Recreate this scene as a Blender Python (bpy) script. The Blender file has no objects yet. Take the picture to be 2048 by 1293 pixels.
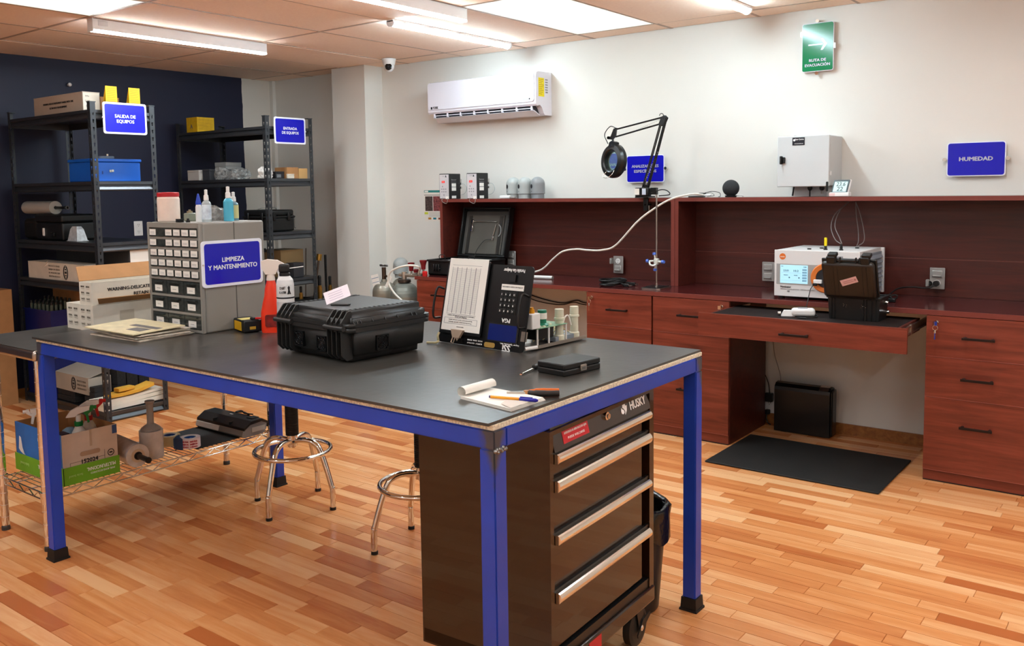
import bpy, bmesh, math, random
from mathutils import Vector, Matrix
PI = math.pi
SC = bpy.context.scene
COL = SC.collection
rnd = random.Random(7)

# ---------------------------------------------------------------- camera, exposure, world
def setup_camera():
    yaw, pitch, roll = math.radians(50 - 12.7125), math.radians(5.0615), math.radians(-0.8042)
    F = Vector((math.cos(yaw) * math.cos(pitch), math.sin(yaw) * math.cos(pitch), -math.sin(pitch)))
    r = F.cross(Vector((0, 0, 1))).normalized()
    u = r.cross(F)
    r2 = math.cos(roll) * r + math.sin(roll) * u
    u2 = -math.sin(roll) * r + math.cos(roll) * u
    cam = bpy.data.cameras.new('camera')
    cam.sensor_width = 36.0
    cam.sensor_fit = 'HORIZONTAL'
    cam.lens = 1772.77 / 2048 * 36.0
    cam.shift_y = -(646.5 - 536.13) / 2048
    cam.clip_start = 0.02
    o = bpy.data.objects.new('camera', cam)
    COL.objects.link(o)
    m = Matrix((r2, u2, -F)).transposed().to_4x4()
    m.translation = (0, 0, 1.5)
    o.matrix_world = m
    SC.camera = o
setup_camera()
SC.view_settings.view_transform = 'Standard'
SC.view_settings.look = 'None'
SC.view_settings.exposure = 1.34
SC.view_settings.gamma = 1.0
SC.view_settings.use_curve_mapping = False
LED = 40.0          # emission of the ceiling battens
LED_TUBE = 39.0      # the two slimmer tubes by the white wall
PANEL = 0.52         # lit ceiling panels
W = bpy.data.worlds.new('world')
SC.world = W
W.use_nodes = True
W.node_tree.nodes['Background'].inputs[0].default_value = (0.8, 0.85, 1, 1)
W.node_tree.nodes['Background'].inputs[1].default_value = 0.1

# ---------------------------------------------------------------- materials
def lin(h):
    h = h.lstrip('#')
    out = []
    for i in (0, 2, 4):
        c = int(h[i:i + 2], 16) / 255
        out.append(c / 12.92 if c <= 0.04045 else ((c + 0.055) / 1.055) ** 2.4)
    return (*out, 1)
MATS = {}
def mat(name, hexc, rough=0.5, metal=0.0, spec=0.5, var=0.06, scale=6.0, bump=0.0, bscale=120.0, coat=0.0,
        trans=0.0, alpha=1.0, emit=None, estr=0.0, stretch=(1, 1, 1), ior=1.45):
    """plain procedural surface: base colour with a little noise in tone, optional fine relief"""
    if name in MATS:
        return MATS[name]
    m = bpy.data.materials.new(name)
    m.use_nodes = True
    nt = m.node_tree
    b = nt.nodes['Principled BSDF']
    b.inputs['Roughness'].default_value = rough
    b.inputs['Metallic'].default_value = metal
    b.inputs['Specular IOR Level'].default_value = spec
    b.inputs['IOR'].default_value = ior
    b.inputs['Coat Weight'].default_value = coat
    b.inputs['Transmission Weight'].default_value = trans
    b.inputs['Alpha'].default_value = alpha
    c = lin(hexc)
    tc = nt.nodes.new('ShaderNodeTexCoord')
    mp = nt.nodes.new('ShaderNodeMapping')
    mp.inputs['Scale'].default_value = stretch
    nt.links.new(tc.outputs['Object'], mp.inputs[0])
    n = nt.nodes.new('ShaderNodeTexNoise')
    n.inputs['Scale'].default_value = scale
    n.inputs['Detail'].default_value = 4
    nt.links.new(mp.outputs[0], n.inputs['Vector'])
    r = nt.nodes.new('ShaderNodeValToRGB')
    r.color_ramp.elements[0].position = 0.3
    r.color_ramp.elements[1].position = 0.7
    r.color_ramp.elements[0].color = tuple(max(0, x * (1 - var)) for x in c[:3]) + (1,)
    r.color_ramp.elements[1].color = tuple(min(1, x * (1 + var)) for x in c[:3]) + (1,)
    nt.links.new(n.outputs['Fac'], r.inputs[0])
    nt.links.new(r.outputs[0], b.inputs['Base Color'])
    if bump:
        n2 = nt.nodes.new('ShaderNodeTexNoise')
        n2.inputs['Scale'].default_value = bscale
        nt.links.new(mp.outputs[0], n2.inputs['Vector'])
        bp = nt.nodes.new('ShaderNodeBump')
        bp.inputs['Strength'].default_value = bump
        bp.inputs['Distance'].default_value = 0.002
        nt.links.new(n2.outputs['Fac'], bp.inputs['Height'])
        nt.links.new(bp.outputs[0], b.inputs['Normal'])
    if emit:
        b.inputs['Emission Color'].default_value = lin(emit)
        b.inputs['Emission Strength'].default_value = estr
    MATS[name] = m
    return m

def wood(name, dark, mid, light, rough=0.35, scale=(1.5, 28, 28), attr=None, coat=0.0, spec=0.5, axis_mix=0.5):
    """wood grain stretched along the local x axis; 'attr' picks the tone from a face attribute"""
    if name in MATS:
        return MATS[name]
    m = bpy.data.materials.new(name)
    m.use_nodes = True
    nt = m.node_tree
    L = nt.links.new
    b = nt.nodes['Principled BSDF']
    b.inputs['Roughness'].default_value = rough
    b.inputs['Coat Weight'].default_value = coat
    b.inputs['Specular IOR Level'].default_value = spec
    tc = nt.nodes.new('ShaderNodeTexCoord')
    oi = nt.nodes.new('ShaderNodeObjectInfo')
    add = nt.nodes.new('ShaderNodeVectorMath')
    add.operation = 'MULTIPLY_ADD'
    L(oi.outputs['Location'], add.inputs[0])
    add.inputs[1].default_value = (3.1, 5.3, 7.7)
    L(tc.outputs['Object'], add.inputs[2])
    mp = nt.nodes.new('ShaderNodeMapping')
    mp.inputs['Scale'].default_value = scale
    L(add.outputs[0], mp.inputs[0])
    n = nt.nodes.new('ShaderNodeTexNoise')
    n.inputs['Scale'].default_value = 1.0
    n.inputs['Detail'].default_value = 6
    n.inputs['Roughness'].default_value = 0.62
    n.inputs['Distortion'].default_value = 0.6
    L(mp.outputs[0], n.inputs['Vector'])
    r = nt.nodes.new('ShaderNodeValToRGB')
    e = r.color_ramp.elements
    e[0].position, e[1].position = 0.28, 0.72
    e[0].color, e[1].color = lin(dark), lin(light)
    k = e.new(0.5)
    k.color = lin(mid)
    if attr:
        at = nt.nodes.new('ShaderNodeAttribute')
        at.attribute_name = attr
        ma = nt.nodes.new('ShaderNodeMath')
        ma.operation = 'MULTIPLY_ADD'
        L(n.outputs['Fac'], ma.inputs[0])
        ma.inputs[1].default_value = axis_mix
        sub = nt.nodes.new('ShaderNodeMath')
        sub.operation = 'MULTIPLY_ADD'
        L(at.outputs['Fac'], sub.inputs[0])
        sub.inputs[1].default_value = 0.5
        sub.inputs[2].default_value = -axis_mix * 0.5 + 0.25
        L(sub.outputs[0], ma.inputs[2])
        L(ma.outputs[0], r.inputs[0])
    else:
        L(n.outputs['Fac'], r.inputs[0])
    L(r.outputs[0], b.inputs['Base Color'])
    MATS[name] = m
    return m

def glow(name, hexc, strength, base=0.9):
    if name in MATS:
        return MATS[name]
    m = bpy.data.materials.new(name)
    m.use_nodes = True
    nt = m.node_tree
    b = nt.nodes['Principled BSDF']
    b.inputs['Base Color'].default_value = (base, base, base, 1)
    b.inputs['Emission Color'].default_value = lin(hexc)
    b.inputs['Emission Strength'].default_value = strength
    MATS[name] = m
    return m

# ---------------------------------------------------------------- mesh builder
class MB:
    def __init__(s):
        s.v, s.f, s.sm, s.mi = [], [], [], []
        s.t = Matrix.Identity(4)
        s.m = 0
    def add(s, vs, fs, smooth=False):
        o = len(s.v)
        s.v += [tuple(s.t @ Vector(p)) for p in vs]
        for i, f in enumerate(fs):
            s.f.append([o + k for k in f])
            s.sm.append(smooth if isinstance(smooth, bool) else smooth[i])
            s.mi.append(s.m)
        return s
    def box(s, x0, x1, y0, y1, z0, z1):
        vs = [(x, y, z) for z in (z0, z1) for y in (y0, y1) for x in (x0, x1)]
        return s.add(vs, [(0, 2, 3, 1), (4, 5, 7, 6), (0, 1, 5, 4), (2, 6, 7, 3), (0, 4, 6, 2), (1, 3, 7, 5)])
    def frus(s, lo, hi, z0, z1):
        """frustum: lo/hi = (x0,x1,y0,y1) rectangles at z0 and z1"""
        vs = [(x, y, z0) for y in lo[2:] for x in lo[:2]] + [(x, y, z1) for y in hi[2:] for x in hi[:2]]
        return s.add(vs, [(0, 2, 3, 1), (4, 5, 7, 6), (0, 1, 5, 4), (2, 6, 7, 3), (0, 4, 6, 2), (1, 3, 7, 5)])
    def rbox(s, x0, x1, y0, y1, z0, z1, r=0.01, seg=2, axis=None):
        """box with rounded edges; axis 'x','y' or 'z' rounds only the edges along that axis"""
        bm = bmesh.new()
        bmesh.ops.create_cube(bm, size=1)
        for q in bm.verts:
            q.co = Vector((x0 if q.co.x < 0 else x1, y0 if q.co.y < 0 else y1, z0 if q.co.z < 0 else z1))
        es = bm.edges[:]
        if axis:
            i = 'xyz'.index(axis)
            es = [e for e in es if abs((e.verts[0].co - e.verts[1].co).normalized()[i]) > 0.9]
        bmesh.ops.bevel(bm, geom=es, offset=r, segments=seg, profile=0.5, affect='EDGES')
        bm.normal_update()
        s.from_bm(bm, smooth=[len(f.verts) < 99 and max(abs(c) for c in f.normal) < 0.999 for f in bm.faces])
        bm.free()
        return s
    def from_bm(s, bm, smooth=False):
        bm.verts.index_update()
        return s.add([q.co[:] for q in bm.verts], [[q.index for q in f.verts] for f in bm.faces], smooth)
    def cyl(s, a, b, r0, r1=None, n=16, caps=True, smooth=True):
        r1 = r0 if r1 is None else r1
        a, b = Vector(a), Vector(b)
        d = (b - a).normalized()
        p = d.orthogonal().normalized()
        q = d.cross(p)
        A = [a + r0 * (math.cos(2 * PI * i / n) * p + math.sin(2 * PI * i / n) * q) for i in range(n)]
        B = [b + r1 * (math.cos(2 * PI * i / n) * p + math.sin(2 * PI * i / n) * q) for i in range(n)]
        s.add(A + B, [(i, (i + 1) % n, n + (i + 1) % n, n + i) for i in range(n)], smooth)
        if caps:
            s.add(A, [tuple(range(n))[::-1]])
            s.add(B, [tuple(range(n))])
        return s
    def tube(s, pts, r, n=8, closed=False, caps=True):
        P = [Vector(p) for p in pts]
        N = len(P)
        rings = []
        prev = None
        for i in range(N):
            if closed:
                d = (P[(i + 1) % N] - P[i - 1]).normalized()
            else:
                d = (P[min(i + 1, N - 1)] - P[max(i - 1, 0)]).normalized()
            if prev is None:
                p = d.orthogonal().normalized()
            else:
                p = (prev - d * prev.dot(d))
                p = p.normalized() if p.length > 1e-6 else d.orthogonal().normalized()
            prev = p
            q = d.cross(p)
            rr = r[i] if isinstance(r, (list, tuple)) else r
            rings += [P[i] + rr * (math.cos(2 * PI * k / n) * p + math.sin(2 * PI * k / n) * q) for k in range(n)]
        fs = []
        M = N if closed else N - 1
        for i in range(M):
            j = (i + 1) % N
            for k in range(n):
                fs.append((i * n + k, i * n + (k + 1) % n, j * n + (k + 1) % n, j * n + k))
        s.add(rings, fs, True)
        if caps and not closed:
            s.add(rings[:n], [tuple(range(n))[::-1]])
            s.add(rings[-n:], [tuple(range(n))])
        return s
    def lathe(s, prof, c=(0, 0, 0), n=20, axis='z', sharp=0.6):
        """profile [(r,z)] revolved about the axis through c"""
        c = Vector(c)
        def P(r, z, a):
            x, y = r * math.cos(a), r * math.sin(a)
            return c + Vector({'z': (x, y, z), 'x': (z, x, y), 'y': (y, z, x)}[axis])
        for i in range(len(prof) - 1):
            (r0, z0), (r1, z1) = prof[i], prof[i + 1]
            vs = [P(r0, z0, 2 * PI * k / n) for k in range(n)] + [P(r1, z1, 2 * PI * k / n) for k in range(n)]
            if r0 < 1e-6:
                vs = [P(0, z0, 0)] + vs[n:]
                fs = [(0, 1 + (k + 1) % n, 1 + k)[::-1] for k in range(n)]
            elif r1 < 1e-6:
                vs = vs[:n] + [P(0, z1, 0)]
                fs = [(k, (k + 1) % n, n) for k in range(n)]
            else:
                fs = [(k, (k + 1) % n, n + (k + 1) % n, n + k) for k in range(n)]
            s.add(vs, fs, True)
        return s
    def prism(s, poly, plane, d0, d1):
        """2D outline extruded between d0 and d1; plane 'xy','xz' or 'yz'"""
        def P(u, v, d):
            return {'xy': (u, v, d), 'xz': (u, d, v), 'yz': (d, u, v)}[plane]
        n = len(poly)
        vs = [P(u, v, d0) for u, v in poly] + [P(u, v, d1) for u, v in poly]
        fs = [(i, (i + 1) % n, n + (i + 1) % n, n + i) for i in range(n)]
        s.add(vs, fs)
        s.add(vs[:n], [tuple(range(n))[::-1]])
        s.add(vs[n:], [tuple(range(n))])
        return s
    def sphere(s, c, r, n=16, m=10, sc=(1, 1, 1)):
        prof = [(r * math.sin(PI * i / m), -r * math.cos(PI * i / m)) for i in range(m + 1)]
        prof[0] = (0, -r)
        prof[-1] = (0, r)
        t = s.t.copy()
        s.t = t @ Matrix.Translation(c) @ Matrix.Diagonal((*sc, 1))
        s.lathe(prof, n=n)
        s.t = t
        return s
    def mesh(s, name, mats):
        me = bpy.data.meshes.new(name)
        me.from_pydata(s.v, [], s.f)
        bm = bmesh.new()
        bm.from_mesh(me)
        bmesh.ops.recalc_face_normals(bm, faces=bm.faces)
        bm.to_mesh(me)
        bm.free()
        me.polygons.foreach_set('use_smooth', s.sm)
        me.polygons.foreach_set('material_index', s.mi)
        for m in (mats if isinstance(mats, (list, tuple)) else [mats]):
            me.materials.append(m)
        me.update()
        return me
    def build(s, name, mats, parent=None, label=None, kind=None, loc=None, rz=0.0):
        o = bpy.data.objects.new(name, s.mesh(name, mats))
        COL.objects.link(o)
        if parent:
            o.parent = parent
        if loc:
            o.location = loc
        if rz:
            o.rotation_euler = (0, 0, rz)
        if label:
            o['label'] = label
        if kind:
            o['kind'] = kind
        return o

def rrect(x0, x1, y0, y1, r, seg=4):
    out = []
    for cx, cy, a0 in ((x1 - r, y0 + r, -PI / 2), (x1 - r, y1 - r, 0), (x0 + r, y1 - r, PI / 2), (x0 + r, y0 + r, PI)):
        for i in range(seg + 1):
            a = a0 + PI / 2 * i / seg
            out.append((cx + r * math.cos(a), cy + r * math.sin(a)))
    return out
def circ(cx, cy, r, n=16, a0=0.0):
    return [(cx + r * math.cos(a0 + 2 * PI * i / n), cy + r * math.sin(a0 + 2 * PI * i / n)) for i in range(n)]
def spline(pts, k=8):
    """Catmull-Rom through the points"""
    P = [Vector(p) for p in pts]
    P = [P[0] * 2 - P[1]] + P + [P[-1] * 2 - P[-2]]
    out = []
    for i in range(1, len(P) - 2):
        a, b, c, d = P[i - 1:i + 3]
        for j in range(k):
            t = j / k
            out.append(0.5 * ((2 * b) + (c - a) * t + (2 * a - 5 * b + 4 * c - d) * t * t + (3 * b - a - 3 * c + d) * t ** 3))
    out.append(P[-2])
    return out

def thing(name, label, cat, loc=(0, 0, 0), rz=0.0, group=None):
    o = bpy.data.objects.new(name, None)
    COL.objects.link(o)
    o.empty_display_size = 0.05
    o.location = loc
    o.rotation_euler = (0, 0, rz)
    o['label'] = label
    o['category'] = cat
    if group:
        o['group'] = group
    return o
def tag(o, label, cat, group=None):
    o['label'] = label
    o['category'] = cat
    if group:
        o['group'] = group
    return o
FX = -PI / 2     # rotation of a thing that faces the -X side: local x runs to the right along the white wall
def dup(root, loc, rz=None, label=None):
    r = root.copy()
    COL.objects.link(r)
    r.location = loc
    if rz is not None:
        r.rotation_euler = (0, 0, rz)
    if label:
        r['label'] = label
    for ch in list(root.children):
        c = ch.copy()
        COL.objects.link(c)
        c.parent = r
        for g in ch.children:
            d = g.copy()
            COL.objects.link(d)
            d.parent = c
    return r

FRONT = Matrix(((1, 0, 0, 0), (0, 0, -1, 0), (0, 1, 0, 0), (0, 0, 0, 1)))        # right=+x, up=+z, faces -y
SIDE_L = Matrix(((0, 0, -1, 0), (-1, 0, 0, 0), (0, 1, 0, 0), (0, 0, 0, 1)))      # right=-y, up=+z, faces -x
SIDE_R = Matrix(((0, 0, 1, 0), (1, 0, 0, 0), (0, 1, 0, 0), (0, 0, 0, 1)))        # right=+y, up=+z, faces +x
TOP = Matrix.Identity(4)                                                          # right=+x, up=+y, faces +z
def text(body, size, parent, m, at, frame=FRONT, width=None, bold=0.0, flip=False, align='CENTER', name='lettering', space=1.0, thick=0.0004, line=1.0):
    cu = bpy.data.curves.new('t', 'FONT')
    cu.body = body
    cu.size = size
    cu.align_x = align
    cu.align_y = 'CENTER'
    cu.space_character = space
    cu.space_line = line
    cu.resolution_u = 2
    cu.extrude = thick
    ob = bpy.data.objects.new('t', cu)
    me = bpy.data.meshes.new_from_object(ob)
    bpy.data.objects.remove(ob)
    bpy.data.curves.remove(cu)
    if bold:      # heavier strokes: copies shifted by a fraction of the letter size
        vs = [v.co.copy() for v in me.vertices]
        fs = [list(p.vertices) for p in me.polygons]
        V, Fc = [], []
        for k_, (dx, dy) in enumerate(((-1, 0), (1, 0), (0, 0.7), (0, -0.7))):
            o_ = len(V)
            V += [(p.x + dx * bold * size, p.y + dy * bold * size, p.z + k_ * 0.00015) for p in vs]
            Fc += [[k + o_ for k in f] for f in fs]
        bpy.data.meshes.remove(me)
        me = bpy.data.meshes.new(name)
        me.from_pydata(V, [], Fc)
    xs = [v.co.x for v in me.vertices]
    if width and xs:
        k = width / (max(xs) - min(xs))
        me.transform(Matrix.Diagonal((k, 1, 1, 1)))
    if flip:
        me.transform(Matrix.Rotation(PI, 4, 'Z'))
    me.transform(Matrix.Translation(at) @ frame)
    me.name = name
    me.materials.clear()
    me.materials.append(m)
    o = bpy.data.objects.new(name, me)
    COL.objects.link(o)
    o.parent = parent
    return o
# ---------------------------------------------------------------- shared materials
M_WHITEWALL = mat('white wall paint', '#dfdcd5', 0.75, var=0.02, scale=2, bump=0.15, bscale=220)
M_TILE = mat('ceiling tile', '#ffe2cd', 0.9, var=0.04, scale=60, bump=0.5, bscale=260)
M_GRID = mat('ceiling rail paint', '#b89c88', 0.5, var=0.02)
M_PLENUM = mat('ceiling void', '#5a4a40', 0.9)
M_FLOORBASE = mat('floor joint', '#8a5a34', 0.6)
M_STAVE = wood('laminate stave', '#bd6b38', '#df965b', '#f2bc88', rough=0.24, scale=(26, 2.2, 8), attr='tone', axis_mix=0.42)
M_BASEB = wood('baseboard wood', '#7c4a26', '#99612f', '#b0753d', rough=0.4)
M_MAHO = wood('mahogany laminate', '#5c2416', '#783423', '#8c4331', rough=0.36, scale=(2.2, 30, 34))
M_MAHOTOP = wood('mahogany worktop', '#3a1512', '#48191a', '#531f1b', rough=0.16, scale=(2.2, 30, 34))
M_MAHOEDGE = mat('mahogany edge band', '#74352c', 0.4, var=0.05, scale=30, stretch=(1, 8, 8))
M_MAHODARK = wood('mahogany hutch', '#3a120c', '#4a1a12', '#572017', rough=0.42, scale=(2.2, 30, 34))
M_BLACKPL = mat('black plastic', '#141414', 0.42, var=0.1, bump=0.12, bscale=500)
M_BLACKSAT = mat('black satin metal', '#101011', 0.35, var=0.08)
M_BLACKMAT = mat('matt black', '#0c0c0c', 0.7, var=0.1)
M_CHROME = mat('chrome', '#e6e4e0', 0.06, metal=1.0, var=0.02)
M_STEEL = mat('brushed steel', '#b9b4ad', 0.28, metal=1.0, var=0.06, scale=40, stretch=(1, 12, 12))
M_GREYMETAL = mat('grey metal', '#8c8c8a', 0.35, metal=0.9, var=0.05)
M_WHITEPL = mat('white plastic', '#e9e8e6', 0.35, var=0.02)
M_PAPER = mat('white paper', '#f0ece4', 0.8, var=0.03)
M_INK = mat('black ink', '#17151a', 0.6)
M_WHITEINK = mat('white ink', '#f2f2f0', 0.6)
M_CARD = mat('brown cardboard', '#a9794c', 0.85, var=0.08, scale=14)
M_WHITECARD = mat('white printed cardboard', '#d6cdbd', 0.8, var=0.05, scale=14)
M_SIGNBLUE = mat('blue sign print', '#1414b4', 0.18, var=0.02)
M_SIGNWHITE = mat('white acrylic', '#eef0fb', 0.2, var=0.01)
M_RED = mat('red plastic', '#c01818', 0.4)
M_YELLOW = mat('yellow card', '#e0ac0c', 0.6)
M_RUBBER = mat('black rubber', '#151414', 0.6, var=0.15, scale=20)

# ---------------------------------------------------------------- room shell
ZC = 2.541
XW, YB = 5.379, 6.90
XL, YF = -2.4, -2.6
def navy_wall():
    m = bpy.data.materials.new('navy wall paint')
    m.use_nodes = True
    nt = m.node_tree
    L = nt.links.new
    b = nt.nodes['Principled BSDF']
    b.inputs['Roughness'].default_value = 0.6
    tc = nt.nodes.new('ShaderNodeTexCoord')
    sp = nt.nodes.new('ShaderNodeSeparateXYZ')
    L(tc.outputs['Object'], sp.inputs[0])
    n = nt.nodes.new('ShaderNodeTexNoise')
    n.inputs['Scale'].default_value = 9
    L(tc.outputs['Object'], n.inputs['Vector'])
    k = nt.nodes.new('ShaderNodeMath')
    k.operation = 'MULTIPLY_ADD'
    L(n.outputs['Fac'], k.inputs[0])
    k.inputs[1].default_value = 0.02
    L(sp.outputs[0], k.inputs[2])
    g = nt.nodes.new('ShaderNodeMath')
    g.operation = 'GREATER_THAN'
    L(k.outputs[0], g.inputs[0])
    g.inputs[1].default_value = 5.047
    mx = nt.nodes.new('ShaderNodeMix')
    mx.data_type = 'RGBA'
    L(g.outputs[0], mx.inputs[0])
    mx.inputs[6].default_value = lin('#0f1532')
    mx.inputs[7].default_value = lin('#d8d2c8')
    L(mx.outputs[2], b.inputs['Base Color'])
    return m
MB().box(XL, XW + 0.12, YF, YB + 0.1, -0.12, -0.004).build('floor', M_FLOORBASE, kind='structure')
FLOOR = bpy.data.objects['floor']
MB().box(XW, XW + 0.12, YF, YB, 0, ZC + 0.1).build('wall_right', M_WHITEWALL, kind='structure')
MB().box(XL, XW + 0.12, YB, YB + 0.1, 0, ZC + 0.1).build('wall_back', navy_wall(), kind='structure')
MB().box(XL - 0.1, XL, YF, YB, 0, ZC + 0.1).build('wall_left', M_WHITEWALL, kind='structure')
MB().box(XL - 0.1, XW + 0.12, YF - 0.1, YF, 0, ZC + 0.1).build('wall_front', M_WHITEWALL, kind='structure')
MB().box(5.177, XW, 5.445, 5.842, 0, ZC).build('column', M_WHITEWALL, kind='structure')
MB().box(5.345, XW, 6.855, YB, 0, ZC).build('trim_1', M_WHITEWALL, kind='structure')   # boxed pipe in the corner
MB().box(XW - 0.014, XW, YF, 5.445, 0, 0.065).build('baseboard_right', M_BASEB, kind='structure')
MB().box(XL, XW, YB - 0.014, YB, 0, 0.065).build('baseboard_back', M_BASEB, kind='structure')

# ceiling: void slab, tiles and rails
CEIL = MB().box(XL, XW, YF, YB, ZC + 0.03, ZC + 0.1).build('ceiling', M_PLENUM, kind='structure')
XG = [XL, -2.135, -0.92, 0.295, 1.51, 2.725, 3.94, 5.155, XW]
YG = [YF] + [6.328 - 0.597 * k for k in range(14, -1, -1)] + [YB]
PANELS = {(5, 8 + 1): 1}
def cell(x, y):
    i = max(k for k in range(len(XG)) if XG[k] <= x)
    j = max(k for k in range(len(YG)) if YG[k] <= y)
    return i, j
LIT = [cell(4.5, 3.0), cell(2.0, 4.8), cell(2.0, 1.2), cell(-1.5, 3.0), cell(-1.5, 0.0), cell(4.5, -0.6), cell(0.9, -1.4)]
meshes = {}
for i in range(len(XG) - 1):
    for j in range(len(YG) - 1):
        if (i, j) in LIT:
            continue
        a, b, c, d = XG[i] + 0.006, XG[i + 1] - 0.006, YG[j] + 0.006, YG[j + 1] - 0.006
        w, h = round(b - a, 4), round(d - c, 4)
        if (w, h) not in meshes:
            q = MB().frus((-w / 2 + .006, w / 2 - .006, -h / 2 + .006, h / 2 - .006), (-w / 2, w / 2, -h / 2, h / 2), -0.004, 0.002)
            q.box(-w / 2, w / 2, -h / 2, h / 2, 0.002, 0.018)
            meshes[(w, h)] = q.mesh('ceiling_tile', M_TILE)
        o = bpy.data.objects.new('ceiling_tile', meshes[(w, h)])
        COL.objects.link(o)
        o.parent = CEIL
        sag = 0.004 if (i + j * 3) % 5 == 0 else 0
        o.location = ((a + b) / 2, (c + d) / 2, ZC + 0.004 - sag)
        o.rotation_euler = ((i * 7 + j * 3) % 5 * 0.0012 - 0.0024, (i * 5 + j) % 4 * 0.0008 - 0.0012, 0)
for x in XG[1:-1]:
    MB().box(x - 0.011, x + 0.011, YF, YB, ZC - 0.001, ZC + 0.002).build('ceiling_rail', M_GRID, CEIL)
for y in YG[1:-1]:
    MB().box(XL, XW, y - 0.011, y + 0.011, ZC - 0.0015, ZC + 0.0015).build('ceiling_rail', M_GRID, CEIL)
M_PANEL = glow('lit panel acrylic', '#f6f6e4', PANEL, 0.12)
PLAB = ['lit cream acrylic ceiling panel above the white wall near the green sign', 'lit cream acrylic ceiling panel at the top left corner of the view']
for k, (i, j) in enumerate(LIT):
    a, b, c, d = XG[i] + 0.01, XG[i + 1] - 0.01, YG[j] + 0.01, YG[j + 1] - 0.01
    lab = PLAB[k] if k < 2 else 'lit cream acrylic ceiling panel over the part of the room behind the camera'
    t = thing('ceiling_light_panel', lab, 'ceiling light', ((a + b) / 2, (c + d) / 2, ZC), group='lit panels in the ceiling grid')
    w, h = (b - a) / 2, (d - c) / 2
    MB().box(-w + .006, w - .006, -h + .006, h - .006, 0.0, 0.006).build('diffuser', M_PANEL, t)
    for a, b, c, d in ((-w, w, -h, -h + .006), (-w, w, h - .006, h), (-w, -w + .006, -h + .006, h - .006), (w - .006, w, -h + .006, h - .006)):
        MB().box(a, b, c, d, -.002, .01).build('frame_bar', M_WHITEPL, t)

# LED battens
M_LED = glow('led diffuser', '#e3f0f6', LED)
M_LEDT = glow('led tube', '#cfeaf6', LED_TUBE)
M_BATTEN = mat('batten body', '#e4e0e0', 0.45, var=0.01)
def batten(x0, x1, y, label):
    t = thing('linear_ceiling_light', label, 'ceiling light', (x0, y, ZC), group='white box battens under the ceiling')
    L = x1 - x0
    MB().rbox(0, L, -0.03, 0.03, -0.068, -0.002, r=0.004, seg=2, axis='x').build('housing', M_BATTEN, t)
    MB().rbox(0.004, L - 0.004, -0.0285, 0.0285, -0.0755, -0.0675, r=0.004, seg=2, axis='x').build('diffuser', M_LED, t)
    for a in (-0.004, L):
        MB().box(a, a + 0.004, -0.031, 0.031, -0.079, -0.002).build('end_cap', M_BATTEN, t)
    p = MB().box(0.03, 0.09, -0.0315, -0.03, -0.042, -0.012)
    p.build('rating_label', mat('rating label', '#c9c5c6', 0.5), t)
    return t
batten(2.75, 3.985, 5.19, 'white box batten ceiling light in front of the navy wall')
batten(2.75, 3.99, 3.37, 'white box batten ceiling light at the top centre beside the lit panel')
def tube_light(x0, x1, y, label):
    t = thing('tube_ceiling_light', label, 'ceiling light', (x0, y, ZC), group='round tube lights by the white wall')
    L = x1 - x0
    MB().box(0, L, -0.026, 0.026, -0.016, -0.001).build('housing', M_BATTEN, t)
    half = [(0.025 * math.cos(a), -0.012 - 0.03 * math.sin(a)) for a in [PI * i / 12 for i in range(13)]]
    MB().prism(half, 'yz', 0.012, L - 0.012).build('diffuser', M_LEDT, t)
    half2 = [(0.03 * math.cos(a), -0.010 - 0.036 * math.sin(a)) for a in [PI * i / 12 for i in range(13)]]
    for a, b in ((0, 0.014), (L - 0.014, L)):
        MB().prism(half2, 'yz', a, b).build('end_cap', M_BATTEN, t)
    return t
tube_light(3.93, 5.12, 3.90, 'slim glowing tube light above the air conditioner')
tube_light(3.86, 5.05, 2.09, 'slim glowing tube light near the green evacuation sign')
for x, y, lab in ((0.45, 4.45, 'added white box batten over the far left of the room, out of view'), (0.45, 2.1, 'added white box batten over the left side of the workbench, out of view'),
                  (3.1, 0.9, 'added white box batten over the near end of the white wall, out of view'), (0.3, -0.6, 'added white box batten out of view, above and behind the camera'),
                  (3.1, -1.3, 'added white box batten out of view, behind and right of the camera'), (-1.9, 3.2, 'added white box batten along the unseen left wall, far one'),
                  (-1.9, 0.6, 'added white box batten along the unseen left wall, near one')):
    batten(x, x + 1.24, y, lab)  # battens outside the view, added to light the room

# laminate floor: staves along the room's depth
import heapq
SW = 0.066
def stave_mesh(L, w, tone, jit):
    c = 0.0012
    vs = [(-w / 2, -L / 2, -0.004), (w / 2, -L / 2, -0.004), (w / 2, L / 2, -0.004), (-w / 2, L / 2, -0.004),
          (-w / 2 + c, -L / 2 + c, jit), (w / 2 - c, -L / 2 + c, jit), (w / 2 - c, L / 2 - c, jit), (-w / 2 + c, L / 2 - c, jit)]
    return vs, [(4, 5, 6, 7), (0, 1, 5, 4), (1, 2, 6, 5), (2, 3, 7, 6), (3, 0, 4, 7)]
staves = []
x = XL + SW / 2
row = 0
while x < XW:
    y = YF - rnd.random() * 0.4
    while y < YB:
        L = rnd.choice((0.28, 0.34, 0.4, 0.4, 0.46))
        y0, y1 = max(y, YF), min(y + L, YB)
        if y1 - y0 > 0.03:
            tone = min(1, max(0, rnd.gauss(0.5, 0.24)))
            staves.append((x, (y0 + y1) / 2, y1 - y0, tone))
        y += L
    x += SW
    row += 1
fw = Vector((math.cos(math.radians(37.29)), math.sin(math.radians(37.29))))
def score(s):
    p = Vector((s[0], s[1]))
    d = p.dot(fw)
    if d < 1.2:
        return -1
    side = p.x * fw.y - p.y * fw.x
    if abs(side / d) > 0.60 or d < 2.2:
        return -1
    if 1.66 < s[0] < 2.5 and 1.3 < s[1] < 1.8:
        return -1
    if s[0] > 4.72 and not 1.0 < s[1] < 2.06:
        return -1
    return s[2] / d ** 3
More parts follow.
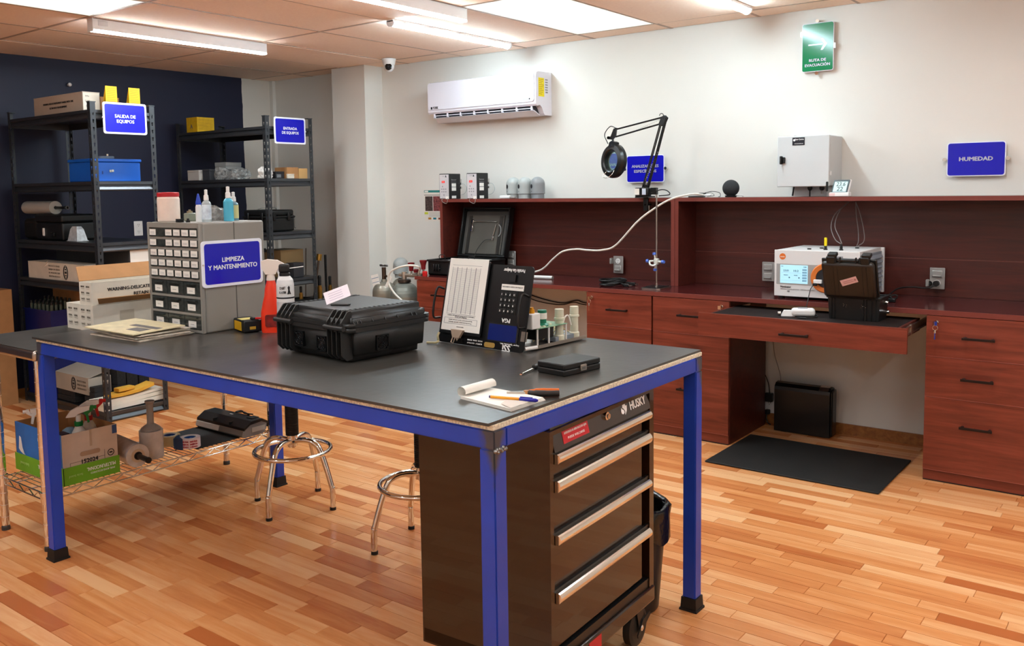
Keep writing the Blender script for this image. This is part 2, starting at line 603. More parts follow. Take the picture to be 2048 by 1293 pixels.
best = set(heapq.nlargest(295, range(len(staves)), key=lambda i: score(staves[i])))
rest_v, rest_f, rest_t = [], [], []
for i, (x, y, L, tone) in enumerate(staves):
    vs, fs = stave_mesh(L - 0.0004, SW - 0.0004, tone, rnd.uniform(-0.0003, 0.0))
    if i in best:
        me = bpy.data.meshes.new('floor_stave')
        me.from_pydata(vs, [], fs)
        at = me.attributes.new('tone', 'FLOAT', 'FACE')
        at.data.foreach_set('value', [tone] * 5)
        me.materials.append(M_STAVE)
        o = bpy.data.objects.new('floor_stave', me)
        COL.objects.link(o)
        o.parent = FLOOR
        o.location = (x, y, 0)
    else:
        o0 = len(rest_v)
        rest_v += [(a + x, b + y, c) for a, b, c in vs]
        rest_f += [[k + o0 for k in f] for f in fs]
        rest_t += [tone] * 5
me = bpy.data.meshes.new('floor_staves_beyond')
me.from_pydata(rest_v, [], rest_f)
me.attributes.new('tone', 'FLOAT', 'FACE').data.foreach_set('value', rest_t)
me.materials.append(M_STAVE)
o = bpy.data.objects.new('floor_staves', me)
COL.objects.link(o)
o.parent = FLOOR
o['kind'] = 'stuff'
# ---------------------------------------------------------------- blue steel workbench
def blue_paint():
    """blue enamel, bare grey primer around the welded corners (object space = world, the bench is built in place)"""
    m = bpy.data.materials.new('blue bench enamel')
    m.use_nodes = True
    nt = m.node_tree
    L = nt.links.new
    b = nt.nodes['Principled BSDF']
    b.inputs['Roughness'].default_value = 0.34
    tc = nt.nodes.new('ShaderNodeTexCoord')
    n = nt.nodes.new('ShaderNodeTexNoise')
    n.inputs['Scale'].default_value = 18
    n.inputs['Detail'].default_value = 5
    L(tc.outputs['Object'], n.inputs['Vector'])
    at = nt.nodes.new('ShaderNodeAttribute')
    at.attribute_name = 'bare'
    a = nt.nodes.new('ShaderNodeMath')
    a.operation = 'MULTIPLY_ADD'
    L(n.outputs['Fac'], a.inputs[0])
    a.inputs[1].default_value = 0.5
    a.inputs[2].default_value = -0.25
    s = nt.nodes.new('ShaderNodeMath')
    s.operation = 'ADD'
    L(a.outputs[0], s.inputs[0])
    L(at.outputs['Fac'], s.inputs[1])
    r = nt.nodes.new('ShaderNodeValToRGB')
    r.color_ramp.elements[0].position = 0.45
    r.color_ramp.elements[1].position = 0.65
    r.color_ramp.elements[0].color = lin('#2044b4')
    r.color_ramp.elements[1].color = lin('#45454c')
    L(s.outputs[0], r.inputs[0])
    v = nt.nodes.new('ShaderNodeTexNoise')
    v.inputs['Scale'].default_value = 5
    L(tc.outputs['Object'], v.inputs['Vector'])
    h = nt.nodes.new('ShaderNodeHueSaturation')
    vm = nt.nodes.new('ShaderNodeMath')
    vm.operation = 'MULTIPLY_ADD'
    L(v.outputs['Fac'], vm.inputs[0])
    vm.inputs[1].default_value = 0.5
    vm.inputs[2].default_value = 0.75
    L(vm.outputs[0], h.inputs['Value'])
    L(r.outputs[0], h.inputs['Color'])
    L(h.outputs[0], b.inputs['Base Color'])
    return m
M_BLUE = blue_paint()
M_OSB = mat('chipboard edge', '#e6d6bd', 0.9, var=0.35, scale=150)
def osb_top():
    return mat('rubber mat', '#413e3a', 0.29, spec=0.6, var=0.2, scale=5, bump=0.25, bscale=30)
M_MAT = osb_top()
TX0, TX1, TY0, TY1, TZ, TWD = 1.657, 2.827, 1.3235, 3.692, 0.9113, 0.049
T = 0.931
bench = thing('workbench', 'large blue steel workbench with a black rubber top, in the middle of the room', 'table', (TX0, TY0, 0))
def bar(name, x0, x1, y0, y1, z0, z1, bare_fn, div, axis):
    """square tube split along its length so that the paint can change along it"""
    mb = MB()
    n = div
    lo, hi = [x0, y0, z0], [x1, y1, z1]
    for k in range(n):
        a, b = lo[:], hi[:]
        a[axis] = lo[axis] + (hi[axis] - lo[axis]) * k / n
        b[axis] = lo[axis] + (hi[axis] - lo[axis]) * (k + 1) / n
        mb.box(a[0] - TX0, b[0] - TX0, a[1] - TY0, b[1] - TY0, a[2], b[2])
    o = mb.build(name, M_BLUE, bench)
    me = o.data
    me.attributes.new('bare', 'FLOAT', 'POINT')
    vals = [bare_fn(v.co.x + TX0, v.co.y + TY0, v.co.z) for v in me.vertices]
    me.attributes['bare'].data.foreach_set('value', vals)
    bm = bmesh.new()
    bm.from_mesh(me)
    bmesh.ops.remove_doubles(bm, verts=bm.verts, dist=1e-5)
    inner = [f for f in bm.faces if all(len(e.link_faces) > 2 for e in f.edges)]
    bmesh.ops.delete(bm, geom=inner, context='FACES')
    es = [e for e in bm.edges if len(e.link_faces) == 2 and e.link_faces[0].normal.dot(e.link_faces[1].normal) < 0.3]
    bmesh.ops.bevel(bm, geom=es, offset=0.0035, segments=2, affect='EDGES')
    bm.to_mesh(me)
    bm.free()
    return o
def bare(x, y, z):
    cx = min(abs(x - TX0), abs(x - TX1))
    cy = min(abs(y - TY0), abs(y - TY1))
    d = max(cx, cy) * 1.3 + max(0, 0.90 - z) * 0.55
    return max(0, 1 - d / 0.14)
w = TWD
ZB = TZ - w
bar('long_rail', TX0, TX0 + w, TY0, TY1, ZB, TZ, bare, 48, 1)
bar('long_rail', TX1 - w, TX1, TY0, TY1, ZB, TZ, bare, 48, 1)
bar('short_rail', TX0 + w, TX1 - w, TY0, TY0 + w, ZB, TZ, bare, 30, 0)
bar('short_rail', TX0 + w, TX1 - w, TY1 - w, TY1, ZB, TZ, bare, 30, 0)
for lx in (TX0, TX1 - w):
    for ly in (TY0, TY1 - w):
        leg = bar('leg', lx, lx + w, ly, ly + w, 0.045, ZB, bare, 24, 2)
        f = MB()
        cx, cy = lx + w / 2 - TX0, ly + w / 2 - TY0
        f.frus((cx - .034, cx + .034, cy - .034, cy + .034), (cx - .033, cx + .033, cy - .033, cy + .033), 0.0, 0.008)
        f.frus((cx - .030, cx + .030, cy - .030, cy + .030), (cx - .028, cx + .028, cy - .028, cy + .028), 0.008, 0.047)
        f.build('rubber_foot', M_RUBBER, leg)
MB().box(0.003, TX1 - TX0 + 0.008, 0.006, TY1 - TY0 + 0.004, TZ, TZ + 0.0122).build('board', M_OSB, bench)
mt = MB().box(-0.008, TX1 - TX0 + 0.012, 0.012, TY1 - TY0 + 0.016, TZ + 0.0122, T).build('rubber_top', M_MAT, bench)
wl = MB()
for k in range(9):
    wl.sphere((TX1 * 0 + 0.004 + k * 0.005, 0.0, ZB - 0.002 + 0.004 * math.sin(k * 2.3)), 0.006, 6, 4)
wl.build('weld_bead', M_GREYMETAL, bench)

# ---------------------------------------------------------------- mahogany wall desk (faces -X): local x to the right, local y into the wall
XC = 4.758
CNT = 0.871
XB = XW - 0.003
def wall_thing(name, label, cat, x, y, z, group=None):
    return thing(name, label, cat, (x, y, z), FX, group)
LY = 4.531
wt = wall_thing('desk_worktop', 'long dark mahogany worktop along the white wall', 'worktop', XC, LY, CNT)
WL = LY - 0.50
MB().box(0.002, WL, 0.003, XB - XC, -0.026, 0).build('board', M_MAHOTOP, wt)
MB().rbox(0, WL, -0.0005, 0.003, -0.026, 0.0003, r=0.001, seg=1).build('edge_band', M_MAHOEDGE, wt)
HX = 5.093
def handle(parent, cx, y, z, L=0.145, name='handle'):
    q = MB()
    q.rbox(cx - L / 2, cx + L / 2, y - 0.034, y - 0.024, z - 0.006, z + 0.006, r=0.001, seg=1)
    for s in (-1, 1):
        q.rbox(cx + s * (L / 2 - 0.012) - 0.006, cx + s * (L / 2 - 0.012) + 0.006, y - 0.026, y, z - 0.006, z + 0.006, r=0.001, seg=1)
    return q.build(name, mat('dark bronze handle', '#20130f', 0.4, metal=0.3), parent)
def lock(parent, x, y, z, key=True, dx=0.0):
    q = MB()
    q.cyl((x, y, z), (x, y - 0.008, z), 0.011, n=16)
    q.cyl((x, y - 0.008, z), (x, y - 0.014, z), 0.008, n=16)
    lo = q.build('lock', M_CHROME, parent)
    if key:
        k = MB()
        k.cyl((x, y - 0.014, z), (x, y - 0.03, z - 0.002), 0.003, n=8)
        k.box(x - 0.009, x + 0.009, y - 0.04, y - 0.03, z - 0.012, z + 0.008)
        ring = [(x + 0.012 * math.cos(a), y - 0.036, z - 0.024 + 0.012 * math.sin(a)) for a in [2 * PI * i / 16 for i in range(16)]]
        k.tube(ring, 0.0013, 6, closed=True)
        k.cyl((x - 0.002, y - 0.036, z - 0.034), (x - 0.001, y - 0.036, z - 0.05), 0.006, n=8)
        k.box(x - 0.004, x + 0.002, y - 0.037, y - 0.035, z - 0.082, z - 0.048)
        k.build('keys', M_CHROME, lo)
    return lo
def pedestal(yl, yr, label, lock_x, key, hide_front=False, z2=0.636, z3=0.43):
    """drawer pedestal, local origin at its lower left front corner"""
    t = wall_thing('drawer_cabinet', label, 'cabinet', XC, yl, 0, 'mahogany drawer cabinets under the worktop')
    Wd = yl - yr
    D = 0.56
    b = MB()
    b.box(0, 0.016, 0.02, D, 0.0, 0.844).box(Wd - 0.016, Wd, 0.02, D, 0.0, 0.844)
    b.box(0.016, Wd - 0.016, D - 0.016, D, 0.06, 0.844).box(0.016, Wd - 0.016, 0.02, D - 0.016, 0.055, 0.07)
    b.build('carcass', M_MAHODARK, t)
    MB().box(0.004, Wd - 0.004, 0.008, 0.024, 0.004, 0.054).build('plinth', M_MAHO, t)
    MB().box(0.004, Wd - 0.004, 0.002, 0.024, 0.0, 0.004).build('plinth_seal', M_BLACKMAT, t)
    for za, zb, hz in ((z2 + .001, 0.842, 0.742), (z3 + .001, z2 - .001, 0.537), (0.057, z3 - .001, 0.297)):
        d = MB()
        d.box(0.003, Wd - 0.003, 0, 0.018, za, zb)
        dr = d.build('drawer', M_MAHO, t)
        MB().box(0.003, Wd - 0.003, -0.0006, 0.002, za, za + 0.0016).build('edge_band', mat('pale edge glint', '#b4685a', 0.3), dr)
        handle(dr, Wd / 2, 0.0, hz)
        if zb > 0.8 and lock_x is not None:
            lock(dr, lock_x if lock_x > 0 else Wd + lock_x, 0.0, 0.811, key)
    return t
pedestal(4.512, 4.035, 'mahogany drawer cabinet at the far left end of the worktop, beside the gas cylinders', None, False)
pedestal(3.03, 2.562, 'mahogany drawer cabinet with keys in its lock, left of the pair standing side by side', 0.043, True)
pedestal(2.556, 2.062, 'mahogany drawer cabinet left of the open knee space, partly behind the pulled out drawer', -0.045, True, z2=0.63, z3=0.432)
pedestal(1.018, 0.535, 'mahogany drawer cabinet with keys in its lock at the far right', 0.05, True)

def hutch(yl, yr, label, seam_z=1.078):
    t = wall_thing('desk_hutch', label, 'hutch', HX, yl, CNT + 0.0008, 'mahogany hutches on the worktop')
    Wd = yl - yr
    D = XB - HX
    top = 1.4327 - CNT
    MB().box(0, Wd, 0.001, D, top - 0.024, top).build('top_board', M_MAHOTOP, t)
    MB().box(0, Wd, -0.001, 0.001, top - 0.024, top).build('edge_band', M_MAHOEDGE, t)
    for a in (0, Wd - 0.025):
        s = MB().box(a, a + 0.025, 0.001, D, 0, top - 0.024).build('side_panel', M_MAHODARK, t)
        MB().box(a, a + 0.025, -0.001, 0.001, 0, top - 0.024).build('edge_band', M_MAHOEDGE, s)
    sz = seam_z - CNT
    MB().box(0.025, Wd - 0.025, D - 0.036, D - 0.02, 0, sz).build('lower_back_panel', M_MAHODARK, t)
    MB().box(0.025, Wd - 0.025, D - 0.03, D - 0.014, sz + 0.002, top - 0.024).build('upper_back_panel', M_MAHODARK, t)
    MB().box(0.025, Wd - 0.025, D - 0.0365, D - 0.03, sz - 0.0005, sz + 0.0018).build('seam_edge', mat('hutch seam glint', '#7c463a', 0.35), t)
    return t
hutch(4.565, 2.5795, 'left mahogany hutch, with gas detectors and grey domes on its top')
hutch(2.5775, 0.50, 'right mahogany hutch, behind the white generator')

# pulled out drawer over the knee space
pd = wall_thing('pull_out_drawer', 'shallow mahogany drawer pulled out over the knee space, carrying a black case', 'drawer', 4.43, 2.10, 0.69)
PW = 1.07
MB().box(0, PW, 0, 0.018, 0.003, 0.126).build('front_panel', M_MAHO, pd)
MB().box(0.065, PW - 0.05, 0.018, 0.425, 0.111, 0.123).build('tray', wood('dark drawer tray', '#150c0b', '#1a100e', '#221512', rough=0.75, scale=(60, 2, 20), spec=0.2), pd)
for a_ in (0.053, PW - 0.05):
    MB().box(a_, a_ + 0.012, 0.018, 0.425, 0.06, 0.1235).build('side_board', M_MAHODARK, pd)
handle(pd, PW / 2, 0.0, 0.05, 0.15)
for sx in (0.042, PW - 0.037):
    r = MB()
    r.box(sx, sx + 0.010, 0.02, 0.60, 0.072, 0.082).box(sx, sx + 0.010, 0.02, 0.60, 0.104, 0.114).box(sx + 0.002, sx + 0.006, 0.02, 0.60, 0.082, 0.104)
    r.box(sx - 0.001, sx + 0.011, 0.20, 0.24, 0.068, 0.118)
    for k_ in range(5):
        r.cyl((sx - 0.001, 0.06 + k_ * 0.07, 0.093), (sx + 0.002, 0.06 + k_ * 0.07, 0.093), 0.006, n=8)
    r.build('slide_rail', M_STEEL, pd)
# ---------------------------------------------------------------- signs
def sign_parts(t, w, h, lines, size, border=0.012, blue=None, thick=0.006, frame=FRONT, inkm=None):
    """white acrylic plate with an inset blue field; local origin at the plate's centre, faces -y"""
    MB().prism(rrect(-w / 2, w / 2, -h / 2, h / 2, 0.014), 'xz', -thick, 0).build('plate', M_SIGNWHITE, t)
    MB().prism(rrect(-w / 2 + border, w / 2 - border, -h / 2 + border, h / 2 - border, 0.012), 'xz', -thick - 0.0008, -thick + 0.0004).build('blue_field', blue or M_SIGNBLUE, t)
    for body, z, k in lines:
        text(body, size * k, t, inkm or M_WHITEINK, (0, -thick - 0.0009, z), bold=0.022)
sg = thing('shelf_sign', 'blue sign reading SALIDA DE EQUIPOS, on the end of the left black shelf', 'sign', (3.152, 5.578, 1.998), group='blue lettered signs')
sign_parts(sg, 0.30, 0.203, [('SALIDA DE', 0.013, 1), ('EQUIPOS', -0.02, 1)], 0.030)
q = MB().cyl((-0.15, -0.003, 0), (-0.158, -0.003, 0), 0.006, n=10)
q.build('screw', M_CHROME, sg)
sg = thing('shelf_sign', 'blue sign reading ENTRADA DE EQUIPOS, on the end of the right black shelf', 'sign', (4.49, 5.568, 1.977), group='blue lettered signs')
sign_parts(sg, 0.30, 0.203, [('ENTRADA', 0.016, 1), ('DE EQUIPOS', -0.017, 1)], 0.029)
MB().cyl((0.15, -0.003, 0), (0.158, -0.003, 0), 0.006, n=10).build('screw', M_CHROME, sg)
sg = thing('cabinet_sign', 'blue sign reading LIMPIEZA Y MANTENIMIENTO, on the side of the grey parts cabinet', 'sign', (2.221, 3.154, 1.2135), group='blue lettered signs')
sign_parts(sg, 0.293, 0.19, [('LIMPIEZA', 0.014, 1), ('Y MANTENIMIENTO', -0.016, 1)], 0.0265)
MB().cyl((-0.142, -0.006, -0.002), (-0.142, -0.009, -0.002), 0.004, n=10).build('screw', M_CHROME, sg)

# ---------------------------------------------------------------- things on the workbench
# rugged black equipment case
cs = thing('equipment_case', 'large closed black rugged case with fan grilles, on the workbench', 'case', (1.962, 2.172, T), math.radians(-4.6))
CW, CD, ZR, ZTP = 0.362, 0.412, 0.122, 0.174
b = MB()
bm = bmesh.new()
bmesh.ops.create_cube(bm, size=1)
for v in bm.verts:
    s = 0.007 if v.co.z < 0 else 0.0
    v.co = Vector(((s if v.co.x < 0 else CW - s), (s if v.co.y < 0 else CD - s), 0.0025 if v.co.z < 0 else ZR - 0.004))
bmesh.ops.bevel(bm, geom=[e for e in bm.edges if not (e.verts[0].co.z > 0.1 and e.verts[1].co.z > 0.1)], offset=0.026, segments=4, affect='EDGES')
bm.normal_update()
b.from_bm(bm, [abs(f.normal.z) < 0.99 for f in bm.faces])
bm.free()
for px in (0.07, CW - 0.07):
    for py in (0.07, CD - 0.07):
        b.cyl((px, py, 0), (px, py, 0.006), 0.012, n=12)
M_CASE = mat('case plastic', '#252423', 0.42, var=0.06, bump=0.25, bscale=420)
b.build('base_shell', M_CASE, cs)
l = MB()
bm = bmesh.new()
bmesh.ops.create_cube(bm, size=1)
for v in bm.verts:
    s = 0.002 if v.co.z > 0 else 0.0
    v.co = Vector(((s if v.co.x < 0 else CW - s), (s if v.co.y < 0 else CD - s), ZR if v.co.z < 0 else ZTP))
bmesh.ops.bevel(bm, geom=[e for e in bm.edges if not (e.verts[0].co.z < ZR + .01 and e.verts[1].co.z < ZR + .01)], offset=0.024, segments=5, affect='EDGES')
bm.normal_update()
l.from_bm(bm, [abs(f.normal.z) < 0.99 for f in bm.faces])
bm.free()
lid = l.build('lid', M_CASE, cs)
for k, py in ((0, 0.045), (1, CD - 0.045)):
    r = MB()
    for i in range(15):
        x = 0.03 + i * 0.0205
        r.box(x, x + 0.011, py - 0.008, py + 0.008, ZTP - 0.001, ZTP + 0.0018)
    r.box(0.02, CW - 0.03, py - 0.011, py - 0.008, ZTP - 0.001, ZTP + 0.002).box(0.02, CW - 0.03, py + 0.008, py + 0.011, ZTP - 0.001, ZTP + 0.002)
    r.build('lid_tread', M_CASE, lid)
for nm, z0, z1, o in (('lower_rim', ZR - 0.017, ZR - 0.002, 0.007), ('upper_rim', ZR - 0.0005, ZR + 0.012, 0.008)):
    MB().rbox(-o, CW + o, -o, CD + o, z0, z1, r=0.032, seg=5, axis='z').build(nm, M_CASE, cs)
for y0, y1 in ((0.022, 0.098), (CD - 0.098, CD - 0.022)):
    for i in range(4):
        y = y0 + (y1 - y0) * i / 3
        MB().prism([(-0.014, 0.03), (0.006, 0.010), (0.03, 0.014), (0.03, ZTP - 0.006), (0.026, ZTP + 0.001), (0.014, ZTP - 0.001), (-0.014, ZTP - 0.036)], 'xz', y - 0.0022, y + 0.0022).build('hinge_rib', M_CASE, cs)
    h = MB()
    h.cyl((-0.013, y0 - 0.014, ZR - 0.002), (-0.013, y1 + 0.014, ZR - 0.002), 0.0085, n=12)
    h.build('hinge_barrel', M_CASE, cs)
for x in (0.02, 0.035, 0.05, 0.1, 0.155, 0.21, 0.275, 0.295):
    MB().prism([(-0.008, ZR + 0.012), (0.003, ZR + 0.012), (0.003, ZR + 0.026)], 'yz', x - 0.0015, x + 0.0015).build('lid_web', M_CASE, lid)
def fan(frame_axis, a, z):
    """fan guard: bolted square frame with concentric rings"""
    g = MB()
    if frame_axis == 'x':
        P = lambda u, v, d: (-d, a + u, z + v)
    else:
        P = lambda u, v, d: (a + u, -d, z + v)
    s = 0.026
    off = 0.001
    def bx(u0, u1, v0, v1, d0, d1):
        p, q_ = P(u0, v0, d0), P(u1, v1, d1)
        g.box(min(p[0], q_[0]), max(p[0], q_[0]), min(p[1], q_[1]), max(p[1], q_[1]), min(p[2], q_[2]), max(p[2], q_[2]))
    bx(-s, s, -s, s, -0.012, off + 0.001)
    for a_, b_ in ((-s, -s + .003), (s - .003, s)):
        bx(a_, b_, -s, s, off, off + 0.006)
        bx(-s, s, a_, b_, off, off + 0.006)
    for rr in (0.008, 0.014, 0.020):
        g.tube([P(rr * math.cos(t), rr * math.sin(t), off + 0.005) for t in [2 * PI * i / 18 for i in range(18)]], 0.0012, 5, closed=True)
    for d in (1, -1):
        g.tube([P(-s * .85, -s * .85 * d, off + 0.004), P(s * .85, s * .85 * d, off + 0.004)], 0.0013, 5)
    for u in (-1, 1):
        for v in (-1, 1):
            g.cyl(P(u * s * .8, v * s * .8, off), P(u * s * .8, v * s * .8, off + 0.006), 0.004, n=8)
    g.build('fan_grille', mat('fan grille metal', '#1a1a1b', 0.25, metal=0.4), cs)
fan('x', 0.272, 0.063)
fan('x', 0.142, 0.058)
fan('y', 0.14, 0.058)
ty = thing('paper_tag', 'small pink and white card standing askew on the lid of the black case', 'tag', (2.085, 2.345, T + ZTP), math.radians(-62))
q = MB()
q.t = Matrix.Rotation(math.radians(-40), 4, 'X') @ Matrix.Rotation(math.radians(-26), 4, 'Y')
q.box(-0.045, 0.045, -0.0008, 0.0008, 0.022, 0.076)
q.build('card', mat('pinkish tag card', '#ece2ea', 0.7), ty)
q = MB()
q.t = Matrix.Rotation(math.radians(-40), 4, 'X') @ Matrix.Rotation(math.radians(-26), 4, 'Y')
for k in range(4):
    q.box(-0.03, 0.02, -0.0012, -0.0007, 0.032 + k * 0.01, 0.0335 + k * 0.01)
q.build('printed_lines', mat('purple print', '#b6a5bd', 0.7), ty, kind='stuff')
MB().rbox(-0.03, 0.035, -0.018, 0.012, 0.0, 0.006, r=0.002, seg=1).build('clip_base', M_CASE, ty)

# gas analyser panel with its open chassis
ga = thing('gas_analyzer', 'black gas analyzer panel standing upside down with its open circuit chassis behind', 'instrument', (2.465, 2.2345, T + 0.0015), FX - math.radians(4.2))
LEAN = math.radians(-13)
RX = Matrix.Rotation(LEAN, 4, 'X')
PW2, PH = 0.425, 0.305
M_PANELBLK = mat('analyzer panel black', '#0b0b0d', 0.33, var=0.1)
q = MB()
q.t = RX
q.prism(rrect(0, PW2, 0.0, PH, 0.016), 'xz', 0, 0.004)
q.build('front_panel', M_PANELBLK, ga)
def px(name, m, fn, label=None, parent=None):
    q = MB()
    q.t = RX
    fn(q)
    return q.build(name, m, parent or ga, label)
FR = RX @ FRONT
def ptext(body, size, x, z, m=M_WHITEINK, bold=0.0, width=None, y=-0.0006, par=None):
    p = RX @ Vector((x, y, z))
    return text(body, size, par or ga, m, p, frame=RX @ FRONT, flip=True, bold=bold, width=width)
cb = px('clipboard', M_BLACKSAT, lambda q: q.prism(rrect(0.012, 0.222, 0.035, 0.312, 0.006), 'xz', -0.009, -0.004))
px('printed_sheet', M_PAPER, lambda q: q.box(0.017, 0.215, -0.0096, -0.009, 0.047, 0.318), parent=cb)
def lines(q):
    for k in range(7):
        x = 0.036 + k * 0.0238
        q.box(x, x + 0.0012 + 0.0016 * (k % 2), -0.0101, -0.0095, 0.112, 0.285)
    for k in range(44):
        z = 0.116 + k * 0.0038
        q.box(0.036, 0.179, -0.01, -0.0095, z, z + 0.0006)
    q.box(0.034, 0.185, -0.01, -0.0095, 0.108, 0.1095).box(0.034, 0.185, -0.01, -0.0095, 0.292, 0.293)
    for a in (0.028, 0.196):
        q.box(a, a + 0.0012, -0.0101, -0.0095, 0.072, 0.094)
    for z in (0.072, 0.093):
        q.box(0.028, 0.197, -0.0101, -0.0095, z, z + 0.0012)
px('table_print', mat('grey print', '#8d8a8c', 0.7), lines, parent=cb).__setitem__('kind', 'stuff')
for k, (s, z, w_) in enumerate((('Calibration record of the portable gas analyzer', 0.103, 0.14), ('Readings and checks', 0.098, 0.06), ('Instrument and serial data', 0.087, 0.12), ('Technician and date', 0.079, 0.12), ('laboratory', 0.062, 0.035))):
    ptext(s, 0.0052, 0.112 if k < 4 else 0.115, z, M_INK, width=w_, y=-0.0103, par=cb)
px('bulldog_clip', mat('worn nickel clip', '#d8c0a8', 0.35, metal=0.5), lambda q: (q.prism([(0.078, 0.052), (0.142, 0.052), (0.125, 0.022), (0.092, 0.022)], 'xz', -0.02, -0.0098),
   q.tube([(0.094, -0.018, 0.024), (0.088, -0.019, 0.004), (0.100, -0.019, 0.0), (0.106, -0.018, 0.024)], 0.0022, 6),
   q.tube([(0.112, -0.018, 0.024), (0.118, -0.019, 0.012), (0.124, -0.018, 0.024)], 0.0022, 6)), parent=cb)
ptext('Portable Gas Analyzer', 0.017, 0.335, 0.287, bold=0.03, width=0.1)
px('label_strip', M_PAPER, lambda q: q.box(0.285, 0.39, -0.0008, 0, 0.215, 0.236))
ptext('DOWNLOAD SCREEN CALIBRATION', 0.007, 0.337, 0.227, M_INK, y=-0.001, width=0.095)
px('connector', M_BLACKSAT, lambda q: q.box(0.322, 0.35, -0.006, 0, 0.245, 0.272))
kp = px('keypad', M_BLACKMAT, lambda q: q.box(0.283, 0.366, -0.0015, 0, 0.128, 0.213))
for r_ in range(4):
    for c_ in range(4):
        x, z = 0.286 + c_ * 0.0196, 0.132 + r_ * 0.0198
        k = px('key', M_BLACKPL, lambda q: q.rbox(x, x + 0.016, -0.0045, -0.001, z, z + 0.016, r=0.0015, seg=1), parent=kp)
        ptext('EF0C369B258A147D'[r_ * 4 + c_], 0.009, x + 0.008, z + 0.008, y=-0.0047, bold=0.03, par=kp)
ptext('PGA', 0.021, 0.327, 0.107, bold=0.03)
lcd = px('screen_bezel', M_BLACKMAT, lambda q: q.box(0.246, 0.394, -0.003, 0, 0.008 + 0.02, 0.1 - 0.006))
px('screen', mat('blue display', '#111c5c', 0.25, emit='#14307c', estr=0.03), lambda q: q.box(0.253, 0.386, -0.0035, -0.0028, 0.032, 0.09), parent=lcd)
ptext('SSi', 0.034, 0.345, 0.006 + 0.004, bold=0.03)
ptext('Super Systems, Inc.', 0.008, 0.358, 0.0235, width=0.09, bold=0.02)
px('inspection_sticker', mat('gold sticker', '#a3823f', 0.5), lambda q: q.prism(rrect(0.238, 0.29, 0.004, 0.022, 0.008), 'xz', -0.0008, 0))
ptext('MODEL  SERIAL  POWER', 0.007, 0.19, 0.0215, width=0.075)
ptext('SUPPLY  OUTPUT', 0.007, 0.19, 0.011, width=0.075)
px('connector', M_BLACKSAT, lambda q: q.cyl((0.125, 0, 0.016), (0.125, -0.006, 0.016), 0.008, n=12))
for xh in (0.418, -0.004):
    px('handle', M_BLACKSAT, lambda q: q.tube(spline([(xh, 0, 0.09), (xh - 0.012 if xh > 0 else xh - 0.014, -0.026, 0.094), (xh - 0.012 if xh > 0 else xh - 0.014, -0.026, 0.195), (xh, 0, 0.20)], 6), 0.0042, 8))
px('latch_tab', M_STEEL, lambda q: q.box(0.406, 0.424, -0.001, 0.012, 0.04, 0.075))
ch0 = MB().box(0.23, 0.425, 0.075, 0.37, 0.004, 0.0072).box(0.421, 0.425, 0.075, 0.37, 0.0072, 0.016).build('chassis_plate', M_STEEL, ga)
M_PCB = mat('circuit board', '#7fa98a', 0.5, var=0.3, scale=60)
MB().box(0.27, 0.423, 0.08, 0.255, 0.073, 0.0752).build('circuit_board', M_PCB, ga)
bt = MB()
for k in range(26):
    x, y = rnd.uniform(0.28, 0.415), rnd.uniform(0.085, 0.24)
    bt.box(x, x + rnd.uniform(.004, .012), y, y + rnd.uniform(.004, .014), 0.0752, 0.0752 + rnd.uniform(.002, .008))
bt.build('board_component', mat('pale components', '#cfd3b8', 0.5, var=0.3, scale=90), ga, kind='stuff')
for x in (0.278, 0.419):
    for y in (0.086, 0.15, 0.25):
        MB().cyl((x, y, 0.007), (x, y, 0.073), 0.0035, n=8).build('standoff', M_WHITEPL, ga)
MB().cyl((0.415, 0.02, 0.011), (0.425, 0.075, 0.011), 0.007, n=10).build('white_rod', M_WHITEPL, ga)
MB().box(0.30, 0.40, 0.10, 0.20, 0.03, 0.072).build('relay_block', M_BLACKPL, ga)
bt = MB()
for k in range(14):
    a, c = rnd.uniform(0.28, 0.4), rnd.uniform(0.1, 0.3)
    bt.tube(spline([(a, c, 0.02), (a + rnd.uniform(-.03, .03), c + 0.03, 0.04 + rnd.random() * 0.02), (a + rnd.uniform(-.03, .03), c + 0.06, 0.022)], 5), 0.0022, 5)
bt.build('wiring', mat('cream wires', '#d9cf9e', 0.5, var=0.3, scale=20), ga, kind='stuff')
bx_ = MB().rbox(0.378, 0.422, 0.055, 0.10, 0.075, 0.13, r=0.003, seg=2)
wb = bx_.build('white_sensor_block', M_WHITEPL, ga)
MB().cyl((0.40, 0.078, 0.13), (0.40, 0.078, 0.143), 0.011, n=12).cyl((0.40, 0.078, 0.143), (0.40, 0.078, 0.151), 0.007, n=12).build('sensor_cap', mat('amber cap', '#d9930f', 0.4), wb)
gs = MB().lathe([(0, 0.075), (0.026, 0.075), (0.026, 0.079), (0.015, 0.085), (0.015, 0.098), (0.0165, 0.1), (0.0165, 0.132), (0.0, 0.134)], (0.385, 0.155, 0), 18).build('green_sensor', mat('green sensor plastic', '#1d7a5c', 0.4), ga)
MB().lathe([(0.0168, 0.1), (0.0172, 0.101), (0.0172, 0.121), (0.0168, 0.122)], (0.385, 0.155, 0), 18).build('sensor_label', M_PAPER, gs)
for x, y, h in ((0.40, 0.235, 0.128), (0.40, 0.325, 0.128)):
    f = MB().lathe([(0, 0.01), (0.019, 0.01), (0.019, 0.03), (0.015, 0.034), (0.015, 0.088), (0.019, 0.09), (0.019, 0.096), (0.0165, 0.098), (0.0165, h), (0, h)], (x, y, 0), 18)
    f.build('filter_bowl', mat('milky plastic', '#dcdac4', 0.4), ga)
MB().tube(spline([(0.40, 0.255, 0.07), (0.40, 0.27, 0.095), (0.40, 0.29, 0.095), (0.40, 0.305, 0.06)], 6), 0.003, 6).build('tubing', M_PAPER, ga)
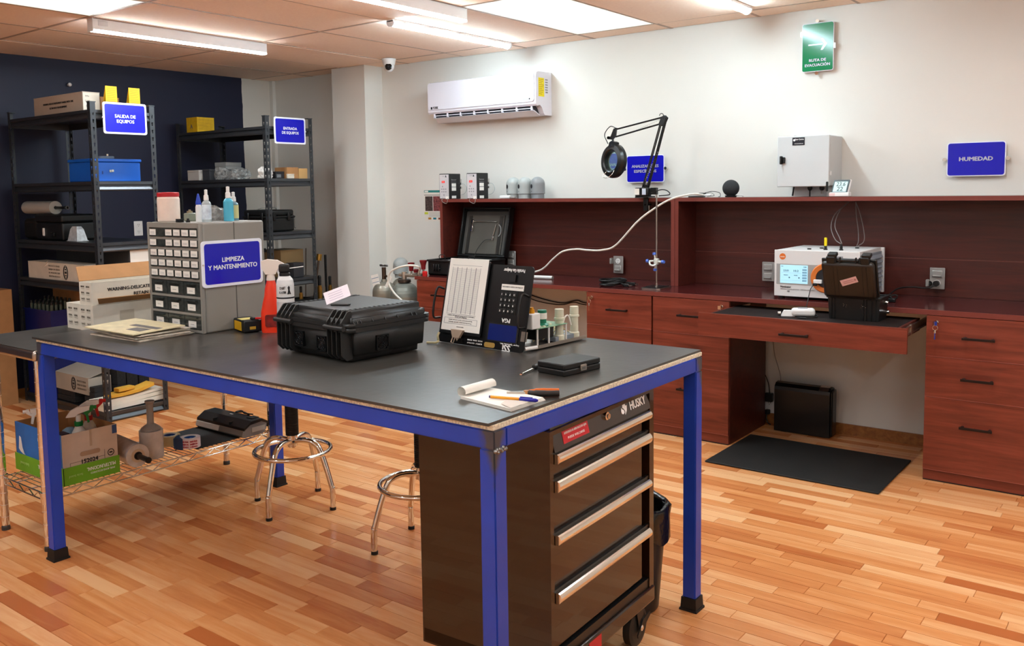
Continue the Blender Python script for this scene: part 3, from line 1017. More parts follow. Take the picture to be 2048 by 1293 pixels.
MB().box(0.29, 0.41, 0.20, 0.345, 0.012, 0.028).build('pump_base', mat('grey-blue pump', '#7e8790', 0.5), ga)

# loose cream tube pieces by the panel
tag(MB().tube(spline([(-0.016, 0.03, 0.006), (0.0, 0.0, 0.006), (0.012, -0.002, 0.012), (0.008, -0.004, 0.03), (0.014, -0.006, 0.044)], 6), 0.0045, 8).build('tube_piece', mat('cream tubing', '#e6dfb4', 0.5), loc=(2.415, 2.20, T)), 'bent cream tube piece on the bench at the foot of the analyzer panel', 'tube')
tag(MB().cyl((0, 0, 0.006), (0.01, 0.1, 0.006), 0.005, n=10).build('tube_piece', mat('cream tubing', '#e6dfb4', 0.5), loc=(2.62, 2.25, T)), 'straight cream tube piece lying between the black case and the analyzer', 'tube')

# small black case, screwdriver behind it
sc_ = thing('small_case', 'small flat black plastic case with a silver clasp, near the bench corner', 'case', (2.197, 1.479, T), math.radians(-8))
MB().rbox(0, 0.171, 0, 0.114, 0, 0.019, r=0.004, seg=2).build('base', M_BLACKPL, sc_)
MB().rbox(0, 0.171, 0, 0.114, 0.0195, 0.037, r=0.004, seg=2).build('lid', M_BLACKPL, sc_)
cl = MB().rbox(0.072, 0.1, -0.004, 0.001, 0.008, 0.027, r=0.001, seg=1).build('clasp', M_STEEL, sc_)
MB().box(0.078, 0.094, -0.0046, -0.004, 0.012, 0.021).build('clasp_slot', M_GREYMETAL, cl)
sd = thing('screwdriver', 'thin steel screwdriver half hidden behind the small black case', 'tool', (2.155, 1.605, T), math.radians(10))
MB().cyl((0, 0, 0.004), (0.075, 0, 0.006), 0.0032, n=8).frus((-0.014, 0, -.004, .004), (-0.012, 0, -.004, .004), 0.002, 0.0055).build('shaft', M_CHROME, sd)
MB().lathe([(0, 0.075), (0.008, 0.08), (0.009, 0.11), (0.007, 0.13), (0, 0.135)], (0, 0, 0.0092), 10, axis='x').build('handle', M_BLACKPL, sd)
hx = thing('hex_key', 'small bent black hex key behind the small black case', 'tool', (2.37, 1.60, T), math.radians(-20))
MB().tube([(0, 0, 0.004), (0.01, -0.004, 0.004), (0.012, -0.02, 0.004), (0.015, -0.06, 0.004)], 0.003, 6).build('key', M_BLACKSAT, hx)

# notepad, pen, pliers
npd = thing('notepad', 'small white notepad with its cover rolled over, at the bench corner', 'notepad', (1.774, 1.360, T), math.radians(-1))
NPW, NPL = 0.15, 0.2
q = MB()
for k in range(5):
    o = 0.0008 * (k % 2)
    q.prism([(o, 0), (NPW - o, 0.002 * k), (NPW + 0.012, NPL), (0.03, NPL)], 'xy', 0.0015 * k, 0.0015 * k + 0.0012)
q.build('page_block', M_PAPER, npd)
q = MB()
rl = [(0.004 + 0.015 * math.cos(a) * 1.0, 0.016 + 0.014 * math.sin(a)) for a in [-PI / 2 + i * PI * 1.6 / 14 for i in range(15)]]
pts0 = [(0.03, NPL - 0.008 + x_, z_ + 0.004) for x_, z_ in rl]
pts1 = [(NPW + 0.012, NPL - 0.008 + x_, z_ + 0.004) for x_, z_ in rl]
n_ = len(pts0)
q.add(pts0 + pts1, [(i, i + 1, n_ + i + 1, n_ + i) for i in range(n_ - 1)], True)
q.add([(x_, y_, z_ - 0.0008) for x_, y_, z_ in pts0 + pts1], [(i, i + 1, n_ + i + 1, n_ + i) for i in range(n_ - 1)], True)
q.build('rolled_cover', M_PAPER, npd)
q = MB()
q.add([(0.001, 0.002, 0.0085), (0.09, 0.005, 0.0085), (0.055, 0.06, 0.012), (0.02, 0.05, 0.0105)], [(0, 1, 2, 3)])
q.add([(0.001, 0.002, 0.0083), (0.09, 0.005, 0.0083), (0.055, 0.06, 0.0115), (0.02, 0.05, 0.0102)], [(0, 1, 2, 3)])
q.build('curled_page', mat('worn page', '#d8cdc2', 0.8, var=0.1), npd)
a, c = Vector((1.832, 1.478, T + 0.0125)), Vector((1.868, 1.341, T + 0.0125))
dv = (c - a).normalized()
pn = thing('ballpoint_pen', 'orange ballpoint pen with a blue cap on the notepad', 'pen', a, math.atan2(dv.y, dv.x))
MB().cyl((0.004, 0, 0), (0.092, 0, 0), 0.0042, n=8).build('barrel', mat('orange pen', '#e79a17', 0.3), pn)
MB().cyl((0, 0, 0), (0.005, 0, 0), 0.0036, n=8).build('end_plug', mat('blue plug', '#2b2a6c', 0.4), pn)
MB().lathe([(0.0045, 0.088), (0.0052, 0.09), (0.0052, 0.134), (0.003, 0.14), (0, 0.141)], (0, 0, 0), 10, axis='x').box(0.09, 0.125, -0.0015, 0.0015, 0.004, 0.0072).build('cap', mat('blue cap', '#2220a0', 0.3), pn)
a, c = Vector((1.905, 1.475, T)), Vector((1.985, 1.36, T))
pl = thing('long_nose_pliers', 'long nose pliers with orange and black grips, beside the notepad', 'pliers', a, math.atan2(c.y - a.y, c.x - a.x))
for s in (1, -1):
    q = MB()
    q.prism([(0, 0.0), (0.045, 0.0), (0.058, 0.0), (0.058, s * 0.008), (0.045, s * 0.007), (0.0, s * 0.0018)], 'xy', 0.006, 0.0125)
    q.build('jaw', M_STEEL, pl)
    g = MB()
    g.tube(spline([(0.062, -s * 0.003, 0.01), (0.08, -s * 0.011, 0.01), (0.11, -s * 0.015, 0.01), (0.145, -s * 0.013, 0.01)], 6), [0.007] * 6 + [0.0085] * 6 + [0.008] * 7, 10)
    g.build('grip', mat('orange grip', '#d0641a', 0.5) if s < 0 else mat('dark grip', '#25201d', 0.5), pl, label='orange grip' if s < 0 else 'black grip')
MB().cyl((0.055, 0, 0.004), (0.055, 0, 0.0155), 0.0085, n=14).build('pivot', mat('copper pivot', '#c28a55', 0.35, metal=0.7), pl)

# grey parts cabinet
oc = thing('parts_cabinet', 'grey plastic parts cabinet with small labelled drawers, at the left end of the bench', 'cabinet', (2.077, 3.54, T), FX)
OW, OD, OH = 0.384, 0.311, 0.452
M_ORG = mat('grey cabinet plastic', '#8b8780', 0.45, var=0.03)
q = MB()
q.rbox(0, OW, 0.012, OD, 0, OH, r=0.008, seg=2)
q.build('shell', M_ORG, oc)
q = MB()
q.rbox(0, 0.014, -0.004, 0.012, 0, OH, r=0.003, seg=1).rbox(OW - 0.014, OW, -0.004, 0.012, 0, OH, r=0.003, seg=1).box(0.014, OW - 0.014, -0.003, 0.012, OH - 0.022, OH - 0.001)
zs = [OH - 0.022 - 0.0425 * k for k in range(6)]
for z in zs[1:]:
    q.box(0.014, OW - 0.014, -0.003, 0.012, z - 0.006, z + 0.004)
zb = [zs[-1] - 0.002 - 0.069 * k for k in range(4)]
for z in zb[1:]:
    q.box(0.014, OW - 0.014, -0.003, 0.012, max(0, z - 0.006), z + 0.004)
q.build('face_frame', M_ORG, oc)
q = MB().box(OW + 0.0002, OW + 0.001, 0.158, 0.162, 0.004, OH - 0.002).box(0.01, OW - 0.01, 0.158, 0.162, OH + 0.0001, OH + 0.001)
q.build('seam', mat('cabinet seam', '#55524d', 0.6), oc)
M_SMOKE = mat('smoky drawer', '#3a3d3b', 0.12, var=0.35, scale=60)
M_LABEL = mat('drawer label', '#ebe7e0', 0.7, var=0.03)
cw = (OW - 0.028) / 6
for k in range(5):
    for c in range(6):
        x0, z1 = 0.014 + c * cw + 0.002, zs[k] - 0.007
        z0 = zs[k + 1] + 0.005
        d = MB().box(x0, x0 + cw - 0.004, -0.002, 0.012, z0, z1).box(x0 + 0.008, x0 + cw - 0.012, -0.008, -0.002, z0 + 0.001, z0 + 0.004).build('drawer', M_SMOKE, oc)
        if not (c == 1 and k < 2):
            MB().box(x0 + 0.004, x0 + cw - 0.010, -0.0032, -0.002, z0 + 0.005, z1 - 0.0005).build('drawer_label', M_LABEL, d)
            p = MB()
            for i_ in range(2):
                p.box(x0 + 0.01, x0 + cw - 0.018, -0.0035, -0.0031, z0 + 0.012 + i_ * 0.005, z0 + 0.0135 + i_ * 0.005)
            p.build('label_print', mat('grey print', '#8d8a8c', 0.7), d)
cw = (OW - 0.028) / 3
for k in range(3):
    for c in range(3):
        x0, z1 = 0.014 + c * cw + 0.002, zb[k] - 0.008
        z0 = max(0.004, zb[k + 1] + 0.006)
        d = MB().box(x0, x0 + cw - 0.004, -0.002, 0.012, z0, z1).box(x0 + 0.02, x0 + cw - 0.024, -0.012, -0.002, z1 - 0.008, z1 - 0.004).build('drawer', M_SMOKE, oc)
        MB().box(x0 + 0.026, x0 + 0.08, -0.0032, -0.002, z0 + 0.008, z0 + 0.034).build('drawer_label', M_LABEL, d)
        MB().box(x0 + 0.04, x0 + 0.066, -0.0036, -0.003, z0 + 0.019, z0 + 0.021).build('label_print', mat('grey print', '#8d8a8c', 0.7), d)

# on top of the parts cabinet
ZO = T + OH
jr = thing('plastic_jar', 'white plastic jar with a red lid on the grey parts cabinet', 'jar', (2.145, 3.482, ZO))
MB().lathe([(0, 0), (0.043, 0), (0.046, 0.004), (0.046, 0.098), (0.043, 0.106), (0.043, 0.11)], n=24).build('body', mat('peach white jar', '#ecd9cb', 0.45, var=0.05, scale=20), jr)
MB().lathe([(0.044, 0.106), (0.0455, 0.108), (0.0455, 0.122), (0.043, 0.125), (0, 0.126)], n=24).build('lid', mat('red jar lid', '#b81f28', 0.4), jr)
def sprayer(name, label, x, y, h, r, bodym, capm, labm=None, neck=0.6, cat='bottle'):
    t = thing(name, label, cat, (x, y, ZO), group='small bottles on the parts cabinet')
    hb = h * 0.66
    MB().lathe([(0, 0), (r, 0), (r, hb * 0.86), (r * 0.75, hb * 0.95), (r * 0.42, hb), (r * 0.42, hb + 0.004)], n=18).build('body', bodym, t)
    MB().lathe([(r * 0.5, hb), (r * 0.55, hb + 0.002), (r * 0.5, hb + (h - hb) * 0.45), (r * 0.34, hb + (h - hb) * 0.5), (r * 0.34, h - 0.002), (0, h)], n=16).build('cap', capm, t)
    if labm:
        MB().lathe([(r, hb * 0.12), (r * 1.015, hb * 0.13), (r * 1.015, hb * 0.8), (r, hb * 0.81)], n=18).build('label_wrap', labm, t)
    return t
gl = thing('glue_bottle', 'slim white glue bottle with a pointed blue cap on the parts cabinet', 'bottle', (2.165, 3.292, ZO), group='small bottles on the parts cabinet')
MB().lathe([(0, 0), (0.0125, 0), (0.0125, 0.062), (0.010, 0.07), (0.010, 0.074)], n=16).build('body', M_WHITEPL, gl)
MB().lathe([(0.0112, 0.072), (0.0112, 0.08), (0.0035, 0.116), (0, 0.118)], n=16).build('cap', mat('blue glue cap', '#1c3fb0', 0.4), gl)
M_BLUELIQ = mat('blue liquid bottle', '#5cc4e2', 0.12, var=0.08, trans=0.2)
sprayer('spray_bottle', 'clear spray bottle with a white and blue label and white cap on the parts cabinet', 2.162, 3.231, 0.135, 0.019, mat('clear bottle', '#c6d2d6', 0.15, trans=0.3), M_WHITEPL, mat('white blue label', '#cfdcec', 0.5, var=0.3, scale=30))
sprayer('spray_bottle', 'spray bottle full of bright blue liquid on the parts cabinet', 2.265, 3.227, 0.147, 0.021, M_BLUELIQ, M_WHITEPL)
sprayer('spray_bottle', 'bottle of pale blue liquid half hidden behind the bright blue one', 2.325, 3.275, 0.124, 0.02, mat('pale blue liquid', '#7aa4b4', 0.15, trans=0.3), M_WHITEPL, mat('yellow bottle label', '#c9c58a', 0.5))
pt = thing('glass_pot', 'small clear glass pot with a metal cap on the parts cabinet', 'pot', (2.195, 3.404, ZO))
MB().rbox(-0.02, 0.02, -0.018, 0.018, 0, 0.036, r=0.005, seg=2).build('glass', mat('pot glass', '#aab09e', 0.1, trans=0.4), pt)
MB().cyl((0, 0, 0.036), (0, 0, 0.044), 0.012, n=14).cyl((0, 0, 0.044), (0, 0, 0.05), 0.005, n=10).build('cap', mat('old brass', '#a59a80', 0.3, metal=0.8), pt)
kn = thing('terminal_block', 'tiny black block with two silver contacts at the cabinet edge', 'component', (2.10, 3.335, ZO))
MB().box(-0.008, 0.012, -0.015, 0.013, 0, 0.014).build('body', M_BLACKPL, kn)
for yy in (-0.008, 0.006):
    MB().cyl((-0.008, yy, 0.008), (-0.0095, yy, 0.008), 0.004, n=8).build('contact', M_CHROME, kn)
kn2 = thing('knob', 'tiny black knob next to the two contact block on the cabinet', 'component', (2.115, 3.295, ZO))
MB().lathe([(0, 0), (0.008, 0), (0.008, 0.008), (0.005, 0.01), (0.005, 0.016), (0, 0.016)], n=12).build('body', M_BLACKPL, kn2)
def bag(name, label, loc, size, m, seed, group=None):
    """crumpled plastic bag"""
    r = random.Random(seed)
    bm = bmesh.new()
    bmesh.ops.create_icosphere(bm, subdivisions=3, radius=1)
    for v in bm.verts:
        k = 1 + r.uniform(-0.16, 0.16)
        v.co = Vector((v.co.x * size[0] * k, v.co.y * size[1] * k, max(0, (v.co.z + 0.55) * size[2] * k * 0.65)))
    q = MB()
    q.from_bm(bm, False)
    bm.free()
    return tag(q.build(name, m, loc=loc), label, 'bag', group)
M_CLEARBAG = mat('clear plastic bag', '#a7a7a4', 0.18, var=0.5, scale=45, alpha=0.55)
bag('plastic_bag', 'crumpled clear plastic bag behind the bottles on the parts cabinet', (2.32, 3.40, ZO), (0.04, 0.08, 0.06), M_CLEARBAG, 3)

# papers in front of the cabinet
pf = thing('paper_folder', 'pile of worn cream folders and papers in front of the grey parts cabinet', 'papers', (1.798, 3.205, T), 0)
q = MB()
for k, (dx, dy, w_, l_, a_) in enumerate(((0.02, -0.01, 0.235, 0.35, 2), (0.012, 0.004, 0.23, 0.355, -3), (0.03, -0.005, 0.225, 0.34, 4))):
    q.t = Matrix.Rotation(math.radians(a_), 4, 'Z') @ Matrix.Translation((dx, dy, 0))
    q.box(0, w_, 0, l_, 0.001 + 0.009 * k, 0.006 + 0.009 * k)
q.build('paper_stack', mat('aged papers', '#cfc3b2', 0.85, var=0.18, scale=30), pf)
q = MB()
for k in range(7):
    q.t = Matrix.Rotation(math.radians(rnd.uniform(-5, 5)), 4, 'Z')
    x_ = 0.02 + rnd.uniform(-0.01, 0.02)
    q.box(x_, x_ + 0.23, rnd.uniform(-0.015, 0.01), 0.2, 0.0065 + k * 0.003, 0.0072 + k * 0.003)
q.build('loose_sheet', mat('loose sheets', '#c9c0b2', 0.85, var=0.2, scale=30), pf, kind='stuff')
q = MB()
q.t = Matrix.Translation((0.0, 0.0, 0.029)) @ Matrix.Rotation(math.radians(-2), 4, 'Y')
q.box(0, 0.225, 0.0, 0.37, 0, 0.004)
fo = q.build('folder', mat('cream folder', '#dccfa8', 0.7, var=0.12, scale=25), pf)
q = MB()
q.t = Matrix.Translation((0.0, 0.0, 0.029)) @ Matrix.Rotation(math.radians(-2), 4, 'Y')
q.box(0.11, 0.14, 0.02, 0.22, 0.004, 0.0045).box(0.05, 0.1, 0.04, 0.14, 0.004, 0.0045)
q.build('grey_print', mat('grey folder print', '#6f6a66', 0.7, var=0.3, scale=50), fo)

# tool battery, orange bottle, duster can
tb = thing('tool_battery', 'black tool battery block with a yellow label, beside the orange bottle', 'battery', (2.173, 3.027, T), math.radians(-17))
MB().rbox(0, 0.078, 0, 0.128, 0.003, 0.052, r=0.006, seg=2).box(0.01, 0.07, 0.02, 0.11, 0, 0.004).build('body', M_BLACKPL, tb)
MB().rbox(-0.0015, 0.004, 0.028, 0.11, 0.008, 0.044, r=0.0008, seg=1).build('front_label', M_YELLOW, tb)
MB().box(0.004, 0.06, 0.03, 0.085, 0.0515, 0.053).build('top_label', mat('pale yellow label', '#d8c878', 0.6), tb)
MB().box(0.025, 0.05, -0.001, 0.002, 0.014, 0.026).build('side_badge', mat('amber badge', '#b98f2a', 0.5), tb)
ct = thing('wire_cutter', 'small cutter with a red grip lying across the black battery block', 'tool', (2.225, 3.02, T + 0.0535), math.radians(-50))
MB().rbox(0, 0.055, -0.006, 0.006, 0.0, 0.008, r=0.002, seg=1).build('red_grip', M_RED, ct)
MB().rbox(-0.02, 0.0, -0.008, 0.008, 0.0, 0.009, r=0.002, seg=1).build('jaw', M_BLACKPL, ct)
ob = thing('trigger_spray_bottle', 'orange trigger spray bottle with a white head, behind the duster can', 'bottle', (2.27, 2.968, T), math.radians(-38))
q = MB()
prof = [(0, 0.042, 0.03), (0.01, 0.044, 0.031), (0.08, 0.044, 0.031), (0.12, 0.036, 0.028), (0.15, 0.028, 0.025), (0.18, 0.025, 0.022), (0.205, 0.018, 0.017), (0.215, 0.015, 0.015)]
nn = 20
rings = []
for z, a_, b_ in prof:
    rings += [(a_ * math.cos(2 * PI * i / nn), b_ * math.sin(2 * PI * i / nn), z) for i in range(nn)]
q.add(rings, [(j * nn + i, j * nn + (i + 1) % nn, (j + 1) * nn + (i + 1) % nn, (j + 1) * nn + i) for j in range(len(prof) - 1) for i in range(nn)], True)
q.add(rings[:nn], [tuple(range(nn))])
q.build('body', mat('orange bottle', '#ee3a1c', 0.3, var=0.06), ob)
q = MB()
q.prism(rrect(-0.028, 0.028, 0.025, 0.075, 0.008), 'xz', -0.0325, -0.03)
q.build('label_patch', mat('dark red label', '#7d1a14', 0.5, var=0.5, scale=40), ob)
q = MB()
q.cyl((0, 0, 0.213), (0, 0, 0.24), 0.018, 0.014, n=16)
q.prism([(-0.034, 0.262), (-0.02, 0.238), (0.02, 0.238), (0.03, 0.262), (0.06, 0.262), (0.062, 0.275), (0.03, 0.294), (-0.01, 0.299), (-0.036, 0.292)], 'xz', -0.014, 0.014)
q.build('spray_head', mat('spray head white', '#ecdccf', 0.4), ob)
MB().prism([(0.02, 0.262), (0.032, 0.262), (0.04, 0.235), (0.03, 0.2), (0.026, 0.2), (0.03, 0.235)], 'xz', -0.006, 0.006).build('trigger', M_WHITEPL, ob)
du = thing('air_duster_can', 'white spray duster can with a black nozzle and thin straw, on the bench', 'can', (2.203, 2.793, T), math.radians(-35))
MB().lathe([(0, 0), (0.032, 0), (0.034, 0.004), (0.034, 0.212), (0.031, 0.23), (0.022, 0.243), (0.016, 0.247)], n=24).build('body', mat('white can print', '#dfdedd', 0.3, var=0.04, scale=30), du)
MB().lathe([(0.019, 0.244), (0.021, 0.247), (0.021, 0.256), (0.017, 0.259)], n=20).rbox(-0.022, 0.019, -0.015, 0.015, 0.256, 0.292, r=0.008, seg=2).build('nozzle', M_BLACKPL, du)
MB().cyl((0.017, -0.004, 0.274), (0.072, -0.010, 0.280), 0.002, n=6).build('straw', M_WHITEPL, du)
q = MB()
for z0, z1, r0 in ((0.158, 0.164, 0.0342),):
    q.lathe([(r0, z0), (r0 + .0004, z0 + .0005), (r0 + .0004, z1), (r0, z1)], n=24)
q.build('black_band', M_INK, du)
text('DUST', 0.014, du, M_INK, (-0.012, -0.0347, 0.2), bold=0.03, width=0.022)
text('BLASTER', 0.012, du, M_INK, (-0.012, -0.0347, 0.183), bold=0.03, width=0.026)
q = MB()
q.prism([(0.006, 0.176), (0.009, 0.192), (0.007, 0.202), (0.012, 0.209), (0.016, 0.203), (0.015, 0.192), (0.019, 0.176), (0.014, 0.176), (0.0125, 0.186), (0.011, 0.176)], 'xz', -0.0347, -0.0315)
q.build('black_figure', M_INK, du)
MB().lathe([(0.0341, 0.03), (0.0344, 0.031), (0.0344, 0.145), (0.0341, 0.146)], n=24).build('grey_label', mat('pale grey label', '#c3c1c2', 0.5, var=0.1, scale=60), du)
# ---------------------------------------------------------------- rolling tool chest under the bench
M_CHEST = mat('gloss brown black enamel', '#25140a', 0.2, spec=0.5, var=0.05, coat=0.4)
M_ALU = mat('aluminium pull', '#ece5da', 0.17, metal=1.0, var=0.04, scale=30, stretch=(1, 20, 20))
tc = thing('tool_chest', 'black rolling tool chest with four aluminium drawer pulls under the workbench', 'tool chest', (1.876, 1.312, 0), math.radians(2.5))
CWD, CDP = 0.625, 0.455
q = MB()
q.box(0, 0.018, 0, CDP, 0.155, 0.86).box(CWD - 0.03, CWD, 0, CDP, 0.155, 0.86).box(0.018, CWD - 0.03, CDP - 0.012, CDP, 0.155, 0.86)
q.box(0.018, CWD - 0.03, 0.0, CDP - 0.012, 0.848, 0.86).box(0.018, CWD - 0.03, 0.03, CDP - 0.012, 0.235, 0.245).box(0.018, CWD - 0.03, 0.034, 0.04, 0.245, 0.848)
q.build('body', M_CHEST, tc)
MB().rbox(0.0, CWD, -0.006, CDP, 0.155, 0.205, r=0.006, seg=2).build('base_skirt', M_CHEST, tc)
q = MB().box(0.018, CWD - 0.03, 0.004, 0.03, 0.206, 0.235)
for k in range(8):
    q.cyl((0.06 + k * 0.07, 0.014, 0.235), (0.06 + k * 0.07, 0.014, 0.237), 0.003, n=6)
q.build('base_channel', M_BLACKSAT, tc)
q = MB().prism([(-0.004, 0.80), (0.03, 0.80), (0.03, 0.865), (0.012, 0.865)], 'yz', 0.02, CWD - 0.032)
hp = q.build('header_panel', M_CHEST, tc)
HT = Matrix.Rotation(math.atan2(-0.016, 0.065), 4, 'X')
def hy(z):
    return -0.004 + (z - 0.80) / 0.065 * 0.016
text('HUSKY', 0.037, hp, M_WHITEINK, (0.515, hy(0.832) - 0.0012, 0.832), frame=HT @ FRONT, bold=0.03, width=0.105)
q = MB()
q.t = Matrix.Translation((0.428, hy(0.832) - 0.0006, 0.832)) @ HT
q.prism([(-0.018, 0.006), (-0.022, -0.004), (-0.02, -0.012), (-0.01, -0.015), (-0.002, -0.01), (-0.006, -0.002), (-0.012, 0.0)], 'xz', -0.0008, 0)
q.prism([(-0.012, 0.004), (-0.004, 0.001), (0.003, -0.008), (0.0, -0.018), (0.012, -0.008), (0.018, 0.008), (0.010, 0.006), (0.004, 0.022), (-0.001, 0.011), (-0.006, 0.018)], 'xz', -0.0011, 0.0002)
q.build('emblem', M_WHITEINK, hp)
q = MB().cyl((0.315, hy(0.835), 0.835), (0.315, hy(0.835) - 0.006, 0.835), 0.012, n=18).cyl((0.315, hy(0.835) - 0.006, 0.835), (0.315, hy(0.835) - 0.012, 0.835), 0.008, n=18)
q.build('lock', M_CHROME, hp)
q = MB()
q.t = HT
q.t = Matrix.Translation((0.0, hy(0.83), 0.83)) @ HT @ Matrix.Translation((0, 0, -0.83))
q.box(0.07, 0.208, -0.0012, 0, 0.811, 0.849)
rl_ = q.build('red_label', mat('red warning label', '#c4202c', 0.4), hp)
for k, s in enumerate(('ADVERTENCIA: NO ABRIR MAS DE UN CAJON', 'PUEDE VOLCARSE')):
    text(s, 0.009, hp, M_WHITEINK, (0.139, hy(0.838 - k * 0.015) - 0.0016, 0.838 - k * 0.015), frame=HT @ FRONT, width=0.12 if k == 0 else 0.09)
rows = ((0.7245, 0.768, 0.768, 0.797), (0.575, 0.69, 0.69, 0.724), (0.415, 0.545, 0.545, 0.574), (0.246, 0.382, 0.382, 0.414))
for z0, z1, h0, h1 in rows:
    d = MB().box(0.021, CWD - 0.062, 0.012, 0.03, z0, z1 + 0.02).build('drawer', M_CHEST, tc)
    zc, hh = (h0 + h1) / 2, (h1 - h0) / 2
    prof = [(0.012, zc - hh), (-0.004, zc - hh)] + [(-0.004 - 0.016 * math.sin(t), zc - hh * math.cos(t)) for t in [PI * (i + 1) / 9 for i in range(8)]] + [(-0.004, zc + hh * 0.9), (0.012, zc + hh * 0.75)]
    MB().prism(prof, 'yz', 0.021, CWD - 0.048).build('drawer_pull', M_ALU, d)
    MB().box(0.021, CWD - 0.05, 0.003, 0.014, zc + hh * 0.8, zc + hh * 0.95 + 0.004).build('pull_gasket', M_BLACKSAT, d)
    MB().box(CWD - 0.048, CWD - 0.030, 0.004, 0.012, h1 - 0.004, h1 + 0.004).build('slide_tip', M_BLACKSAT, d)
MB().box(0.19, 0.262, -0.0072, -0.006, 0.16, 0.196).build('red_label', mat('red warning label', '#c4202c', 0.4), tc)
for cx, cy in ((0.06, 0.06), (CWD - 0.045, 0.05), (0.06, CDP - 0.07), (CWD - 0.045, CDP - 0.07)):
    f = MB()
    f.box(cx - 0.03, cx + 0.03, cy - 0.03, cy + 0.03, 0.148, 0.155)
    for s in (-1, 1):
        f.prism([(cx - 0.028, 0.148), (cx + 0.03, 0.148), (cx + 0.02, 0.052), (cx + 0.0, 0.048)], 'xz', cy + s * 0.022 - 0.0015, cy + s * 0.022 + 0.0015)
    fo = f.build('caster_fork', M_BLACKSAT, tc)
    MB().lathe([(0, -0.016), (0.05, -0.016), (0.0635, -0.012), (0.0645, 0), (0.0635, 0.012), (0.05, 0.016), (0, 0.016)], (cx + 0.008, cy, 0.0645), 28, axis='y').build('wheel', mat('caster tread', '#171716', 0.5), fo)
    MB().cyl((cx + 0.008, cy - 0.026, 0.0645), (cx + 0.008, cy + 0.026, 0.0645), 0.007, n=10).lathe([(0.012, -0.0262), (0.006, -0.03), (0, -0.03)], (cx + 0.008, cy, 0.0645), 12, axis='y').build('axle_bolt', M_CHROME, fo)
    MB().prism([(cx + 0.015, 0.09), (cx + 0.065, 0.1), (cx + 0.07, 0.088), (cx + 0.02, 0.06), (cx - 0.02, 0.04), (cx - 0.022, 0.05)], 'xz', cy - 0.0275, cy - 0.0235).build('brake_lever', M_BLACKPL, fo)

# waste bin behind the chest
tr = thing('waste_bin', 'black waste bin lined with a black bag, behind the tool chest', 'bin', (2.70, 1.55, 0))
q = MB().lathe([(0, 0), (0.105, 0), (0.11, 0.006), (0.138, 0.36), (0.142, 0.362), (0.142, 0.37), (0.132, 0.37), (0.132, 0.36), (0.104, 0.012), (0, 0.012)], n=28)
q.build('body', M_BLACKPL, tr)
q = MB()
n_ = 40
rg = []
for j, (r_, z) in enumerate(((0.128, 0.31), (0.13, 0.37), (0.14, 0.388), (0.15, 0.376), (0.149, 0.33), (0.146, 0.27))):
    for i in range(n_):
        a = 2 * PI * i / n_
        k = (0.5 * math.sin(a * 7 + j) + 0.5 * math.sin(a * 11 - j * 2)) * (0.006 if j < 5 else 0.009)
        rg.append(((r_ + k) * math.cos(a), (r_ + k) * math.sin(a), z + (0.02 * math.sin(a * 5) if j == 5 else 0.004 * math.sin(a * 6 + j))))
q.add(rg, [(j * n_ + i, j * n_ + (i + 1) % n_, (j + 1) * n_ + (i + 1) % n_, (j + 1) * n_ + i) for j in range(5) for i in range(n_)], True)
q.build('bag_rim', mat('black bag film', '#0d0d0e', 0.2, var=0.1, bump=0.6, bscale=60), tr)

# ---------------------------------------------------------------- chrome stools
def stool(name, label, x, y, ang):
    t = thing(name, label, 'stool', (x, y, 0), ang, 'chrome stools under the workbench')
    for k in range(4):
        a = PI / 2 * k
        ca, sa = math.cos(a), math.sin(a)
        prof = [(0.016, 0.318), (0.06, 0.324), (0.102, 0.321), (0.137, 0.302), (0.158, 0.265), (0.184, 0.19), (0.206, 0.115), (0.2105, 0.098), (0.2105, 0.012)]
        pts = spline([(r_ * ca, r_ * sa, z) for r_, z in prof], 5)
        lg = MB().tube(pts, 0.0132, 10).build('leg', M_CHROME, t)
        MB().lathe([(0, 0), (0.0148, 0), (0.0148, 0.013), (0.0128, 0.015), (0.0128, 0.013)], (0.21 * ca, 0.21 * sa, 0), 12).build('foot_tip', M_RUBBER, lg)
    MB().tube([(0.178 * math.cos(a), 0.178 * math.sin(a), 0.272) for a in [2 * PI * i / 48 for i in range(48)]], 0.011, 10, closed=True).build('foot_ring', M_CHROME, t)
    MB().lathe([(0, 0.285), (0.015, 0.285), (0.025, 0.295), (0.025, 0.346), (0, 0.346)], n=16).build('hub', M_CHROME, t)
    prof = [(0.026, 0.346)]
    for i in range(34):
        z = 0.347 + i * 0.0078
        prof += [(0.031, z), (0.031, z + 0.0042), (0.0275, z + 0.0048), (0.0275, z + 0.0074)]
    prof += [(0.0, 0.615)]
    MB().lathe(prof, n=18).build('bellows_column', mat('ribbed black rubber', '#0e0e0e', 0.45), t)
    st = MB().lathe([(0, 0.612), (0.16, 0.612), (0.175, 0.62), (0.178, 0.65), (0.165, 0.672), (0.1, 0.68), (0, 0.682)], n=32).build('seat', mat('black seat vinyl', '#151515', 0.45), t)
    MB().lathe([(0.176, 0.616), (0.181, 0.62), (0.181, 0.632), (0.176, 0.636)], n=32).build('seat_band', M_CHROME, st)
    return t
stool('work_stool', 'chrome four legged stool under the middle of the workbench', 2.66, 3.36, math.radians(18))
stool('work_stool', 'chrome four legged stool half hidden behind the tool chest', 2.655, 2.512, math.radians(58))

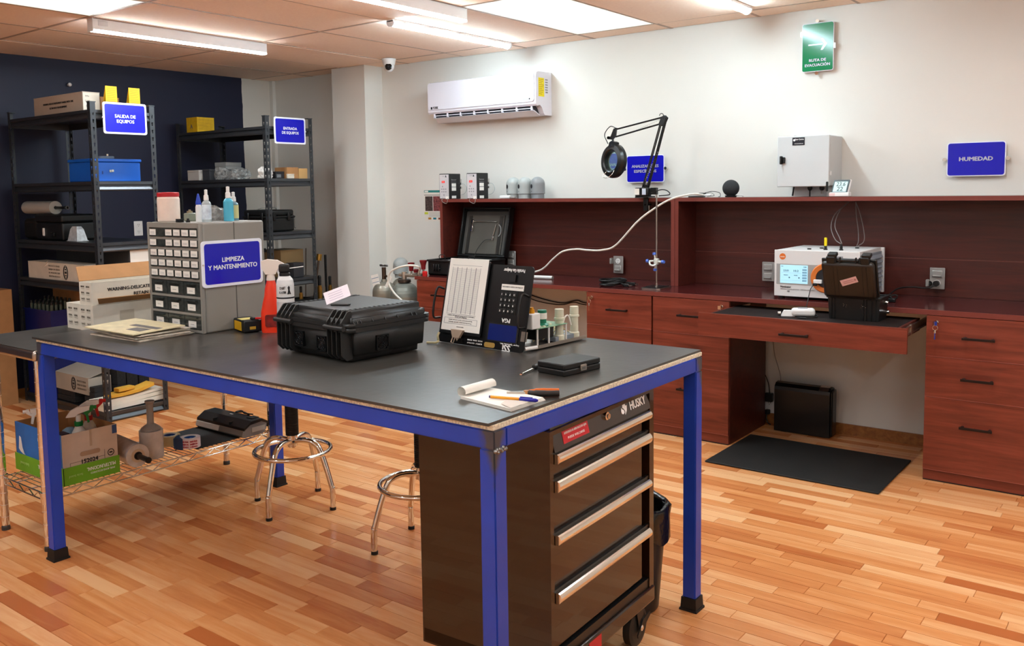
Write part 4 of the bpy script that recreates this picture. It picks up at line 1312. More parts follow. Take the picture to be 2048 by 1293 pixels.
# ---------------------------------------------------------------- chrome wire cart at the left end of the bench
CXA, CXB, CYA, CYB = 1.70, 2.86, 3.785, 4.19
CT = 0.872
ca_ = thing('wire_cart', 'chrome wire cart with a dark steel edged top, at the left end of the workbench', 'cart', (CXA, CYA, 0))
LX, LY_ = CXB - CXA, CYB - CYA
for x in (0, LX):
    for y in (0, LY_):
        q = MB().cyl((x, y, 0.022), (x, y, CT - 0.05), 0.0165, n=16)
        p = q.build('post', M_CHROME, ca_)
        g = MB()
        for k in range(14):
            z = 0.06 + k * 0.0555
            g.lathe([(0.0166, z), (0.0171, z + 0.0007), (0.0171, z + 0.0018), (0.0166, z + 0.0025)], (x, y, 0), 14)
        g.build('post_grooves', mat('groove glint', '#f0d8c4', 0.3, metal=0.6), p, kind='stuff')
        MB().lathe([(0, 0), (0.018, 0), (0.018, 0.016), (0.0145, 0.022), (0, 0.022)], (x, y, 0), 14).build('levelling_foot', mat('dark foot', '#3a3836', 0.5), p)
        MB().lathe([(0.0168, 0.205), (0.020, 0.205), (0.0222, 0.24), (0.0222, 0.255), (0.0168, 0.255)], (x, y, 0), 14).build('shelf_sleeve', M_CHROME, p)
SZ = 0.25
for (a, b) in (((0, 0), (LX, 0)), ((0, LY_), (LX, LY_)), ((0, 0), (0, LY_)), ((LX, 0), (LX, LY_))):
    A, B = Vector((*a, 0)), Vector((*b, 0))
    d = (B - A).normalized()
    A, B = A + d * 0.018, B - d * 0.018
    for z in (SZ - 0.006, SZ - 0.036):
        MB().cyl(A + Vector((0, 0, z)), B + Vector((0, 0, z)), 0.0038, n=8).build('edge_wire', M_CHROME, ca_)
    n_ = max(4, int((B - A).length / 0.045))
    pts = []
    for i in range(n_ + 1):
        p = A.lerp(B, i / n_)
        pts.append(p + Vector((0, 0, SZ - 0.008 if i % 2 else SZ - 0.034)))
    MB().tube(pts, 0.003, 6).build('truss_wire', M_CHROME, ca_)
wm = MB().cyl((0, 0, SZ - 0.0015), (0, LY_, SZ - 0.0015), 0.0023, n=6).mesh('deck_wire', M_CHROME)
for k in range(44):
    o = bpy.data.objects.new('deck_wire', wm)
    COL.objects.link(o)
    o.parent = ca_
    o.location = (0.026 + k * (LX - 0.052) / 43, 0, 0)
for y in (0.13, 0.27):
    MB().cyl((0, y, SZ - 0.0065), (LX, y, SZ - 0.0065), 0.003, n=6).build('cross_wire', M_CHROME, ca_)
q = MB().rbox(-0.05, LX + 0.05, -0.078, LY_ + 0.13, CT - 0.046, CT - 0.001, r=0.014, seg=4)
q.build('steel_top', M_STEEL, ca_)
MB().box(-0.046, LX + 0.046, -0.066, LY_ + 0.126, CT - 0.002, CT).build('top_mat', mat('worn cart mat', '#3d3a37', 0.4, var=0.3, scale=9, bump=0.1), ca_)
MB().box(LX - 0.42, LX - 0.03, 0.03, LY_ - 0.01, SZ + 0.0005, SZ + 0.0035).build('shelf_mat', M_RUBBER, ca_)

# cardboard boxes on the cart top
ZT = CT
def carton(name, label, loc, size, m, rz=0.0, group=None, tape=None, cat='box', edges=True):
    """cardboard box with folded lid flaps meeting over a centre gap"""
    t = thing(name, label, cat, loc, rz, group)
    w_, d_, h_ = size
    q = MB().box(0, w_, 0, d_, 0, h_ - 0.003)
    q.build('body', m, t)
    if w_ >= d_:
        a = (0.0, w_, -0.0008, d_ / 2 - 0.001)
        b = (0.0, w_, d_ / 2 + 0.001, d_ + 0.0008)
    else:
        a = (-0.0008, w_ / 2 - 0.001, 0.0, d_)
        b = (w_ / 2 + 0.001, w_ + 0.0008, 0.0, d_)
    for f in (a, b):
        MB().box(*f, h_ - 0.003, h_).build('flap', m, t)
    if tape:
        if w_ >= d_:
            MB().box(0.0, w_, d_ / 2 - 0.025, d_ / 2 + 0.025, h_, h_ + 0.0006).build('tape', tape, t)
        else:
            MB().box(w_ / 2 - 0.025, w_ / 2 + 0.025, 0.0, d_, h_, h_ + 0.0006).build('tape', tape, t)
    return t
M_INKGREY = mat('faded box print', '#6d6358', 0.8, var=0.2, scale=40)
def box_side_print(t, w_, d_, h_, rows=3, faint=True, x=-0.0012):
    m = M_INKGREY if faint else M_INK
    for r_ in range(rows):
        for c_ in range(2):
            text(('PART NO', 'SERIAL', 'DATE')[r_ % 3], h_ * 0.11, t, m, (x, d_ * (0.72 - 0.42 * c_), h_ * (0.8 - 0.27 * r_)), frame=SIDE_L, width=d_ * 0.26)
            MB().box(x, x + 0.0006, d_ * (0.6 - 0.42 * c_), d_ * (0.84 - 0.42 * c_), h_ * (0.71 - 0.27 * r_), h_ * (0.72 - 0.27 * r_)).build('printed_rule', m, t)
b1 = carton('long_carton', 'white printed carton on the cart top, left one of the lower pair', (2.052, 4.112, ZT), (0.62, 0.124, 0.121), M_WHITECARD, 0, 'white instrument cartons on the cart')
box_side_print(b1, 0.62, 0.124, 0.121)
b2 = carton('long_carton', 'white printed carton on the cart top, right one of the lower pair', (2.048, 3.985, ZT), (0.62, 0.124, 0.121), M_WHITECARD, 0, 'white instrument cartons on the cart')
box_side_print(b2, 0.62, 0.124, 0.121)
MB().box(0.13, 0.2, -0.0014, -0.0006, 0.04, 0.085).build('tape_patch', mat('old tape', '#b9ad9a', 0.5), b2)
b3 = thing('long_carton', 'white carton with raised brown flaps lettered WARNING, on top of the lower pair', 'box', (2.052, 3.992, ZT + 0.1215), math.radians(1), 'white instrument cartons on the cart')
q = MB().box(0, 0.6, 0, 0.004, 0.0, 0.106).box(0, 0.6, 0.106, 0.11, 0, 0.106).box(0, 0.004, 0.004, 0.106, 0, 0.106).box(0.596, 0.6, 0.004, 0.106, 0, 0.106).box(0.004, 0.596, 0.004, 0.106, 0, 0.004)
q.build('body', M_WHITECARD, b3)
q = MB()
q.t = Matrix.Translation((0, 0.11, 0.106)) @ Matrix.Rotation(math.radians(38), 4, 'X')
q.prism([(0, 0), (0.6, 0), (0.58, 0.1), (0.03, 0.1)], 'xy', 0, 0.003)
q.build('raised_flap', M_CARD, b3, label='brown flap raised at the back')
q = MB()
q.t = Matrix.Translation((0, -0.001, 0.004)) @ Matrix.Rotation(math.radians(-32), 4, 'X')
q.prism([(0.03, 0), (0.6, 0), (0.6, -0.045), (0.0, -0.055)], 'xy', 0, 0.003)
q.build('lower_flap', M_CARD, b3, label='brown flap folded out in front')
for s, z, x_ in (('WARNING-DELICATE INSTRUMENT', 0.066, 0.255), ('RETAIN BOX', 0.036, 0.27)):
    text(s, 0.022, b3, M_INK, (x_, -0.0008, z), bold=0.03, width=0.36 if len(s) > 12 else 0.13)
box_side_print(b3, 0.6, 0.11, 0.106)
st_ = thing('white_folder', 'thin white folder standing between the cartons and the grey cabinet', 'folder', (2.30, 3.80, ZT), math.radians(15))
MB().box(0, 0.22, 0, 0.008, 0, 0.24).build('cover', M_WHITEPL, st_)
MB().box(0.004, 0.216, 0.0082, 0.012, 0.004, 0.236).build('page_block', M_PAPER, st_)

# things on the cart's wire shelf
ZS = SZ + 0.001
cb_ = thing('paper_carton', 'open copier paper carton in blue, green and white holding spray bottles, on the wire shelf', 'box', (1.786, 3.80, ZS), 0)
BW, BD, BH = 0.245, 0.44, 0.222
M_CBLUE = mat('carton blue print', '#1e6fc8', 0.55, var=0.08, scale=12)
M_CGREEN = mat('carton green print', '#6fae24', 0.55, var=0.08, scale=12)
M_CWHITE = mat('carton white print', '#cdbfb0', 0.7, var=0.06, scale=14)
th = 0.004
MB().box(0, BW, 0, BD, 0, th).build('bottom', M_CARD, cb_)
fr_ = MB().box(0, BW, 0, th, th, BH).build('front_wall', M_CWHITE, cb_)
lf = MB().box(0, th, th, BD - th, th, BH).build('left_wall', M_CBLUE, cb_)
MB().box(BW - th, BW, th, BD - th, th, BH).build('right_wall', M_CARD, cb_)
MB().box(0, BW, BD - th, BD, th, BH).build('back_wall', M_CARD, cb_)
MB().box(th, BW - th, th + 0.0002, th + 0.001, th, BH - 0.001).box(th + 0.0002, th + 0.001, th + .001, BD - th, th, BH - 0.001).build('inner_lining', M_CARD, cb_)
gb = MB().box(-0.004, BW + 0.004, -0.005, -0.001, 0, 0.078).box(-0.005, -0.001, -0.005, BD + 0.003, 0, 0.078).build('green_sleeve', M_CGREEN, cb_)
MB().box(0.0, BW, -0.0008, 0.0, BH - 0.04, BH).box(BW - 0.026, BW, -0.0012, -0.0004, BH - 0.04, BH).build('top_band', M_CWHITE, fr_)
MB().box(BW - 0.022, BW, -0.0016, -0.0006, BH - 0.04, BH - 0.002).build('blue_corner', mat('carton navy print', '#2c4f86', 0.6), fr_)
MB().prism(rrect(0.075, 0.165, 0.112, 0.132, 0.0098), 'xz', -0.0016, -0.0002).build('hand_hole', mat('hole inner card', '#a98f76', 0.9), fr_)
MB().box(0.12, 0.13, -0.0014, -0.0003, 0.15, BH).build('tape_strip', mat('worn tape', '#b7a48e', 0.5), fr_)
text('152024', 0.026, fr_, M_INK, (0.115, -0.0012, 0.088), bold=0.03)
rg = MB()
rg.tube([(0.213 + 0.014 * math.cos(a), -0.001, 0.10 + 0.014 * math.sin(a)) for a in [2 * PI * i / 20 for i in range(20)]], 0.0018, 5, closed=True).box(0.206, 0.22, -0.0015, -0.0004, 0.097, 0.103)
rg.build('recycle_mark', M_INK, fr_)
bxo = MB()
for a in ((0.03, 0.185, 0.092, 0.0932), (0.03, 0.0312, 0.078, 0.093), (0.1838, 0.185, 0.078, 0.12)):
    bxo.box(a[0], a[1], -0.0012, -0.0004, a[2], a[3])
bxo.build('printed_frame', M_INK, fr_)
text('MULTIFUNCIONAL', 0.022, gb, M_WHITEINK, (0.165, -0.0056, 0.05), flip=True, bold=0.02, width=0.13)
text('PAPEL BOND ECOLOGICO', 0.011, gb, M_WHITEINK, (0.17, -0.0056, 0.03), flip=True, width=0.11)
text('facia bond', 0.015, gb, mat('pale green print', '#a9d27a', 0.6), (0.05, -0.0056, 0.036), flip=True)
text('MULTIFUNCIONAL', 0.024, gb, M_WHITEINK, (-0.0056, 0.14, 0.05), frame=SIDE_L, flip=True, bold=0.02, width=0.16)
text('facia bond', 0.02, gb, mat('pale green print', '#a9d27a', 0.6), (-0.0056, 0.35, 0.04), frame=SIDE_L, flip=True)
text('HAMMERMILL', 0.02, lf, M_WHITEINK, (-0.0006, 0.17, 0.17), frame=SIDE_L, bold=0.02, width=0.1)
text('Tidal', 0.034, lf, M_WHITEINK, (-0.0006, 0.16, 0.11), frame=SIDE_L, bold=0.03)
q = MB().prism([(-0.4, 0.16), (-0.385, 0.155), (-0.375, 0.11), (-0.36, 0.085), (-0.35, 0.08), (-0.37, 0.08), (-0.395, 0.09), (-0.41, 0.1), (-0.405, 0.13)], 'yz', -0.0008, 0)
q.v = [(a, -b, c) for a, b, c in q.v]
q.build('white_figure', M_WHITEINK, lf)
def trigger_bottle(name, label, x, y, z, rz, h, bodym, headm, trigm, ringm, r=0.034):
    t = thing(name, label, 'bottle', (x, y, z), rz, 'spray bottles in the paper carton')
    MB().lathe([(0, 0), (r, 0), (r, h * 0.55), (r * 0.85, h * 0.63), (r * 0.42, h * 0.72), (r * 0.42, h * 0.74)], n=18).build('body', bodym, t)
    MB().lathe([(r * 0.5, h * 0.72), (r * 0.53, h * 0.725), (r * 0.53, h * 0.785), (r * 0.48, h * 0.79)], n=16).build('collar', ringm, t)
    q = MB().cyl((0, 0, h * 0.785), (0, 0, h * 0.88), r * 0.33, n=12)
    q.prism([(-0.05, h * 0.86), (-0.03, h * 0.95), (0.0, h), (0.045, h), (0.045, h * 0.94), (0.0, h * 0.9), (-0.015, h * 0.86)], 'xz', -0.010, 0.010)
    q.build('spray_head', headm, t)
    MB().prism([(0.015, h * 0.93), (0.045, h * 0.93), (0.05, h), (0.062, h), (0.062, h * 0.94), (0.04, h * 0.88), (0.045, h * 0.76), (0.036, h * 0.75), (0.028, h * 0.88)], 'xz', -0.007, 0.007).build('trigger', trigm, t)
    MB().cyl((0.062, 0, h * 0.97), (0.075, 0, h * 0.97), 0.008, n=10).build('nozzle', trigm, t)
    return t
M_GREENPL = mat('green trigger', '#0f7a33', 0.4)
M_BODYW = mat('milky bottle', '#d9d6cf', 0.4)
ZI = ZS + th + 0.001
trigger_bottle('trigger_bottle', 'white spray bottle with a green trigger in the paper carton', 1.912, 3.90, ZI, math.radians(-25), 0.305, M_BODYW, M_WHITEPL, M_GREENPL, M_GREENPL)
trigger_bottle('trigger_bottle', 'white spray bottle with a red trigger in the paper carton', 1.975, 3.935, ZI, math.radians(-15), 0.315, M_BODYW, M_WHITEPL, M_RED, M_RED)
trigger_bottle('trigger_bottle', 'white spray bottle with a white trigger in the paper carton by the cart post', 1.865, 4.145, ZI, math.radians(160), 0.275, M_BODYW, M_WHITEPL, M_WHITEPL, M_WHITEPL)
cr = thing('cloth_rag', 'pale blue cloth rag stuffed into the paper carton', 'cloth', (1.90, 4.05, ZI))
MB().sphere((0, 0, 0.105), 0.055, 14, 8, (0.9, 1.1, 0.95)).sphere((0.02, -0.045, 0.16), 0.04, 12, 8, (1, 0.8, 0.9)).build('rag_bundle', mat('blue rag', '#7fa3c0', 0.9, var=0.25, scale=25, bump=1, bscale=40), cr)
sb = thing('white_tape_roll', 'white roll lying in the paper carton near its blue wall', 'roll', (1.905, 4.17, ZI + 0.10))
MB().lathe([(0.02, 0), (0.038, 0), (0.038, 0.05), (0.02, 0.05), (0.02, 0)], n=20).build('tape_body', M_WHITEPL, sb)
bxx = thing('dark_carton', 'small dark box in the paper carton beside the rag', 'box', (1.845, 3.95, ZI))
MB().rbox(-0.035, 0.035, -0.03, 0.03, 0, 0.19, r=0.002, seg=1).build('body', mat('dark violet box', '#2b2030', 0.5), bxx)
text('N2', 0.026, bxx, M_WHITEINK, (-0.0, -0.0305, 0.172), bold=0.03)
gb_ = thing('black_can', 'black can in the paper carton between the two trigger bottles', 'can', (1.965, 3.855, ZI))
MB().lathe([(0, 0), (0.03, 0), (0.03, 0.15), (0.022, 0.17), (0.02, 0.19), (0, 0.192)], n=16).build('body', M_BLACKSAT, gb_)

M_FILM = mat('stretch film', '#cfc9c4', 0.2, var=0.12, scale=30)
sf = thing('stretch_film_roll', 'roll of stretch film lying on its side with a black handle, on the wire shelf', 'roll', (2.12, 3.79, ZS + 0.054), math.radians(84))
q = MB().lathe([(0.03, 0), (0.053, 0), (0.053, 0.26), (0.03, 0.26)], n=26, axis='x')
q.build('film_body', M_FILM, sf)
MB().lathe([(0.018, -0.004), (0.031, -0.004), (0.031, 0.262), (0.018, 0.262), (0.018, -0.004)], n=22, axis='x').build('core', mat('film core', '#cdb89c', 0.6), sf)
MB().lathe([(0, -0.006), (0.019, -0.006), (0.019, 0.03), (0, 0.03)], n=16, axis='x').lathe([(0.012, -0.012), (0.012, -0.03), (0.012, -0.1), (0.014, -0.102), (0.014, -0.112), (0, -0.114)], n=14, axis='x').build('black_handle', M_BLACKPL, sf)
ps = thing('white_sheet_pad', 'white pad lying behind the stretch film on the wire shelf', 'paper', (2.10, 4.06, ZS))
MB().box(0, 0.2, 0, 0.12, 0.0, 0.02).build('page_block', M_PAPER, ps)
MB().box(-0.001, 0.201, -0.001, 0.121, 0.02, 0.022).build('cover', M_WHITEPL, ps)
fb = thing('film_dispenser', 'upright roll of wrapping film on a grey handle, on the wire shelf', 'roll', (2.245, 3.885, ZS))
MB().lathe([(0.02, 0.0), (0.054, 0.0), (0.054, 0.132), (0.02, 0.132)], n=26).build('film_body', M_FILM, fb)
MB().lathe([(0, 0.0), (0.019, 0.0), (0.019, 0.133), (0.046, 0.133), (0.046, 0.14), (0.038, 0.148), (0.018, 0.162), (0.0155, 0.17), (0.0155, 0.258), (0.022, 0.265), (0.022, 0.274), (0, 0.276)], n=24).build('grey_handle', mat('grey handle plastic', '#9b9793', 0.4), fb)
M_TAPEBLUE = mat('navy dispenser', '#1d3f68', 0.4)
def tape_dispenser(name, label, x, y, rz, tapem, printed):
    t = thing(name, label, 'tape', (x, y, ZS + 0.0035), rz, 'tape dispensers on the wire shelf')
    MB().lathe([(0.034, 0.004), (0.05, 0.004), (0.05, 0.052), (0.034, 0.052), (0.034, 0.004)], n=30).build('tape_roll', tapem, t)
    MB().lathe([(0.030, 0.003), (0.0335, 0.003), (0.0335, 0.053), (0.030, 0.053), (0.030, 0.003)], n=26).build('core', M_PAPER, t)
    q = MB().lathe([(0.008, 0.0), (0.029, 0.0), (0.029, 0.048), (0.026, 0.05), (0.026, 0.004), (0.008, 0.004)], n=24).box(-0.03, 0.03, -0.004, 0.004, 0.02, 0.044).box(-0.004, 0.004, -0.03, 0.03, 0.02, 0.044)
    q.build('hub', mat('blue hub', '#1c4f9c', 0.4), t)
    q = MB().prism([(-0.062, -0.03), (-0.035, -0.045), (-0.02, -0.05), (-0.05, 0.0), (-0.055, 0.03), (-0.065, 0.035)], 'xy', 0.0, 0.056)
    q.build('dispenser_arm', M_TAPEBLUE, t)
    MB().box(-0.07, -0.062, -0.03, 0.03, 0.002, 0.054).build('cutter_plate', M_TAPEBLUE, t)
    if printed:
        for k, s in enumerate(('FRAGIL FRAGIL', 'MANEJESE CON', 'CUIDADO')):
            for j in range(3):
                a = math.radians(-150 + j * 48)
                fr = Matrix(((-math.sin(a), 0, math.cos(a), 0), (math.cos(a), 0, math.sin(a), 0), (0, 1, 0, 0), (0, 0, 0, 1)))
                text(s, 0.011, t, mat('red tape print', '#c2233f', 0.5), (0.0506 * math.cos(a), 0.0506 * math.sin(a), 0.04 - k * 0.013), frame=fr, bold=0.03, width=0.036)
    return t
tape_dispenser('tape_dispenser', 'dispenser with cream packing tape on the wire shelf behind the printed one', 2.40, 3.985, math.radians(-60), mat('cream tape', '#dccfa0', 0.3), False)
tape_dispenser('tape_dispenser', 'dispenser with red printed white tape on the wire shelf', 2.435, 3.865, math.radians(-48), mat('white red tape', '#ecd9d8', 0.35), True)
lm = thing('laminator', 'black and grey laminator with its cable on top, on the wire shelf', 'laminator', (2.672, 3.775, ZS + 0.004), math.radians(0))
# long along the depth of the cart; local x across
q = MB()
P_ = [(0.0, 0.012), (0.012, 0.0), (0.13, 0.0), (0.15, 0.02), (0.155, 0.05), (0.12, 0.066), (0.05, 0.06), (0.008, 0.035)]
q.prism(P_, 'xz', 0.0, 0.405)
q.build('lower_body', mat('grey laminator body', '#8b8987', 0.4), lm)
q = MB()
q.prism([(0.012, 0.036), (0.05, 0.0605), (0.12, 0.0665), (0.156, 0.05), (0.157, 0.03), (0.163, 0.03), (0.164, 0.058), (0.125, 0.08), (0.06, 0.078), (0.014, 0.05)], 'xz', -0.004, 0.409)
q.build('top_cover', mat('laminator black', '#161616', 0.4), lm)
MB().prism([(-0.003, 0.012), (0.005, 0.012), (0.012, 0.036), (0.004, 0.036)], 'xz', 0.2, 0.40).build('light_strip', M_WHITEPL, lm)
MB().box(0.06, 0.14, -0.0045, -0.0036, 0.02, 0.045).build('end_label', mat('silver label', '#b5b0a6', 0.4), lm)
MB().box(0.085, 0.13, 0.03, 0.075, 0.0795, 0.083).build('control_panel', M_BLACKMAT, lm)
for y in (0.12, 0.26):
    MB().box(0.014, 0.04, y, y + 0.005, 0.048, 0.066).build('paper_guide', M_BLACKPL, lm)
MB().tube(spline([(0.12, 0.10, 0.083), (0.135, 0.16, 0.087), (0.11, 0.2, 0.088), (0.14, 0.19, 0.09), (0.115, 0.13, 0.09), (0.13, 0.08, 0.088)], 6), 0.004, 6).build('power_cable', M_BLACKPL, lm)
text('GBC', 0.014, lm, M_WHITEINK, (0.09, 0.21, 0.0805), frame=Matrix.Rotation(-PI / 2, 4, 'Z'), bold=0.02)
# ---------------------------------------------------------------- boltless black shelving
M_SHELF = mat('black shelf steel', '#37393c', 0.36, metal=0.3, var=0.08)
M_BEAM = mat('shelf beam steel', '#55585c', 0.3, metal=0.75, var=0.06)
M_SHELFDK = mat('dark shelf steel', '#131418', 0.4, metal=0.2, var=0.08)
M_DECK = mat('dark shelf deck', '#1b1b1e', 0.3, var=0.1)
def slotted_post(parent, x, y, sx, sy, H, m):
    """L shaped post with keyhole slots; sx, sy = +-1 give the direction of its two flanges"""
    q = MB()
    FWD, th_ = 0.036, 0.002
    pitch, slot = 0.05, 0.024
    n = int(H / pitch)
    def pl(a0, a1, z0, z1, axis):
        if axis == 'x':
            xa, xb = sorted((x + sx * a0, x + sx * a1))
            ya, yb = sorted((y, y + sy * th_))
        else:
            xa, xb = sorted((x, x + sx * th_))
            ya, yb = sorted((y + sy * a0, y + sy * a1))
        q.box(xa, xb, ya, yb, z0, z1)
    for ax in 'xy':
        pl(0.0 if ax == 'x' else th_, 0.013, 0, H, ax)
        pl(0.024, FWD, 0, H, ax)
        z = 0.0
        for k in range(n):
            zc = (k + 0.5) * pitch
            pl(0.013, 0.024, z, zc - slot / 2, ax)
            # the narrower lower end of the keyhole
            pl(0.013, 0.0155, zc - slot / 2, zc, ax)
            pl(0.0215, 0.024, zc - slot / 2, zc, ax)
            z = zc + slot / 2
        pl(0.013, 0.024, z, H, ax)
    p = q.build('post', m, parent)
    c = MB()
    xa, xb = sorted((x - sx * 0.003, x + sx * (FWD + 0.003)))
    ya, yb = sorted((y - sy * 0.003, y + sy * (FWD + 0.003)))
    c.box(xa, xb, ya, yb, H, H + 0.006)
    c.build('post_cap', m, p)
def shelving(name, label, x0, y0, wx, wy, H, levels, m):
    t = thing(name, label, 'shelf', (x0, y0, 0))
    for x, sx in ((0, 1), (wx, -1)):
        for y, sy in ((0, 1), (wy, -1)):
            slotted_post(t, x, y, sx, sy, H, m)
    for z in [l_ - 0.001 for l_ in levels]:
        for y, s in ((0.003, 1), (wy - 0.003, -1)):
            MB().prism([(y, z), (y + s * 0.014, z), (y + s * 0.014, z - 0.06), (y, z - 0.06), (y - s * 0.002, z - 0.052), (y + s * 0.011, z - 0.03), (y + s * 0.011, z - 0.024), (y, z - 0.02)], 'yz', 0.003, wx - 0.003).build('end_beam', M_BEAM, t)
        for x, s in ((0.003, 1), (wx - 0.003, -1)):
            MB().prism([(x, z), (x + s * 0.014, z), (x + s * 0.014, z - 0.06), (x, z - 0.06), (x - s * 0.002, z - 0.052), (x + s * 0.011, z - 0.03), (x + s * 0.011, z - 0.024), (x, z - 0.02)], 'xz', 0.003, wy - 0.003).build('side_beam', m, t)
        MB().box(0.018, wx - 0.018, 0.018, wy - 0.018, z - 0.016, z - 0.001).build('deck', M_DECK, t)
    return t
S1X, S1Y, S2X, S2Y = 2.938, 5.61, 4.275, 5.585
L1 = (2.05, 1.59, 1.19, 0.918, 0.066)
L2 = (2.007, 1.61, 1.196, 0.826, 0.066)
shelving('storage_shelf', 'left black slotted shelving unit carrying the SALIDA DE EQUIPOS sign', S1X, S1Y, 0.445, 1.16, 2.095, L1, M_SHELF)
shelving('storage_shelf', 'right black slotted shelving unit carrying the ENTRADA DE EQUIPOS sign', S2X, S2Y, 0.452, 1.19, 2.08, L2, M_SHELF)

# left shelf, top level
b = thing('long_carton', 'long white printed carton on the top level of the left shelf', 'box', (2.985, 5.785, L1[0]))
MB().box(0, 0.115, 0, 0.675, 0, 0.126).build('body', mat('dusty white carton', '#b8a999', 0.85, var=0.06), b)
MB().box(-0.001, 0.116, -0.001, 0.676, 0.126, 0.129).build('flap', mat('dusty white carton', '#b8a999', 0.85), b)
MB().box(0.004, 0.111, -0.001, 0.0, 0.004, 0.122).build('end_label', M_WHITECARD, b)
text('WARNING-DELICATE INSTRUMENT! HANDLE WITH CARE.', 0.018, b, M_INK, (-0.001, 0.33, 0.075), frame=SIDE_L, bold=0.02, width=0.42)
text('RETAIN BOX FOR RESHIPMENT.', 0.018, b, M_INK, (-0.001, 0.33, 0.045), frame=SIDE_L, bold=0.02, width=0.24)
for k in range(3):
    text(('P/N', 'TYPE', 'S/N')[k], 0.016, b, M_INKGREY, (0.03, -0.0015, 0.1 - k * 0.032))
carton('small_carton', 'small brown carton behind the long one on top of the left shelf', (3.112, 5.80, L1[0]), (0.13, 0.3, 0.105), M_CARD)
for x, lab in ((3.088, 'left of the two yellow cards standing on top of the left shelf'), (3.25, 'right of the two yellow cards standing on top of the left shelf')):
    t = thing('yellow_card', lab, 'card', (x, 5.685, L1[0]), math.radians(2), 'yellow cards on the left shelf')
    MB().box(0, 0.08, 0, 0.0015, 0, 0.166).build('front_leaf', M_YELLOW, t)
    MB().prism([(0.0015, 0.166), (0.055, 0.0), (0.0535, 0.0), (0.0, 0.166)], 'yz', 0, 0.08).build('rear_leaf', M_YELLOW, t)
    q = MB()
    for k in range(9):
        q.box(0.008, 0.07, -0.0005, 0, 0.15 - k * 0.012, 0.153 - k * 0.012)
    q.build('printed_lines', mat('dark yellow print', '#a8790c', 0.6), t, kind='stuff')
# second level
b = thing('tool_box', 'blue metal box with a latch on the second level of the left shelf', 'box', (3.005, 5.76, L1[1]))
M_BLUEBOX = mat('blue box paint', '#1c62c8', 0.35, var=0.04)
MB().rbox(0, 0.345, 0, 0.30, 0, 0.13, r=0.006, seg=2).build('body', M_BLUEBOX, b)
MB().rbox(-0.006, 0.352, -0.006, 0.306, 0.131, 0.152, r=0.005, seg=2).build('lid', M_BLUEBOX, b)
q = MB().box(0.12, 0.132, -0.006, 0, 0.062, 0.078).box(0.134, 0.15, -0.007, 0, 0.064, 0.08)
q.build('latch', M_CHROME, b)
MB().box(0.07, 0.078, -0.0008, 0, 0.05, 0.07).build('logo_mark', mat('dark blue print', '#12307a', 0.5), b)
p = thing('clear_container', 'small clear plastic piece lying on the blue metal box', 'container', (3.09, 5.80, L1[1] + 0.1525))
MB().rbox(0, 0.10, 0, 0.07, 0, 0.02, r=0.006, seg=2).build('body', mat('clear plastic', '#8a97a8', 0.15, alpha=0.5), p)
MB().cyl((0.06, 0.02, 0.02), (0.06, 0.02, 0.034), 0.008, n=10).build('cap', M_CHROME, p)
# third level
b = thing('instrument_case', 'black instrument case with a white handle on the third level of the left shelf', 'case', (2.975, 6.14, L1[2]), 0)
MB().rbox(0, 0.24, 0, 0.38, 0.0, 0.125, r=0.014, seg=3).build('base_shell', M_BLACKPL, b)
MB().rbox(-0.006, 0.246, -0.006, 0.386, 0.126, 0.18, r=0.014, seg=3).build('lid', M_BLACKPL, b)
MB().rbox(-0.01, 0.002, 0.25, 0.268, 0.03, 0.085, r=0.003, seg=1).build('handle', M_WHITEPL, b, label='white handle')
MB().rbox(-0.012, 0.0, 0.10, 0.15, 0.028, 0.058, r=0.004, seg=1).build('latch', M_BLACKSAT, b)
MB().rbox(0.01, 0.22, 0.388, 0.60, 0.0, 0.15, r=0.03, seg=3).build('side_pouch', M_BLACKMAT, b)
b = thing('film_roll', 'pale roll on a black spindle, on the black case of the left shelf', 'roll', (3.03, 6.14, L1[2] + 0.1805))
MB().lathe([(0.012, 0.0), (0.046, 0.0), (0.046, 0.42), (0.012, 0.42)], (0, 0.19, 0.0465), 24, axis='y').build('film_body', mat('pale film', '#b9b6ae', 0.3, var=0.08), b)
MB().cyl((0, 0.02, 0.0465), (0, 0.61, 0.0465), 0.009, n=10).build('spindle', M_BLACKSAT, b)
MB().cyl((0, 0.02, 0.0465), (0, 0.04, 0.0465), 0.013, n=10).build('spindle_cap', M_GREYMETAL, b)
b = thing('clear_blister', 'pale clear blister shell on the third level of the left shelf', 'container', (2.985, 5.965, L1[2]))
q = MB()
q.frus((0, 0.075, 0, 0.13), (0.012, 0.06, 0.02, 0.11), 0.0, 0.08).frus((0.012, 0.06, 0.02, 0.11), (0.02, 0.052, 0.035, 0.095), 0.08, 0.1)
q.build('shell', mat('milky blister', '#c2c6ca', 0.2, var=0.2, scale=50), b)
MB().box(-0.004, 0.079, -0.004, 0.134, 0.0, 0.004).build('flange', mat('milky blister', '#c2c6ca', 0.2), b)
